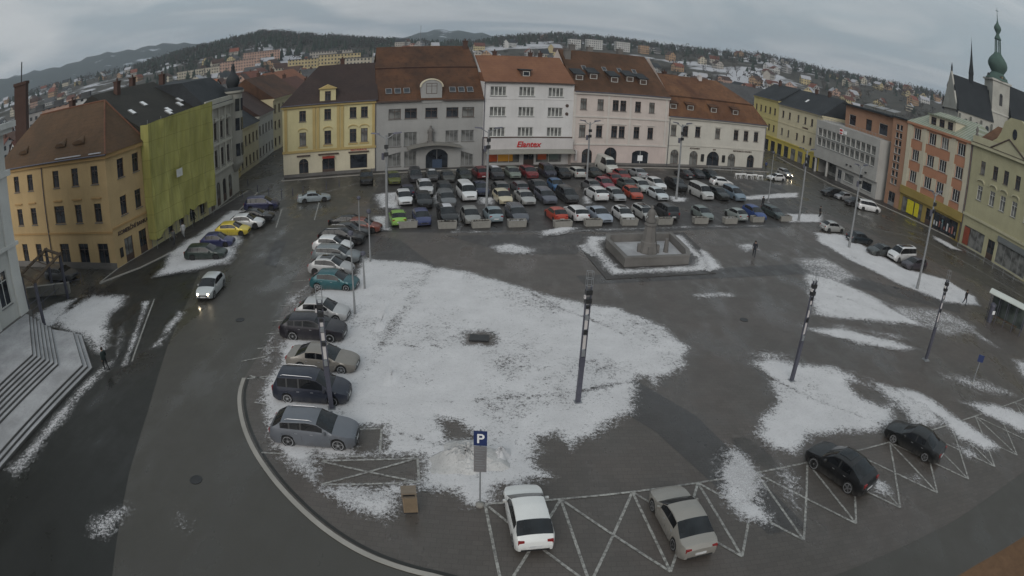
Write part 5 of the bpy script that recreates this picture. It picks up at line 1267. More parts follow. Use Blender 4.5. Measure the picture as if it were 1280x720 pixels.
for x in (.6, 5.4):
    mb = MB(); mb.tube((x, -1.4, 0), (x, -1.4, 3.5), .3, n=12); mb.build('post', offc, rt, smooth=40)
trim(rt, 'railing', M['steel'], [(.1, L-1.6, -1.75, -1.7, 12.9, 12.96)]+[(x, x+.04, -1.75, -1.7, 12.0, 12.9) for x in np.arange(.2, L-1.6, 1.1)])
mb = MB(); mb.box(-.65, .65, -.12, 0, -.65, .65); sg_ = mb.build('logo_sign', M['white_paint'], rt, loc=(10.2, -1.82, 11.0))
mb = MB(); mb.box(-.5, .5, -.16, -.122, .05, .5); mb.box(-.5, .5, -.16, -.122, -.5, -.2); mb.build('logo', M['red_sign'], sg_)
mb = MB(); mb.box(-.45, .45, -.1, 0, -.35, .35); mb.build('white_sign', M['white_paint'], rt, loc=(11.7, -1.82, 11.0))
for x in (13.5, 15.0, 20.5): trim(rt, 'wall_lamp', M['black'], [(x-.2, x+.2, -2.1, -1.8, 4.4, 4.7)])
# stair tower
rt, L = house_root('stair_tower', rp(39.65), rp(44.4), 'orange stair tower with a vertical strip of white framed windows', 'stair tower')
W_ = MB(); facade(W_, rt, I4, 0, L, 0, 17.2, [dict(x=x, z=z, w=.95, h=1.15, s='cw') for x in (1.6, 2.75) for z in (4.9, 6.4, 7.9, 9.4, 10.9, 12.4, 13.9, 15.5)]+[dict(x=2.2, z=1.4, w=2.2, h=2.8, s='dg')])
sidewalls(W_, L, 14, 0, 17.2); W_.build('wall', orgw, rt); trim(rt, 'roof', M['slate'], [(-.1, L+.1, -.4, 14, 17.2, 17.5)])
# orange white house
slm = plaster('salmon_panels', (.40, .19, .11), .5); cr3 = plaster('cream_pilasters', (.50, .45, .34), .5); yfa = plaster('mustard_shopfront', (.30, .22, .06), .6)
rt, L = house_root('orange_white_house', rp(44.5), rp(62.9), 'orange and cream house with a striped green metal roof and triple dormer')
W_ = MB(); xx = (3.0, 7.5, 11.1, 15.7)
facade(W_, rt, I4, 0, L, 5.0, 17.3, [dict(x=x, z=z, w=2.0, h=2.1, s='vw') for x in xx for z in (15.35, 11.3, 7.3)], 0)
facade(W_, rt, I4, 0, L, 0, 5.0, [dict(x=4.0, z=1.6, w=6.4, h=3.0, s='sb'), dict(x=9.2, z=1.5, w=1.8, h=3.0, s='db'), dict(x=14.1, z=1.6, w=7.0, h=3.0, s='sb')], 1)
sidewalls(W_, L, 14, 0, 17.3); W_.build('wall', [slm, yfa], rt)
for x, w_ in ((.7, 1.3), (5.3, .9), (13.5, 1.2), (17.7, 1.3)): trim(rt, 'pilaster', cr3, [(x-w_/2, x+w_/2, -.14, 0, 5.0, 16.8)])
for z in (15.35, 11.3, 7.3):
    trim(rt, 'window_band', cr3, [(1.36, 1.9, -.05, 0, z-1.2, z+1.2), (4.1, 4.84, -.05, 0, z-1.2, z+1.2), (5.76, 6.4, -.05, 0, z-1.2, z+1.2), (8.6, 10.0, -.05, 0, z-1.2, z+1.2), (12.2, 12.88, -.05, 0, z-1.2, z+1.2), (14.12, 14.6, -.05, 0, z-1.2, z+1.2), (16.8, 17.04, -.05, 0, z-1.2, z+1.2)])
trim(rt, 'cornice', slm, [(0, L, -.4, 0, 16.85, 17.3)]); trim(rt, 'shop_fascia', yfa, [(0, L, -.35, 0, 3.5, 5.0)])
for x, w_ in ((3.6, 2.0), (5.6, 1.2)):
    mb = MB(); mb.box(x-w_/2, x+w_/2, -.1, -.02, .4, 2.9); mb.build('yellow_poster', plain('yellow_poster', (.55, .48, .02), .5), rt)
for k_ in range(9):
    x_ = 11.0+k_*.75; mb = MB(); hh_ = rnd.uniform(.5, 1.6); mb.box(x_-.18, x_+.18, .13, .155, .7, .7+hh_); mb.build('shop_display', plain('display_goods', rnd.choice([(.5, .5, .5), (.2, .2, .22), (.3, .12, .1), (.12, .2, .22)]), .7), rt)
# striped green metal roof
def striped():
    m, nt, b = nt_new('green_metal_roof_snow_stripes'); co = coord(nt)
    w_ = N(nt, 'ShaderNodeTexWave', Scale=.42, Distortion=.6, wave_type='BANDS', bands_direction='X'); nt.links.new(co, w_.inputs[0])
    v = noise(nt, co, .8, 4)
    a = mixc(nt, ramp(nt, v, .35, .65), (.15, .18, .12), (.23, .24, .17)); a = mixc(nt, ramp(nt, w_.outputs['Fac'], .55, .8, 0, .55), a, (.36, .37, .34))
    nt.links.new(a, b.inputs['Base Color']); b.inputs['Roughness'].default_value = .6; return m
pr = [(-.4, 17.3, 0, 0), (6.5, 20.8, 3.2, 3.2), (14, 17.3, 0, 0)]
rf = roof_solid(rt, pr, 0, L, striped(), over=.1)
mb = MB(); mb.box(5.2, 12.8, .9, 4.5, 17.6, 19.7); dm = mb.build('dormer', cr3, rf)
mb = MB(); mb.box(5.0, 13.0, .5, 5.2, 19.7, 19.95); mb.build('dormer_roof', striped(), dm)
for x in (6.6, 9.0, 11.4):
    f, p, s = win_meshes(1.4, 1.4, 'tb'); q_ = link('window', f, dm, (x, .73, 18.7)); link('pane', p, q_)
downpipe(rt, L-.1, .2, 17)
# baroque green yellow house
bar = plaster('yellow_green_render', (.38, .355, .22), .6); bart = plaster('yellow_green_trim', (.43, .405, .27), .5)
rt, L = house_root('baroque_house', rp(63.0), rp(88.0), 'yellow green baroque house with a pediment and a curved attic gable')
W_ = MB(); xb = (3.2, 6.4, 9.1, 12.0, 15.2, 18.5, 21.6)
facade(W_, rt, I4, 0, L, 5.0, 17.4, [dict(x=x, z=13.7, w=1.2, h=2.2, s='tb') for x in xb]+[dict(x=x, z=9.5, w=1.3, h=2.4, s='twl') for x in xb])
facade(W_, rt, I4, 0, L, 0, 5.0, [dict(x=3.6, z=1.8, w=5.4, h=3.2, s='sg'), dict(x=8.2, z=1.6, w=1.8, h=3.2, s='db'), dict(x=13.5, z=1.9, w=7.6, h=3.3, s='sg'), dict(x=20.5, z=1.8, w=4.4, h=3.2, s='sg')])
sidewalls(W_, L, 15, 0, 17.4); W_.build('wall', bar, rt)
trim(rt, 'attic', bart, [(0, L, -.1, 1.0, 17.4, 18.6)]); trim(rt, 'cornice', bart, [(0, L, -.55, 0, 16.9, 17.4)]); trim(rt, 'cornice', M['frame_brown'], [(0, L, -.62, 0, 17.41, 17.5)]); trim(rt, 'string_course', bart, [(0, L, -.25, 0, 5.0, 5.4)])
for x in xb:
    mb = MB(); n = 8
    for k in range(n):
        a0, a1 = PI*k/n, PI*(k+1)/n
        mb.add([(x+.95*math.cos(a), y, zz+.5*math.sin(a)) for zz in (11.1, 11.3) for a in (a0, a1) for y in (-.28, 0)], [(0, 2, 3, 1), (4, 5, 7, 6), (0, 4, 6, 2)])
    mb.build('hood_mould', bart, rt)
mb = MB(); mb.add([(5.2, -.4, 17.5), (13.2, -.4, 17.5), (9.2, -.4, 19.6), (5.2, .2, 17.5), (13.2, .2, 17.5), (9.2, .2, 19.6)], [(0, 1, 2), (0, 2, 5, 3), (1, 4, 5, 2)]); mb.build('pediment', bart, rt)
mb = MB(); mb.tube((4.9, -.5, 17.5), (9.2, -.5, 19.8), .14, n=6); mb.tube((13.5, -.5, 17.5), (9.2, -.5, 19.8), .14, n=6); mb.build('pediment_moulding', M['frame_brown'], rt)
gp_ = [(3.5, 18.4), (5.0, 19.3), (5.9, 20.6), (6.6, 22.4), (8.0, 23.4), (10.6, 23.5), (12.0, 22.5), (12.8, 20.6), (13.8, 19.3), (15.4, 18.4)]
mb = MB(); m_ = len(gp_); mb.add([(x, 1.2, z) for x, z in gp_]+[(x, 5.5, z) for x, z in gp_], [tuple(range(m_))]+[(i, i+1, m_+i+1, m_+i) for i in range(m_-1)]); gb = mb.build('gable', bar, rt)
mb = MB(); mb.lathe([(.0, -.06), (.55, -.05), (.55, .05), (0, .06)], n=16, axis='y'); o = mb.build('oval_window', M['glass'], gb, loc=(9.3, 1.16, 20.9)); o.scale = (1, 1, 1.6)
roof_solid(rt, [(.8, 17.6, 0, 0), (7.5, 21.5, .5, .5), (15.3, 17.4, 0, 0)], 0, L, tred, over=.02)
for x in (.6, 16.0):
    mb = MB(); mb.lathe([(.3, 0), (.3, .3), (.15, .5), (.32, .9), (.2, 1.3), (.05, 1.6)], c=(x, .3, 18.6), n=10); mb.build('finial', M['stone'], rt, smooth=50)
downpipe(rt, .15, .2, 17)
trim(rt, 'shop_fascia', plaster('grey_shop_fascia', (.16, .17, .17)), [(9.6, 17.4, -.2, 0, 3.6, 4.5)])
trim(rt, 'shop_panel', plain('red_shop_panel', (.22, .05, .025), .6), [(1.0, 2.4, -.1, 0, .3, 3.2)])
# one more beyond the frame edge so that the street goes on
plainhouse('street_house', rp(88.2), rp(104), 13, 14, 18.5, (.45, .38, .30), tred, 'cream house beyond the baroque house at the edge of view', (1.8, 5.6, 9.3, 12), 5)
# ---------------------------------------------------------------- church
chw = plaster('church_render', (.36, .35, .31), .6, .8)
CX, CY = 230*math.sin(R(46.9)), 230*math.cos(R(46.9))
rt = empty('church', (CX, CY, 0), R(-42), label='church with a white tower, green onion dome, dark steep roof and thin flèche', cat='church')
rt.rotation_euler = (0, 0, R(-20))
mb = MB(); tw = 4.3
mb.box(-tw, tw, -tw, tw, 0, 41)
mb.build('tower', chw, rt)
trim(rt, 'tower_cornice', plaster('church_trim', (.42, .41, .37)), [(-tw-.6, tw+.6, -tw-.6, tw+.6, 40.4, 41.1)]); trim(rt, 'tower_cornice', plaster('church_trim2', (.42, .41, .37)), [(-tw-.35, tw+.35, -tw-.35, tw+.35, 28.6, 29.2)])
for s_, (dx, dy, rz) in enumerate(((0, -1, 0), (-1, 0, PI/2), (1, 0, PI/2))):
    mb = MB(); mb.box(-.75, .75, -.06, .06, -2.2, 1.6); mb.lathe([(.75, -.06), (.75, .06)], c=(0, 0, 1.6), n=16, axis='y'); o = mb.build('belfry_window', M['black'], rt); o.location = (dx*(tw+.03), dy*(tw+.03), 34); o.rotation_euler = (0, 0, rz)
    mb = MB(); mb.lathe([(1.35, -.12), (1.35, .12)], n=24, axis='y'); cf = mb.build('clock_face', M['black'], rt); cf.location = (dx*(tw+.2), dy*(tw+.2), 41.6); cf.rotation_euler = (0, 0, rz)
    mb = MB(); mb.box(-.08, .08, -.2, -.13, 0, 1.1); mb.box(0, .8, -.2, -.13, -.07, .07); mb.build('clock_hand', plain('gilding', (.5, .35, .08), .4, .6), cf)
mb = MB()
mb.lathe([(5.4, 41.1), (5.0, 41.6), (3.6, 43.2), (2.8, 44.0), (3.4, 44.8), (4.3, 46.2), (4.5, 47.4), (4.0, 48.8), (3.0, 50.0), (2.0, 51.0), (1.5, 51.8)], n=16)
dome = mb.build('onion_dome', M['copper'], rt, smooth=50)
for k in range(8):
    a = 2*PI*k/8; mb = MB(); mb.tube((1.35*math.cos(a), 1.35*math.sin(a), 51.7), (1.2*math.cos(a), 1.2*math.sin(a), 57.0), .22, n=6); mb.build('lantern_post', M['copper'], dome)
mb = MB(); mb.lathe([(1.6, 57.0), (1.4, 57.6), (.8, 58.6), (.7, 59.2), (1.3, 60.2), (1.7, 61.2), (1.4, 62.2), (.6, 63.2), (.25, 64.5), (.12, 66.0), (.08, 69.5)], n=14); mb.lathe([(.0, 66), (.35, 66.3), (0, 66.6)], n=10); mb.box(-.7, .7, -.06, .06, 68.2, 68.4); mb.build('spire', M['copper'], dome, smooth=50)
# nave running to the west of the tower, and the choir behind it
mb = MB(); mb.box(-21, -4.4, -7, 9, 0, 25)
for x in np.arange(-20.5, -5, 5.0): mb.box(x, x+1.2, -9, -7, 0, 24)
mb.build('nave', chw, rt)
for x in np.arange(-17.2, -6, 5.0):
    mb = MB(); mb.box(-.8, .8, -.08, .08, -4, 4); mb.lathe([(.8, -.08), (.8, .08)], c=(0, 0, 4), n=14, axis='y'); mb.build('nave_window', M['glass'], rt, loc=(x, -7.04, 18))
slr = tiles('church_slate', (.022, .026, .030), (.032, .036, .04), .3, row=.5)
roof_solid(rt, [(-7.6, 24.8, 0, 0), (1, 37.6, .2, .2), (9.6, 24.8, 0, 0)], -21, -4.4, slr, name='nave_roof', over=.01)
mb = MB(); mb.box(4.4, 24, -7, 9, 0, 28); mb.build('choir', chw, rt)
roof_solid(rt, [(-7.6, 28, 0, 0), (1, 41, .2, 8), (9.6, 28, 0, 0)], 4.4, 24, slr, name='choir_roof', over=.01)
mb = MB(); mb.add([(-21.2, -7.2, 24.8), (-21.2, 9.2, 24.8), (-21.2, 1, 39), (-21.9, -7.2, 24.8), (-21.9, 9.2, 24.8), (-21.9, 1, 39)], [(0, 1, 2), (3, 4, 5), (0, 2, 5, 3), (1, 4, 5, 2)]); mb.build('west_gable', chw, rt)
for y, z, h_ in ((1, 38.8, 3), (-3, 32, 2.5), (5, 32, 2.5), (-7.2, 25, 5), (9, 25, 5)):
    mb = MB(); mb.tube((-21.5, y, z-1), (-21.5, y, z+h_*.4), .4, n=6); mb.tube((-21.5, y, z+h_*.4), (-21.5, y, z+h_), .4, .03, n=6); mb.build('pinnacle', slr, rt)
mb = MB(); mb.lathe([(1.2, 36), (1.1, 39.5), (1.25, 40), (.7, 44), (.3, 48.5), (.05, 52.5), (.03, 54)], c=(-12.5, 1, 0), n=8); mb.build('fleche', slr, rt)

# ---------------------------------------------------------------- white building with steps on the left
wb = plaster('white_town_hall_render', (.50, .50, .47), .4); wbt = plaster('white_mouldings', (.56, .56, .53), .4)
WA = Vector((-42.8, 8.0)); WBp = Vector((-41.9, 33.2))
rt, L = house_root('white_hall', WA, WBp, 'white public building with mouldings and cornice beside the broad steps', 'public building')
W_ = MB(); facade(W_, rt, I4, 0, L, 1.6, 17.2, [dict(x=x, z=z, w=1.5, h=3.0, s='tw') for x in (3, 8, 13, 18, 22.6) for z in (4.6, 11.4)])
W_.add([(L, 0, 0), (L, 14, 0), (L, 14, 17.2), (L, 0, 17.2), (0, 0, 0), (0, 14, 0), (0, 14, 17.2), (0, 0, 17.2)], [(0, 1, 2, 3), (4, 7, 6, 5), (1, 5, 6, 2), (3, 2, 6, 7)])
W_.build('wall', wb, rt)
trim(rt, 'plinth', M['stone'], [(0, L+.25, -.25, 0, 0, 1.6), (L, L+.25, .0, 14, 0, 1.6)])
trim(rt, 'cornice', wbt, [(0, L+.7, -.7, 14, 17.2, 17.6), (0, L+1.0, -1.0, 14, 17.6, 18.1)]); trim(rt, 'string_course', wbt, [(0, L+.35, -.35, 14, 13.6, 14.1)]); trim(rt, 'string_course', wbt, [(0, L+.3, -.3, 14, 7.6, 7.9)])
for x in (.8, 5.5, 10.5, 15.5, 20.4, L-.7): trim(rt, 'pilaster', wbt, [(x-.6, x+.6, -.22, 0, 1.6, 13.6)])
mb = MB(); mb.box(0, L-2.2, 1.0, 12, 18.1, 24); mb.box(0, L-1.6, .5, 12.5, 24, 25.2); mb.build('upper_storey', wb, rt)
mb = MB(); mb.lathe([(.35, 0), (.5, .5), (.25, .9), (.45, 1.6), (.55, 2.2), (.2, 2.8)], c=(L-3.2, 1.5, 25.2), n=12); mb.build('urn', M['brick'], rt, smooth=50)
M['step_stone'] = plaster('dark_wet_step_stone', (.11, .105, .10), .8, .6)
# steps: nested chamfered terraces
def inset(P, dlist):
    n = len(P); out = []
    L_ = []
    for i in range(n):
        a = Vector(P[i]); b = Vector(P[(i+1) % n]); d_ = (b-a).normalized(); nn = Vector((-d_.y, d_.x)); L_.append((a+nn*dlist[i], d_))
    for i in range(n):
        p1, d1 = L_[i-1]; p2, d2 = L_[i]; den = d1.x*d2.y-d1.y*d2.x; t = ((p2.x-p1.x)*d2.y-(p2.y-p1.y)*d2.x)/den; out.append(tuple(p1+d1*t))
    return out
P0 = [(-42, 2), (-29.0, 2), (-29.2, 28.4), (-34.0, 32.8), (-42, 33.0)]   # edges: south, east, chamfer, north, west
stone_snow = snowmat('snow_dusted_steps', 1.0, alpha=False, c=(.42, .42, .43))
rt = empty('stone_steps', (0, 0, 0), 0, label='broad stone steps with a chamfered corner, dusted with snow', cat='steps')
Ptop = P0; z = 0
levels = [0.0, .38, .38, 2.35, .38, .38, .38, .38, .38, .38]
acc = 0
for k, wd in enumerate(levels):
    acc += wd
    Pk = inset(P0, [0, acc, acc*(1 if k < 3 else .92), min(acc, .4), 0]) if acc else P0
    mb = MB(); mb.prism(Pk, 0 if k == 0 else z-.02, z+.15)
    mb.build('step', [M['step_stone']], rt)
    Ps = inset(Pk, [0, .06, .06, .02, 0]); mb = MB(); mb.prism(Ps, z+.15, z+.156+.01); s_ = mb.build('snow_dusting', stone_snow, rt); s_['kind'] = 'stuff'
    z += .15

# ---------------------------------------------------------------- street furniture
def tall_lamp(px, py, h, label, cat='street lamp', thin=False):
    p = gp(px, py); rt = empty('street_lamp', (p.x, p.y, 0), rnd.uniform(-.2, .2)+.3, label=label, cat=cat, group='tall lamp posts round the square')
    r = .06 if thin else .13
    mb = MB(); mb.tube((0, 0, 0), (0, 0, 1.2), r*1.5, r*1.4, 12); mb.tube((0, 0, 1.2), (0, 0, h-.3), r*1.2, r*.75, 12); mb.build('post', M['pole_grey'], rt, smooth=40)
    mb = MB(); mb.box(-.25, .25, -.25, .25, 0, .06); mb.build('base_plate', M['steel'], rt)
    if not thin:
        for s in (1, -1):
            mb = MB(); mb.tube((0, 0, h-.7), (s*.9, 0, h-.15), .05, n=8); a = mb.build('arm', M['pole_grey'], rt)
            mb = MB(); mb.add([(s*.7, -.17, h-.22), (s*1.65, -.11, h-.08), (s*1.65, .11, h-.08), (s*.7, .17, h-.22), (s*.75, -.12, h-.05), (s*1.55, -.07, h+.03), (s*1.55, .07, h+.03), (s*.75, .12, h-.05)], [(0, 1, 2, 3), (4, 5, 6, 7), (0, 1, 5, 4), (1, 2, 6, 5), (2, 3, 7, 6), (3, 0, 4, 7)]); mb.build('lamp_head', M['dark_steel'], a)
        for z in (h-1.5, h-2.3):
            mb = MB(); mb.box(-.22, .22, -.28, -.1, z-.2, z+.2); mb.tube((0, -.1, z), (0, .05, z), .05); mb.build('floodlight', M['black'], rt)
        mb = MB(); mb.tube((-.35, 0, h-2.9), (-.35, 0, h-2.2), .16, .16, 10); mb.tube((0, 0, h-2.6), (-.3, 0, h-2.6), .04); mb.build('loudspeaker', M['dark_steel'], rt)
    else:
        mb = MB(); mb.lathe([(.05, h-.35), (.22, h-.2), (.2, h), (.03, h+.1)], n=12); mb.build('lamp_head', M['dark_steel'], rt)
    return rt
for px, py, h, lab in ((1146, 362, 11.4, 'tall grey lamp post beside the white minibus row'), (1061, 310, 10.9, 'tall grey lamp post between the pale silver and the dark blue hatchback'), (998, 277, 10.5, 'tall grey lamp post past the east end of the planters'),
                       (484, 286, 10.4, 'tall grey lamp post at the west corner of the car park by the lime hatchback'), (608, 264, 10.0, 'tall grey lamp post standing in the car park before the shop with red letters'), (733, 232, 9.6, 'tall grey lamp post in the car park before the pink house'),
                       (845, 250, 11, 'tall grey lamp post in the car park before the low white house')):
    tall_lamp(px, py, h, lab)
for px, py, h, lab in ((444, 394, 6.4, 'thin dark lamp post in the snow behind the white and black crossover'), (463, 328, 4.9, 'thin short post at the snow corner by the kerbside strip'), (960, 253, 8, 'thin post on the snow strip east of the steel blue car'), (450, 300, 4.5, 'thin short post between the kerbside cars and the plaza'), (456, 362, 3.2, 'short thin post beside the round snow ridge')):
    tall_lamp(px, py, h, lab, 'post', True)
def light_column(px, py, h, label, rz=0):
    p = gp(px, py); rt = empty('light_column', (p.x, p.y, 0), rz, label=label, cat='light column', group='decorated light columns on the plaza')
    mb = MB(); mb.box(-.22, .22, -.22, .22, 0, .12); mb.box(-.3, .3, -.3, .3, 0, .05); mb.build('base_plate', M['steel'], rt)
    mb = MB(); mb.box(-.13, .13, -.10, .10, .12, h*.38); mb.build('pedestal', M['dark_steel'], rt)
    for s in (1, -1):
        mb = MB(); mb.box(s*.13-.035, s*.13+.035, -.05, .05, h*.3, h*.9); mb.build('rail', M['dark_steel'], rt)
    for k, (a, b) in enumerate(((.385, .43), (.55, .58), (.66, .69), (.74, .76))):
        mb = MB(); mb.box(-.10, .10, -.09, .09, h*a, h*b); mb.build('clamp', M['black'] if k % 2 else M['steel'], rt)
    for a, b in ((.44, .54), (.59, .65), (.70, .73)):
        mb = MB(); mb.box(-.095, .095, -.03, .03, h*a, h*b); mb.build('reflector_panel', M['white_panel'], rt)
    for z in (.78, .84):
        mb = MB(); mb.box(-.17, .17, -.14, .14, h*z, h*(z+.032)); mb.build('floodlight', M['black'], rt)
    mb = MB(); mb.box(-.26, -.17, -.14, .0, h*.815, h*.838); mb.build('camera_box', M['white_panel'], rt)
    mb = MB()
    for sx in (-.16, .16):
        for sy in (-.12, .12): mb.tube((sx, sy, h*.87), (sx, sy, h), .012, n=5)
    for z in (.9, .95, 1.0): 
        for sx in (-.16, .16): mb.tube((sx, -.12, h*z), (sx, .12, h*z), .012, n=5)
        for sy in (-.12, .12): mb.tube((-.16, sy, h*z), (.16, sy, h*z), .012, n=5)
    mb.build('top_cage', M['steel'], rt)
for px, py, h, lab in ((722, 504, 8.0, 'dark blue grey light column in the middle of the big snow field'), (989, 477, 8.0, 'dark light column at the tip of the snow patch east of the open plaza'), (1157, 450, 7.8, 'dark light column between the mid snow strips and the bus shelter'), (415, 512, 7.4, 'dark light column in front of the navy people carrier')):
    light_column(px, py, h, lab, rnd.uniform(-.3, .3))
# parking sign
p = gp(600, 632); rt = empty('parking_sign', (p.x, p.y, 0), 0, label='blue parking sign with a grey text plate on a tall post', cat='sign')
mb = MB(); mb.tube((0, 0, 0), (0, 0, 4.35), .035, n=8); mb.build('post', M['steel'], rt); mb = MB(); mb.lathe([(.2, 0), (.2, .12), (.05, .2)], n=12); mb.build('foot', M['concrete'], rt)
mb = MB(); mb.box(-.28, .28, -.07, -.045, 3.55, 4.3); bp_ = mb.build('sign_plate', M['blue_sign'], rt)
tm = text_mesh('P', .66, .006); tm.materials.append(M['white_paint']); link('lettering', tm, bp_, (0, -.075, 3.70), (PI/2, 0, 0))
mb = MB(); mb.box(-.27, .27, -.07, -.045, 2.1, 3.5); pl_ = mb.build('text_plate', plain('grey_text_plate', (.16, .155, .16), .6), rt)
mb = MB()
for k in range(8): mb.box(-.21, .20-.05*(k % 3), -.078, -.0705, 3.3-k*.14, 3.33-k*.14)
mb.build('text_lines', M['steel'], pl_)
# litter bin
p = gp(513, 638); rt = empty('litter_bin', (p.x, p.y, 0), .2, label='brown litter bin with a black slot near the kerb corner', cat='litter bin')
mb = MB(); mb.prism([(-.30, -.24), (.30, -.24), (.30, .24), (-.30, .24)], .1, 1.0)
for x in np.arange(-.28, .3, .08): mb.box(x, x+.06, -.265, -.24, .1, 1.0)
mb.build('body', plain('bin_wood', (.21, .155, .10), .7), rt)
mb = MB(); mb.box(-.34, .34, -.28, .28, 1.0, 1.06); mb.box(-.34, .34, -.28, .28, 1.22, 1.3); [mb.box(a-.02, a+.02, b-.02, b+.02, 1.06, 1.22) for a in (-.3, .3) for b in (-.24, .24)]; mb.build('lid', plain('bin_lid', (.17, .135, .10), .7), rt)
mb = MB(); mb.box(-.24, .24, -.2, .2, 1.0, 1.1); mb.build('slot', M['black'], rt)
mb = MB(); mb.box(-.3, .3, -.24, .24, 0, .1); mb.build('foot', M['black'], rt)
# blue sign on short post
p = gp(1215, 480); rt = empty('blue_sign_post', (p.x, p.y, 0), -.6, label='small blue sign on a leaning short post at the snow edge', cat='sign')
mb = MB(); mb.tube((0, 0, 0), (0, 0, 2.6), .06, n=8); mb.build('post', M['steel'], rt); mb = MB(); mb.lathe([(.16, 0), (.16, .1), (.05, .15)], n=10); mb.build('foot', M['concrete'], rt)
mb = MB(); mb.box(-.3, .3, -.07, -.04, 2.0, 2.6); mb.build('sign_plate', M['blue_sign'], rt)
# manhole
p = gp(599, 424); mb = MB(); mb.prism([(p.x-.65, p.y-.45), (p.x+.65, p.y-.45), (p.x+.65, p.y+.45), (p.x-.65, p.y+.45)], .0, .13); tag(mb.build('manhole_cover', M['black']), 'dark rectangular shaft cover lying free in the snow field', 'shaft cover')
for px_, py_, lab in ((300, 400, 'round manhole cover on the empty wet road'), (245, 600, 'round manhole cover in the near part of the ring road'), (930, 400, 'round manhole cover in the open plaza'), (1120, 360, 'round manhole cover by the snowy strip')):
    p = gp(px_, py_); mb = MB(); mb.lathe([(.36, 0), (.36, .034), (.30, .036), (.30, .030)], n=20); o = mb.build('manhole_cover', M['black'], loc=(p.x, p.y, 0)); tag(o, lab, 'manhole cover')
M['patch'] = asphalt('repair_asphalt', (.042, .041, .040), wet=.9, patch=.3)
for pts in ([(330, 330), (345, 300), (358, 302), (345, 334)], [(650, 300), (735, 300), (735, 303), (650, 303)]):
    ps = [gp(*q_) for q_ in pts]; sheet('asphalt_patch', [(q_.x, q_.y) for q_ in ps], .0225, M['patch'])
# planters
for i, (px, py) in enumerate(((510, 284), (559, 285), (601, 284), (646, 283), (703, 284), (741, 282), (786, 281), (830, 280), (875, 279), (912, 279), (946, 277), (981, 276))):
    p = gp(px, py); rt = empty('planter', (p.x, p.y, .012), R(15)+rnd.uniform(-.05, .05), cat='planter', group='concrete planters along the front of the car park',
        label='%s concrete planter from the west end of the planter row' % ORD[i])
    w_ = .95; mb = MB()
    mb.add([(-w_, -.36, 0), (w_, -.36, 0), (w_, .36, 0), (-w_, .36, 0), (-w_-.07, -.42, .75), (w_+.07, -.42, .75), (w_+.07, .42, .75), (-w_-.07, .42, .75), (-w_+.02, -.33, .75), (w_-.02, -.33, .75), (w_-.02, .33, .75), (-w_+.02, .33, .75), (-w_+.02, -.33, .62), (w_-.02, -.33, .62), (w_-.02, .33, .62), (-w_+.02, .33, .62)],
           [(0, 1, 5, 4), (1, 2, 6, 5), (2, 3, 7, 6), (3, 0, 4, 7), (4, 5, 9, 8), (5, 6, 10, 9), (6, 7, 11, 10), (7, 4, 8, 11), (8, 9, 13, 12), (9, 10, 14, 13), (10, 11, 15, 14), (11, 8, 12, 15)])
    mb.build('trough', M['concrete'], rt)
    mb = MB(); mb.box(-w_+.03, w_-.03, -.32, .32, .5, .63); mb.build('soil', M['soil'] if i % 3 else M['snow_cap'], rt)
    mb = MB()
    for k in range(26):
        x, y = rnd.uniform(-.8, .8), rnd.uniform(-.25, .25); a = rnd.uniform(0, 6.28); h = rnd.uniform(.12, .32)
        mb.add([(x-.05*math.cos(a), y-.05*math.sin(a), .62), (x+.05*math.cos(a), y+.05*math.sin(a), .62), (x+rnd.uniform(-.12, .12), y+rnd.uniform(-.1, .1), .62+h)], [(0, 1, 2)])
    mb.build('dry_foliage', M['twigs'], rt)
# fountain
top_px = [(758, 292), (757, 298), (781, 322), (863, 319), (862, 311), (840, 290)]
Fp = [gp(x, y, 1.0) for x, y in top_px]; fc = sum(Fp, Vector())/len(Fp)
rt = empty('fountain', (fc.x, fc.y, 0), 0, label='stone fountain basin with a tapering central column on a snowy apron', cat='fountain')
P_ = [(q_.x-fc.x, q_.y-fc.y) for q_ in Fp]
area = sum(P_[i][0]*P_[(i+1) % 6][1]-P_[(i+1) % 6][0]*P_[i][1] for i in range(6))
if area < 0: P_ = P_[::-1]
def offs(P, d_): return inset(P, [d_]*len(P))
Po, Pi = offs(P_, 0), offs(P_, .45); n = 6
mb = MB(); mb.add([(x, y, z) for P, z in ((offs(P_, .06), 0), (offs(P_, .06), .82), (P_, .84), (P_, 1.0), (Pi, 1.0), (Pi, .1)) for x, y in P], [(k*n+i, k*n+(i+1) % n, (k+1)*n+(i+1) % n, (k+1)*n+i) for k in range(5) for i in range(n)])
mb.build('basin_wall', M['stone'], rt)
mb = MB(); mb.prism(offs(P_, .5), 0, .22); mb.build('basin_floor', stone_snow, rt)
mb = MB(); mb.prism(offs(P_, -2.6), 0, .07); mb.build('apron', M['pave'], rt)
snow_patch([(x+fc.x, y+fc.y) for x, y in offs(P_, -2.3)], holes=[[(x+fc.x, y+fc.y) for x, y in offs(P_, -.12)]], world=True, soft=.55, base=.085, bias=.1, dens=.92)
cpx = gp(810, 314, .3); cx_, cy_ = cpx.x-fc.x, cpx.y-fc.y
mb = MB(); mb.lathe([(1.0, .2), (1.0, .5), (.88, .7), (.84, 1.3), (.72, 1.4), (.56, 2.9), (.66, 3.0), (.66, 3.15), (.45, 3.25)], c=(cx_, cy_, 0), n=8); mb.build('column', M['stone'], rt, smooth=30)
mb = MB(); mb.lathe([(.5, 3.3), (.55, 3.5), (.35, 3.8), (.42, 4.2), (.3, 4.5), (.14, 4.62), (.18, 4.8), (.08, 4.95)], c=(cx_, cy_, 0), n=10); mb.tube((cx_-.3, cy_, 4.3), (cx_-.55, cy_-.1, 3.8), .1, .06); mb.tube((cx_+.3, cy_, 4.3), (cx_+.5, cy_-.2, 4.0), .1, .06); mb.build('figure', M['stone'], rt, smooth=50)
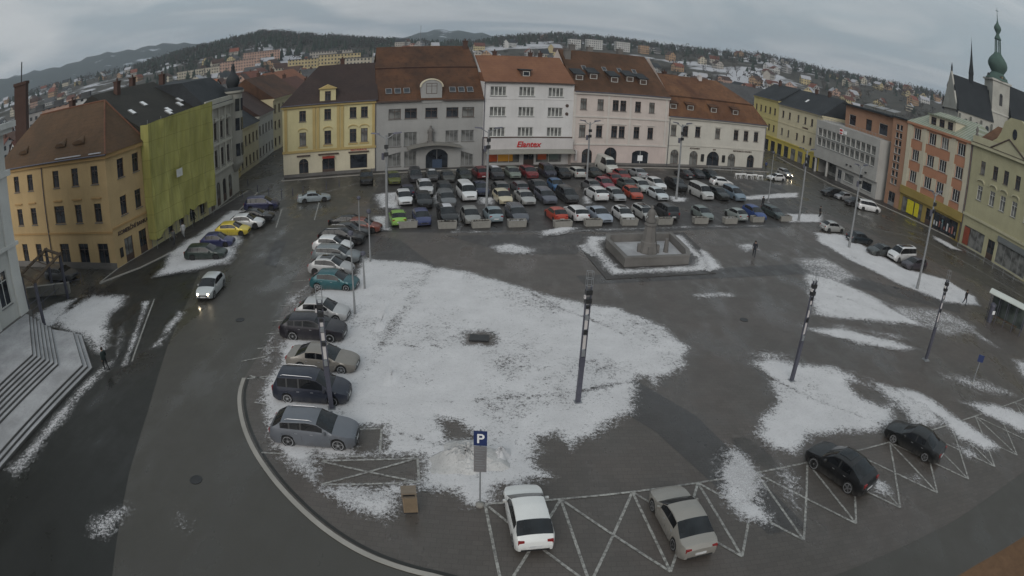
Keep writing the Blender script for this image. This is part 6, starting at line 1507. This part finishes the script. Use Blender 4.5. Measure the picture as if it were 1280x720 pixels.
for a in (0, PI/2, PI, 3*PI/2):
    mb = MB(); mb.box(-.22, .22, -.15, .15, .2, 1.0); o = mb.build('spout_block', M['stone'], rt); o.location = (cx_+.95*math.cos(a), cy_+.95*math.sin(a), 0); o.rotation_euler = (0, 0, a+PI/2)
mb = MB(); mb.tube((cx_+1.9, cy_+.3, 0.2), (cx_+1.9, cy_+.3, 1.6), .28, .2, 8); mb.build('side_post', M['stone'], rt)
# bus shelter
a0, a1 = gp(1241, 363, 3.1), gp(1286, 386, 3.1); d_ = (a1-a0); LL = d_.length; ang = math.atan2(d_.y, d_.x)
rt = empty('bus_shelter', (a0.x, a0.y, 0), ang, label='bus shelter with a pale curved roof by the east street', cat='bus shelter')
mb = MB(); n = 8
for k in range(n):
    y0, y1 = -1.0+2.0*k/n, -1.0+2.0*(k+1)/n; z0, z1 = 2.85+.4*math.cos((y0)*1.4), 2.85+.4*math.cos((y1)*1.4)
    mb.add([(-.2, y0, z0), (LL, y0, z0), (LL, y1, z1), (-.2, y1, z1), (-.2, y0, z0+.06), (LL, y0, z0+.06), (LL, y1, z1+.06), (-.2, y1, z1+.06)], [(0, 3, 2, 1), (4, 5, 6, 7), (0, 4, 7, 3), (1, 2, 6, 5)])
mb.build('roof', plaster('milky_roof_sheet', (.50, .52, .48), .5), rt, smooth=40)
for x in np.linspace(.2, LL-.2, 5):
    for y in (-.85, .85):
        mb = MB(); mb.tube((x, y, 0), (x, y, 2.95), .05, n=8); mb.build('post', M['dark_steel'], rt)
mb = MB(); mb.box(.2, LL-.2, .82, .86, .3, 2.5); mb.build('back_glass', glass('shelter_glass', (.05, .06, .055), .2), rt)
mb = MB(); mb.box(1, LL-1, .3, .7, .42, .48); [mb.box(x-.03, x+.03, .3, .7, 0, .42) for x in (1.2, LL-1.2)]; mb.build('bench', M['wood'], rt)
p = gp(1236, 402); rt = empty('advert_column', (p.x, p.y, 0), 0, label='dark round kiosk column with a small white poster beside the bus shelter', cat='advertising column')
mb = MB(); mb.lathe([(.38, 0), (.38, 1.8), (.46, 1.85), (.42, 2.05), (.1, 2.2)], n=16); mb.build('body', M['dark_steel'], rt, smooth=40); mb = MB(); mb.box(-.25, .25, -.44, -.39, 1.0, 1.4); mb.build('poster', M['white_paint'], rt)
# railing along the east pavement
def railing(pts, label, h=1.0, name='railing', cat='railing', mat='steel'):
    P = [gp(*p) for p in pts]; rt = empty(name, P[0], 0, label=label, cat=cat)
    for a, b in zip(P, P[1:]):
        n = max(1, int((b-a).length/2.2))
        for k in range(n+1 if b is P[-1] else n):
            q = a.lerp(b, k/n)-P[0]; mb = MB(); mb.tube((q.x, q.y, 0), (q.x, q.y, h), .04, n=6); mb.build('post', M[mat], rt)
        for z in (h, h*.5):
            mb = MB(); qa, qb = a-P[0], b-P[0]; mb.tube((qa.x, qa.y, z), (qb.x, qb.y, z), .03, n=6); mb.build('rail', M[mat], rt)
railing([(1196, 311), (1218, 323), (1240, 337), (1266, 352), (1290, 364)], 'steel pedestrian railing along the east pavement before the shops')
railing([(1030, 236), (1060, 250), (1072, 255)], 'low rail by the parked cars under the office block', .7)
railing([(885, 213), (955, 220)], 'low pale rail in front of the low white house', .9)
for i, (px, py) in enumerate(((922, 223), (929, 223), (936, 224), (943, 224), (950, 225))):
    p = gp(px, py); rt = empty('barrier', (p.x, p.y, 0), R(18), label='white trestle barrier in the line of five before the low white house', cat='barrier', group='white trestle barriers before the low white house')
    mb = MB(); mb.box(-.65, .65, -.03, .03, .7, .95); mb.build('board', M['white_paint'], rt)
    for s in (1, -1): mb = MB(); mb.tube((s*.5, -.3, 0), (s*.5, 0, .8), .03, n=6); mb.tube((s*.5, .3, 0), (s*.5, 0, .8), .03, n=6); mb.build('leg', M['white_paint'], rt)
for i, (px, py) in enumerate(((322, 240), (336, 244), (352, 245), (366, 244), (379, 243), (310, 232), (303, 247), (408, 236), (424, 233))):
    p = gp(px, py); mb = MB(); mb.lathe([(.09, 0), (.07, .1), (.06, .9), (.09, .95), (.05, 1.05)], n=10); o = mb.build('bollard', M['dark_steel'], loc=(p.x, p.y, 0))
    tag(o, 'slim dark bollard at the mouth of the side street', 'bollard', 'bollards at the mouth of the side street')
# wooden gate frame by the white hall
pa, pb = gp(57, 412), gp(85, 373); rt = empty('pergola', (pa.x, pa.y, 0), 0, label='dark posts carrying slanting timber beams beside the white hall', cat='pergola')
qb = pb-pa; off = Vector((-3.6, 1.2, 0))
for q in (Vector((0, 0, 0)), qb, off, qb+off):
    mb = MB(); mb.box(q.x-.13, q.x+.13, q.y-.13, q.y+.13, 0, 4.4); mb.build('post', M['dark_steel'], rt)
for a, b in ((Vector((0, 0, 0)), qb), (off, qb+off), (Vector((0, 0, 0)), off), (qb, qb+off)):
    mb = MB(); dd = (b-a).normalized()*.3; mb.tube(a-dd+Vector((0, 0, 4.45)), b+dd+Vector((0, 0, 4.45)), .17, n=4); mb.build('beam', M['wood'], rt)
for k in range(1, 4):
    q = qb*(k/4); mb = MB(); mb.tube(q+Vector((0, 0, 4.62)), q+off+Vector((0, 0, 4.62)), .06, n=4); mb.build('rafter', M['wood'], rt)
railing([(40, 398), (70, 372), (86, 360), (103, 356)], 'dark low fence beside the timber gate frame', 1.3, 'fence', 'fence', 'dark_steel')
w0, w1 = gp(36, 372), gp(88, 366); mb = MB(); ribbon(mb, [w0, w1], .4, 0, 1.1); o = mb.build('low_wall', M['concrete']); tag(o, 'low rendered wall between the white hall and the ochre house', 'wall')
# bare shrubs in the small bed
def shrub(px, py, h, label, n=90, seed=1, mat='twigs', r=.8):
    q = random.Random(seed); p = gp(px, py); rt = empty('shrub', (p.x, p.y, .02), 0, label=label, cat='shrub'); st = MB(); tw = MB()
    for k in range(6):
        a = q.uniform(0, 6.28); e_ = Vector((r*.6*math.cos(a), r*.6*math.sin(a), h*q.uniform(.5, .8))); st.tube((0, 0, 0), e_, .03, .012, 5)
    for k in range(n):
        a = q.uniform(0, 6.28); rr = r*math.sqrt(q.random()); c_ = Vector((rr*math.cos(a), rr*math.sin(a), h*q.uniform(.25, 1))); dd = Vector((q.uniform(-1, 1), q.uniform(-1, 1), q.uniform(0, 1)))*.3
        s_ = dd.cross(Vector((q.uniform(-1, 1), 1, .3))).normalized()*.02; tw.add([c_-s_, c_+s_, c_+dd], [(0, 1, 2)])
    st.build('stem', M['bark'], rt); tw.build('twigs', M[mat], rt)
shrub(112, 372, 1.0, 'brown bare shrub in the snowy bed next to the timber frame', 260, 1); shrub(122, 370, .9, 'reddish bare shrub in the middle of the snowy bed', 260, 2); shrub(131, 371, .8, 'low bare shrub at the street end of the snowy bed', 240, 3)

# ---------------------------------------------------------------- people
def mesh_mats(me, fn, mats):
    for m in mats: me.materials.append(m)
    for f in me.polygons: f.material_index = fn(f.center)
def person(px, py, rz, label, top, bottom, hair=(.03, .02, .015), h=1.75, bag=None, phase=.35, hold=None, base=0.0):
    p = gp(px, py, base); k = h/1.75
    me = bpy.data.meshes.new('person'); V = []; E_ = []; Rr = []
    def v(x, y, z, r): V.append((x*k, y*k, z*k)); Rr.append(r*k); return len(V)-1
    pel = v(0, 0, .95, .15); w1 = v(.01, 0, 1.15, .14); ch = v(.03, 0, 1.36, .17); nk = v(.03, 0, 1.50, .065); hd = v(.05, 0, 1.60, .085); ht = v(.04, 0, 1.70, .085)
    E_ += [(pel, w1), (w1, ch), (ch, nk), (nk, hd), (hd, ht)]
    for s in (1, -1):
        st = phase*s
        a = v(.02, s*.10, .86, .105); kn = v(.10+st*.42, s*.10, .50, .075); an = v(-.05*1+st*.75-.03, s*.10, .10, .05); to = v(.14+st*.75-.03, s*.11, .045, .045)
        E_ += [(pel, a), (a, kn), (kn, an), (an, to)]
        sh_ = v(.02, s*.20, 1.42, .075); el = v(-.02-st*.3, s*.26, 1.14, .055); wr = v(.10-st*.5, s*.24, .92, .038); pa_ = v(.13-st*.53, s*.235, .85, .032)
        E_ += [(ch, sh_), (sh_, el), (el, wr), (wr, pa_)]
        for f in range(4):
            b_ = v(.155-st*.55+(f-1.5)*.02, s*.235, .80, .010); c_ = v(.165-st*.55+(f-1.5)*.022, s*.215, .765-.006*(f % 2), .008); E_ += [(pa_, b_), (b_, c_)]
        t_ = v(.16-st*.5, s*.20, .83, .010); E_.append((pa_, t_))
    me.from_pydata(V, E_, []); o = bpy.data.objects.new('tmp', me); COL.objects.link(o)
    m = o.modifiers.new('s', 'SKIN'); 
    for i, sv in enumerate(me.skin_vertices[0].data): sv.radius = (Rr[i], Rr[i]); sv.use_root = (i == 0)
    ss = o.modifiers.new('u', 'SUBSURF'); ss.levels = 1; ss.render_levels = 1
    dg = bpy.context.evaluated_depsgraph_get(); m2 = bpy.data.meshes.new_from_object(o.evaluated_get(dg)); bpy.data.objects.remove(o)
    skin = plain('skin', (.35, .22, .16), .6); tp = plain('coat_cloth', top, .9); bt = plain('trouser_cloth', bottom, .9); sh = plain('shoe_leather', (.02, .02, .02), .6)
    m2.materials.clear()
    mesh_mats(m2, lambda c: 3 if c.z < .11*k else 2 if c.z < .86*k and abs(c.y) < .19*k else 0 if (c.z > 1.51*k or (c.z < .89*k and abs(c.y) > .19*k)) else 1, [skin, tp, bt, sh])
    m2.polygons.foreach_set('use_smooth', [True]*len(m2.polygons)); m2.name = 'person'
    rt = link('person', m2); rt.location = (p.x, p.y, base+.02); rt.rotation_euler = (0, 0, rz); tag(rt, label, 'person')
    mb = MB(); mb.lathe([(.10*k, 1.60*k), (.115*k, 1.68*k), (.10*k, 1.76*k), (.04*k, 1.80*k)], c=(.02*k, 0, 0), n=12); mb.build('hair', plain('hair', hair, .9), rt, smooth=60)
    mb = MB(); mb.box(.125*k, .14*k, .035*k-.012, .035*k+.012, 1.63*k, 1.645*k); mb.build('eye', M['black'], rt); mb = MB(); mb.box(.125*k, .14*k, -.035*k-.012, -.035*k+.012, 1.63*k, 1.645*k); mb.build('eye', M['black'], rt)
    mb = MB(); mb.add([(.12*k, -.015, 1.60*k), (.12*k, .015, 1.60*k), (.155*k, 0, 1.595*k), (.125*k, 0, 1.635*k)], [(0, 1, 2), (0, 2, 3), (1, 3, 2)]); mb.build('nose', skin, rt)
    if bag:
        mb = MB(); mb.box(-.34*k, -.14*k, -.16*k, .16*k, 1.05*k, 1.45*k); mb.box(-.38*k, -.34*k, -.11*k, .11*k, 1.1*k, 1.3*k); b_ = mb.build('backpack', plain('bag_cloth', bag, .8)); b_.matrix_world = rt.matrix_basis.copy(); tag(b_, 'dark backpack worn by the walker in front of the fountain', 'backpack')
    return rt
person(942, 321, R(-110), 'person in dark clothes with a backpack walking across the plaza east of the fountain', (.02, .02, .026), (.02, .024, .03), bag=(.03, .03, .03))
person(1205, 381, R(-100), 'person in black coat and dark jeans walking by the bus shelter', (.014, .014, .016), (.02, .028, .045))
person(230, 297, R(-80), 'person in a white coat and light trousers in front of the netting', (.45, .45, .46), (.36, .36, .36), phase=.2, base=.12)
person(134, 463, R(160), 'person in a dark coat bending towards the corner of the steps', (.02, .03, .028), (.02, .02, .022), phase=.25)
person(1024, 272, R(-60), 'person in black standing beside the lamp on the snowy corner', (.014, .014, .015), (.02, .02, .02), phase=.05)
person(953, 260, R(100), 'person in dark clothes behind the vivid blue hatchback', (.02, .02, .022), (.02, .02, .025), phase=.15)
person(957, 212, R(60), 'person with a blue top at the corner of the low white house', (.03, .05, .14), (.02, .02, .02), phase=.2)
person(243, 280, R(80), 'person in dark jacket under the far end of the netting', (.03, .03, .03), (.02, .02, .02), phase=.3, base=.12)
person(218, 306, R(90), 'person in grey walking between the netting and the green estate', (.09, .09, .09), (.04, .04, .05), phase=.3, base=.12)
person(1268, 335, R(-70), 'person in dark coat before the shop windows of the baroque house', (.02, .025, .03), (.02, .02, .02), phase=.25, base=.12)
person(1175, 290, R(-60), 'person in grey coat on the pavement below the mustard shopfront', (.07, .07, .08), (.02, .02, .025), phase=.25, base=.12)

# ---------------------------------------------------------------- own roof, low right
mb = MB(); z = 14.0
pr_ = [gp(1190, 724, z), gp(1222, 705, z), gp(1252, 688, z), gp(1284, 668, z)]
ring = [(q.x, q.y) for q in pr_]+[(13, 3.6), (14, -2), (4.5, -2)]
mb.prism(ring, z-.25, z); o = mb.build('tiled_roof', tiles('pantile_brown', (.16, .085, .04), (.20, .11, .055), .5, row=.2)); tag(o, 'brown tiled eave corner directly below the camera', 'roof')

# ---------------------------------------------------------------- town beyond
# brick stack behind the ochre house
def pol(a, r): return r*math.sin(R(a)), r*math.cos(R(a))
x, y = pol(-49.4, 100); rt = empty('brick_stack', (x, y, 0), .6, label='square brick chimney stack with a thin mast behind the ochre house', cat='chimney')
mb = MB(); mb.box(-1.15, 1.15, -1.15, 1.15, 0, 22.6); mb.box(-1.3, 1.3, -1.3, 1.3, 22.6, 23.1); mb.build('shaft', M['brick'], rt); mb = MB(); mb.tube((0, 0, 23), (0, 0, 26.4), .12); mb.build('mast', M['black'], rt)
def farwall(name, c):
    m, nt, b = nt_new(name)
    t = nt.nodes.new('ShaderNodeTexCoord'); sp = nt.nodes.new('ShaderNodeSeparateXYZ'); nt.links.new(t.outputs['Object'], sp.inputs[0])
    ad = nt.nodes.new('ShaderNodeMath'); ad.operation = 'ADD'; nt.links.new(sp.outputs[0], ad.inputs[0]); nt.links.new(sp.outputs[1], ad.inputs[1])
    cb = nt.nodes.new('ShaderNodeCombineXYZ'); nt.links.new(ad.outputs[0], cb.inputs[0]); nt.links.new(sp.outputs[2], cb.inputs[1])
    br = N(nt, 'ShaderNodeTexBrick', Scale=1.0); br.offset = 0; br.inputs['Brick Width'].default_value = 2.7; br.inputs['Row Height'].default_value = 2.9; br.inputs['Mortar Size'].default_value = .72; br.inputs['Mortar Smooth'].default_value = 0
    nt.links.new(cb.outputs[0], br.inputs['Vector'])
    v = noise(nt, coord(nt), .3, 4)
    wall = mixc(nt, ramp(nt, v, .3, .7), sc3(c, .75), sc3(c, 1.05))
    nt.links.new(mixc(nt, br.outputs['Fac'], (.035, .038, .042), wall), b.inputs['Base Color']); b.inputs['Roughness'].default_value = .85
    return m
FW = [farwall('far_wall', c) for c in ((.42, .38, .30), (.36, .33, .29), (.44, .36, .20), (.30, .29, .28), (.40, .26, .20), (.46, .45, .43), (.34, .22, .13))]
FR = [tiles('far_roof', c, sc3(c, 1.4), .4) for c in ((.12, .045, .03), (.19, .06, .035), (.07, .04, .03), (.08, .08, .082), (.26, .10, .05))]+[M['slate'], plain('snowy_roof', (.33, .33, .35), .9)]
CW = ['cream', 'beige', 'ochre', 'grey', 'pink', 'white', 'brown']; CR = ['dark red', 'red', 'brown', 'grey', 'orange red', 'slate', 'snowy']
def far_house(x, y, z, w, d, h, rh, rz, wi, ri, label, group, flat=False, name='house', wm=None):
    wb_ = MB(); wb_.box(-w/2, w/2, -d/2, d/2, -4, h)
    if not flat:
        for s in (1, -1): wb_.add([(s*w/2, -d/2, h), (s*w/2, d/2, h), (s*w/2, 0, h+rh)], [(0, 1, 2)])
    me = wb_.mesh('walls', [wm or FW[wi]]); rt = link(name, me); rt.location = (x, y, z); rt.rotation_euler = (0, 0, rz); tag(rt, label, 'house' if not flat else 'apartment block', group)
    r_ = MB()
    if flat: r_.box(-w/2-.3, w/2+.3, -d/2-.3, d/2+.3, h, h+.5); r_.box(-2, 2, -2, 2, h+.5, h+2.5)
    else:
        e_ = .5; t_ = .25; zz = rh*(1+2*e_/d)
        r_.add([(-w/2-e_, -d/2-e_, h+rh-zz), (w/2+e_, -d/2-e_, h+rh-zz), (w/2+e_, 0, h+rh+t_), (-w/2-e_, 0, h+rh+t_), (-w/2-e_, d/2+e_, h+rh-zz), (w/2+e_, d/2+e_, h+rh-zz), (-w/2-e_, 0, h+rh), (w/2+e_, 0, h+rh)],
               [(0, 1, 2, 3), (3, 2, 5, 4), (0, 3, 6), (4, 6, 3), (1, 7, 2), (5, 2, 7)])
    ro = r_.build('roof', FR[ri], rt)
    if not flat and math.hypot(x, y) < 420:
        c_ = MB(); cx2 = rnd.uniform(-w*.35, w*.35); c_.box(cx2-.4, cx2+.4, -.4, .4, h+rh-.5, h+rh+1.3); c_.build('chimney', M['brick'], ro)
    return rt
def blocked(x, y, m=0):
    if y < 98.5+.32*x+22 and -62 < x < 66 and y < 160: return True
    r_ = math.hypot(x, y)
    if y < 98.5+.32*x+28 and x < 66 and x > -40: return True
    if -66 < x < -36 and y < 168: return True
    if x < -36 and y < 92 and x > -75: return True
    s_ = Vector((x-RA.x, y-RA.y)); u_ = s_.dot(RU); nn = s_.dot(Vector((-RU.y, RU.x)))
    if -24 < u_ < 110 and -200 < nn < 24: return True
    if math.hypot(x-CX, y-CY) < 42: return True
    if abs(x-58) < 16 and 120 < y < 200: return True
    return False
mass = MB()
def mass_house(x, y, z, w, d, h, rh, rz, wi, ri):
    mass.T = Matrix.Translation((x, y, z)) @ Matrix.Rotation(rz, 4, 'Z')
    mass.box(-w/2, w/2, -d/2, d/2, -4, h, wi)
    for s in (1, -1): mass.add([(s*w/2, -d/2, h), (s*w/2, d/2, h), (s*w/2, 0, h+rh)], [(0, 1, 2)], wi)
    zz = rh*(1+1/d)
    mass.add([(-w/2-.4, -d/2-.5, h+rh-zz+.2), (w/2+.4, -d/2-.5, h+rh-zz+.2), (w/2+.4, 0, h+rh+.2), (-w/2-.4, 0, h+rh+.2), (-w/2-.4, d/2+.5, h+rh-zz+.2), (w/2+.4, d/2+.5, h+rh-zz+.2)], [(0, 1, 2, 3), (3, 2, 5, 4)], 7+ri)
    mass.T = None
SECT = [(-60, -38, 'behind the ochre corner house'), (-38, -20, 'up the side street side of town'), (-20, -6, 'behind the yellow and grey houses'), (-6, 10, 'beyond the white and pink houses'), (10, 26, 'beyond the low white house'), (26, 60, 'on the slope behind the east row')]
cnt = 0; placed = []
r = 150.0
while r < 1000:
    step = 15+r*.022; nA = int(2*PI*r*(114/360)/(step*1.15))
    for i in range(nA):
        a = -60+114*(i+rnd.uniform(.1, .9))/nA
        rr = r+rnd.uniform(-.35, .35)*step; x, y = pol(a, rr)
        if blocked(x, y): continue
        dens = .85 if rr < 330 else .6 if rr < 600 else .45
        if rr > 640 and -37 < a < -13: dens = .06
        if rr > 700 and -2 < a < 16: dens = .1
        if rr > 600 and a > 22: dens = .75
        if rr > 420: dens *= 2.7*max(0, float(vnoise(np.array([x*.011+3]), np.array([y*.011+8]))[0])-.15)
        if rnd.random() > dens: continue
        z_ = terr(x, y); ri = rnd.choice([0, 1, 2, 2, 3, 4, 5, 5, 6, 0, 2]) if rr < 500 else rnd.choice([0, 1, 2, 3, 5, 6, 6, 2]); wi = rnd.randrange(7)
        hh = rnd.uniform(5, 9) if rr < 400 else rnd.uniform(3.5, 7)
        sec = next((s[2] for s in SECT if s[0] <= a < s[1]), 'in the town')
        wd = rnd.uniform(10, 18) if rr < 400 else rnd.uniform(9, 15)
        if cnt >= 285:
            mass_house(x, y, z_, wd, rnd.uniform(8, 11), hh, rnd.uniform(3, 4.5), R(rnd.choice([-10, 18, 80, 100, 40])), wi, ri); placed.append((x, y)); cnt += 1; continue
        far_house(x, y, z_, wd, rnd.uniform(8, 11), hh, rnd.uniform(3, 4.5), R(rnd.choice([-10, 18, 80, 100, 40])+rnd.uniform(-8, 8)), wi, ri,
                  '%s house with %s roof %s, %s' % (CW[wi], CR[ri], sec, 'near' if rr < 260 else 'halfway out' if rr < 520 else 'far out'), 'distant town houses')
        placed.append((x, y)); cnt += 1
    r += step*1.25
tag(mass.build('outlying_town', FW+FR), kind='stuff')
AB = [(-19.6, 520, -.25, 38, .9, 2, 'cream yellow slab block far behind the yellow corner house'), (-16.8, 500, .0, 34, .9, 2, 'yellow slab block in the middle of the far estate'), (-14.3, 470, -.5, 40, .8, 0, 'beige slab block beside the grey house roof'), (-17.6, 600, .35, 42, 1, 1, 'pale grey block rising behind the yellow slab'), (-24.3, 640, .9, 40, 1, 4, 'pinkish block below the wooded hill'), (-26.6, 600, .3, 36, .8, 4, 'salmon block under the wooded hill'), (-30.5, 620, .0, 46, .8, 0, 'long pale block west of the wooded hill'),
      (-45.2, 250, -.8, 14, .5, 4, 'red panelled block behind the ochre roof'), (-47.3, 262, -.8, 12, .5, 3, 'blue grey block beside the red panelled block'), (-42.2, 240, -.7, 12, .5, 5, 'white block behind the ochre roof'), (4.8, 760, 1.5, 14, 1, 5, 'small white block on the ridge west of the twin blocks'), (6.6, 780, 1.6, 20, 1, 5, 'white block on the ridge, wider of the twins'), (9.2, 790, 1.6, 18, 1, 5, 'white block on the ridge, eastern of the twins'), (11.2, 800, 1.5, 12, 1, 6, 'ochre brown block on the ridge east of the white blocks')]
for a, rr, el, w_, rz, wi, lab in AB:
    x, y = pol(a, rr); z_ = terr(x, y); top = H+rr*math.tan(R(el)); far_house(x, y, z_, w_, 12, max(6, top-z_), 0, R(-a)*.6+rz*.2, wi, 3, lab, None, flat=True, name='apartment_block')
for a, rr, w_, d_2, h_, rh_, wi, ri, lab in ((15.2, 188, 42, 16, 9, 5, 2, 3, 'long ochre block with a grey roof right behind the low white house'), (20.6, 205, 30, 14, 10, 5, 5, 3, 'white block with a grey roof behind the hipped end of the low house'), (11.0, 215, 30, 14, 10, 5, 0, 2, 'cream block with a brown roof behind the rust brown roof'),
      (24.5, 240, 44, 15, 9, 5, 3, 5, 'long slate roofed block behind the yellow arcade'), (33, 205, 34, 16, 11, 5, 1, 5, 'large slate roofed house behind the office block'), (-22.5, 185, 30, 14, 10, 5, 0, 4, 'cream house with orange roof at the end of the side street'), (-33.5, 175, 34, 14, 9, 4, 6, 2, 'brown house behind the ornate grey house')):
    x, y = pol(a, rr); far_house(x, y, 0, w_, d_2, h_, rh_, R(18 if a > -20 else 95), wi, ri, lab, None)
# trees
def crown_pts(kind, q, h):
    tw = MB(); tr = MB()
    if kind == 'conifer':
        tr.tube((0, 0, 0), (0, 0, h*.9), .22, .05, 6)
        for k in range(260):
            t = q.random()**.8; z = h*(.12+.86*t); rr = h*.20*(1-t)**.8*q.uniform(.5, 1.25)*(1+.3*math.sin(z*3)); a = q.uniform(0, 6.28); s = h*.055*(1.3-t)
            c = Vector((rr*math.cos(a), rr*math.sin(a), z)); o_ = Vector((math.cos(a), math.sin(a), -.5)).normalized()*s*1.6; sd = Vector((-math.sin(a), math.cos(a), 0))*s*.7
            tw.add([c-sd, c+sd, c+o_], [(0, 1, 2)]); tw.add([c-sd+Vector((0, 0, s*.5)), c+sd, c+o_*.6+Vector((0, 0, s*.7))], [(0, 1, 2)])
    else:
        tr.tube((0, 0, 0), (0, 0, h*.35), .28, .18, 7)
        for k in range(9):
            a = q.uniform(0, 6.28); e1 = Vector((h*.16*math.cos(a), h*.16*math.sin(a), h*q.uniform(.5, .62))); e2 = e1+Vector((h*.14*math.cos(a+q.uniform(-.6, .6)), h*.14*math.sin(a), h*q.uniform(.15, .3)))
            tr.tube((0, 0, h*q.uniform(.22, .36)), e1, .11, .06, 5); tr.tube(e1, e2, .06, .02, 4)
            for j in range(60):
                t = q.random(); c = e1.lerp(e2, t)+Vector((q.gauss(0, 1), q.gauss(0, 1), q.gauss(0, .8)))*h*.07; dd = Vector((q.uniform(-1, 1), q.uniform(-1, 1), q.uniform(.1, 1.2))).normalized()*h*.07; s = dd.cross(Vector((q.uniform(-1, 1), 1, .2))).normalized()*h*.0065
                tw.add([c-s, c+s, c+dd], [(0, 1, 2)])
    return tr, tw
PT = []
for i, kd in enumerate(('conifer', 'conifer', 'bare', 'bare', 'bare')):
    tr, tw = crown_pts(kd, random.Random(40+i), 10); PT.append((kd, tr.mesh('trunk', [M['bark']]), tw.mesh('crown', [M['foliage_dark'] if kd == 'conifer' else M['twigs']])))
def tree(x, y, z, h, i, label, group):
    kd, a, b = PT[i]; rt = empty('conifer_tree' if kd == 'conifer' else 'bare_tree', (x, y, z), rnd.uniform(0, 6.28), label=label, cat='tree', group=group); rt.scale = (h/10*rnd.uniform(.9, 1.15),)*2+(h/10,)
    link('trunk', a, rt); link('crown', b, rt)
nt_ = 0
for k in range(1600):
    a = rnd.uniform(-56, 54); rr = rnd.uniform(165, 760)
    x, y = pol(a, rr)
    if blocked(x, y) or any(abs(x-px_)+abs(y-py_) < 9 for px_, py_ in placed): continue
    i = rnd.choice([0, 2, 3, 4, 2, 3, 4]) if rr < 330 else rnd.choice([2, 3, 4]); sec = next((s[2] for s in SECT if s[0] <= a < s[1]), 'in the town')
    tree(x, y, terr(x, y), rnd.uniform(7, 13), i, ('dark evergreen' if i < 2 else 'leafless brownish')+' tree among the roofs '+sec, 'trees between the distant roofs'); placed.append((x, y)); nt_ += 1
    if nt_ > 130: break
# wooded ridges: uncountable
fd, fb_ = MB(), MB()
def forest_tree(mb, x, y, z, h, q, con):
    if con:
        n = 7; r0 = h*.34
        for zz, rr, tt in ((.08, 1, .6), (.35, .75, .82), (.6, .5, 1.0)):
            vs = [(x+r0*rr*q.uniform(.7, 1.2)*math.cos(2*PI*k/n), y+r0*rr*q.uniform(.7, 1.2)*math.sin(2*PI*k/n), z+h*zz+q.uniform(-.3, .3)) for k in range(n)]+[(x+q.uniform(-.2, .2), y, z+h*tt)]
            mb.add(vs, [(k, (k+1) % n, n) for k in range(n)])
    else:
        for _ in range(26):
            c = Vector((x+q.gauss(0, h*.2), y+q.gauss(0, h*.2), z+h*(.62+q.gauss(0, .17)))); s = h*.12
            mb.add([c+Vector((q.uniform(-s, s), q.uniform(-s, s), q.uniform(-s, s))) for _ in range(3)], [(0, 1, 2)])
q = random.Random(9)
zones = [(-37, -12, 740, 1070, 2300, .4), (-64, -37, 800, 1060, 350, .4), (-12, -2, 880, 1060, 220, .5), (-2.5, 14, 780, 1070, 900, .3), (14, 40, 780, 1070, 900, .25), (40, 64, 780, 1070, 420, .25), (14, 60, 420, 820, 240, .1), (-36, -12, 560, 730, 200, .6)]
for a0_, a1_, r0_, r1_, n_, pc in zones:
    for k in range(n_):
        a = q.uniform(a0_, a1_); rr = r0_+(r1_-r0_)*q.random()**.7; x, y = pol(a, rr)
        con = q.random() < pc; forest_tree(fd if con else fb_, x, y, terr(x, y)-.5, q.uniform(5, 12)*(1.1 if con else 1.1), q, con)
tag(fd.build('forest', M['foliage_dark']), kind='stuff'); tag(fb_.build('bare_woodland', M['twigs']), kind='stuff')

# ---------------------------------------------------------------- hazy winter air
mb = MB(); mb.box(-6200, 6200, -6200, 6200, -4, 330)
hz = bpy.data.materials.new('haze_air'); hz.use_nodes = True; nt = hz.node_tree
for n_ in list(nt.nodes):
    if n_.type == 'BSDF_PRINCIPLED': nt.nodes.remove(n_)
pv = nt.nodes.new('ShaderNodeVolumePrincipled'); pv.inputs['Color'].default_value = (.82, .90, 1, 1); pv.inputs['Density'].default_value = .00016; pv.inputs['Anisotropy'].default_value = .2
out = [n_ for n_ in nt.nodes if n_.type == 'OUTPUT_MATERIAL'][0]; nt.links.new(pv.outputs[0], out.inputs['Volume'])
tag(mb.build('haze', hz), kind='stuff')

# keep the tree to thing > part > sub-part
def depth(o):
    d_ = 0
    while o.parent: o = o.parent; d_ += 1
    return d_
for o in sorted([o for o in COL.objects if o.parent], key=depth):
    while depth(o) > 2:
        m_ = o.parent.matrix_basis @ o.matrix_basis
        o.parent = o.parent.parent; o.matrix_basis = m_
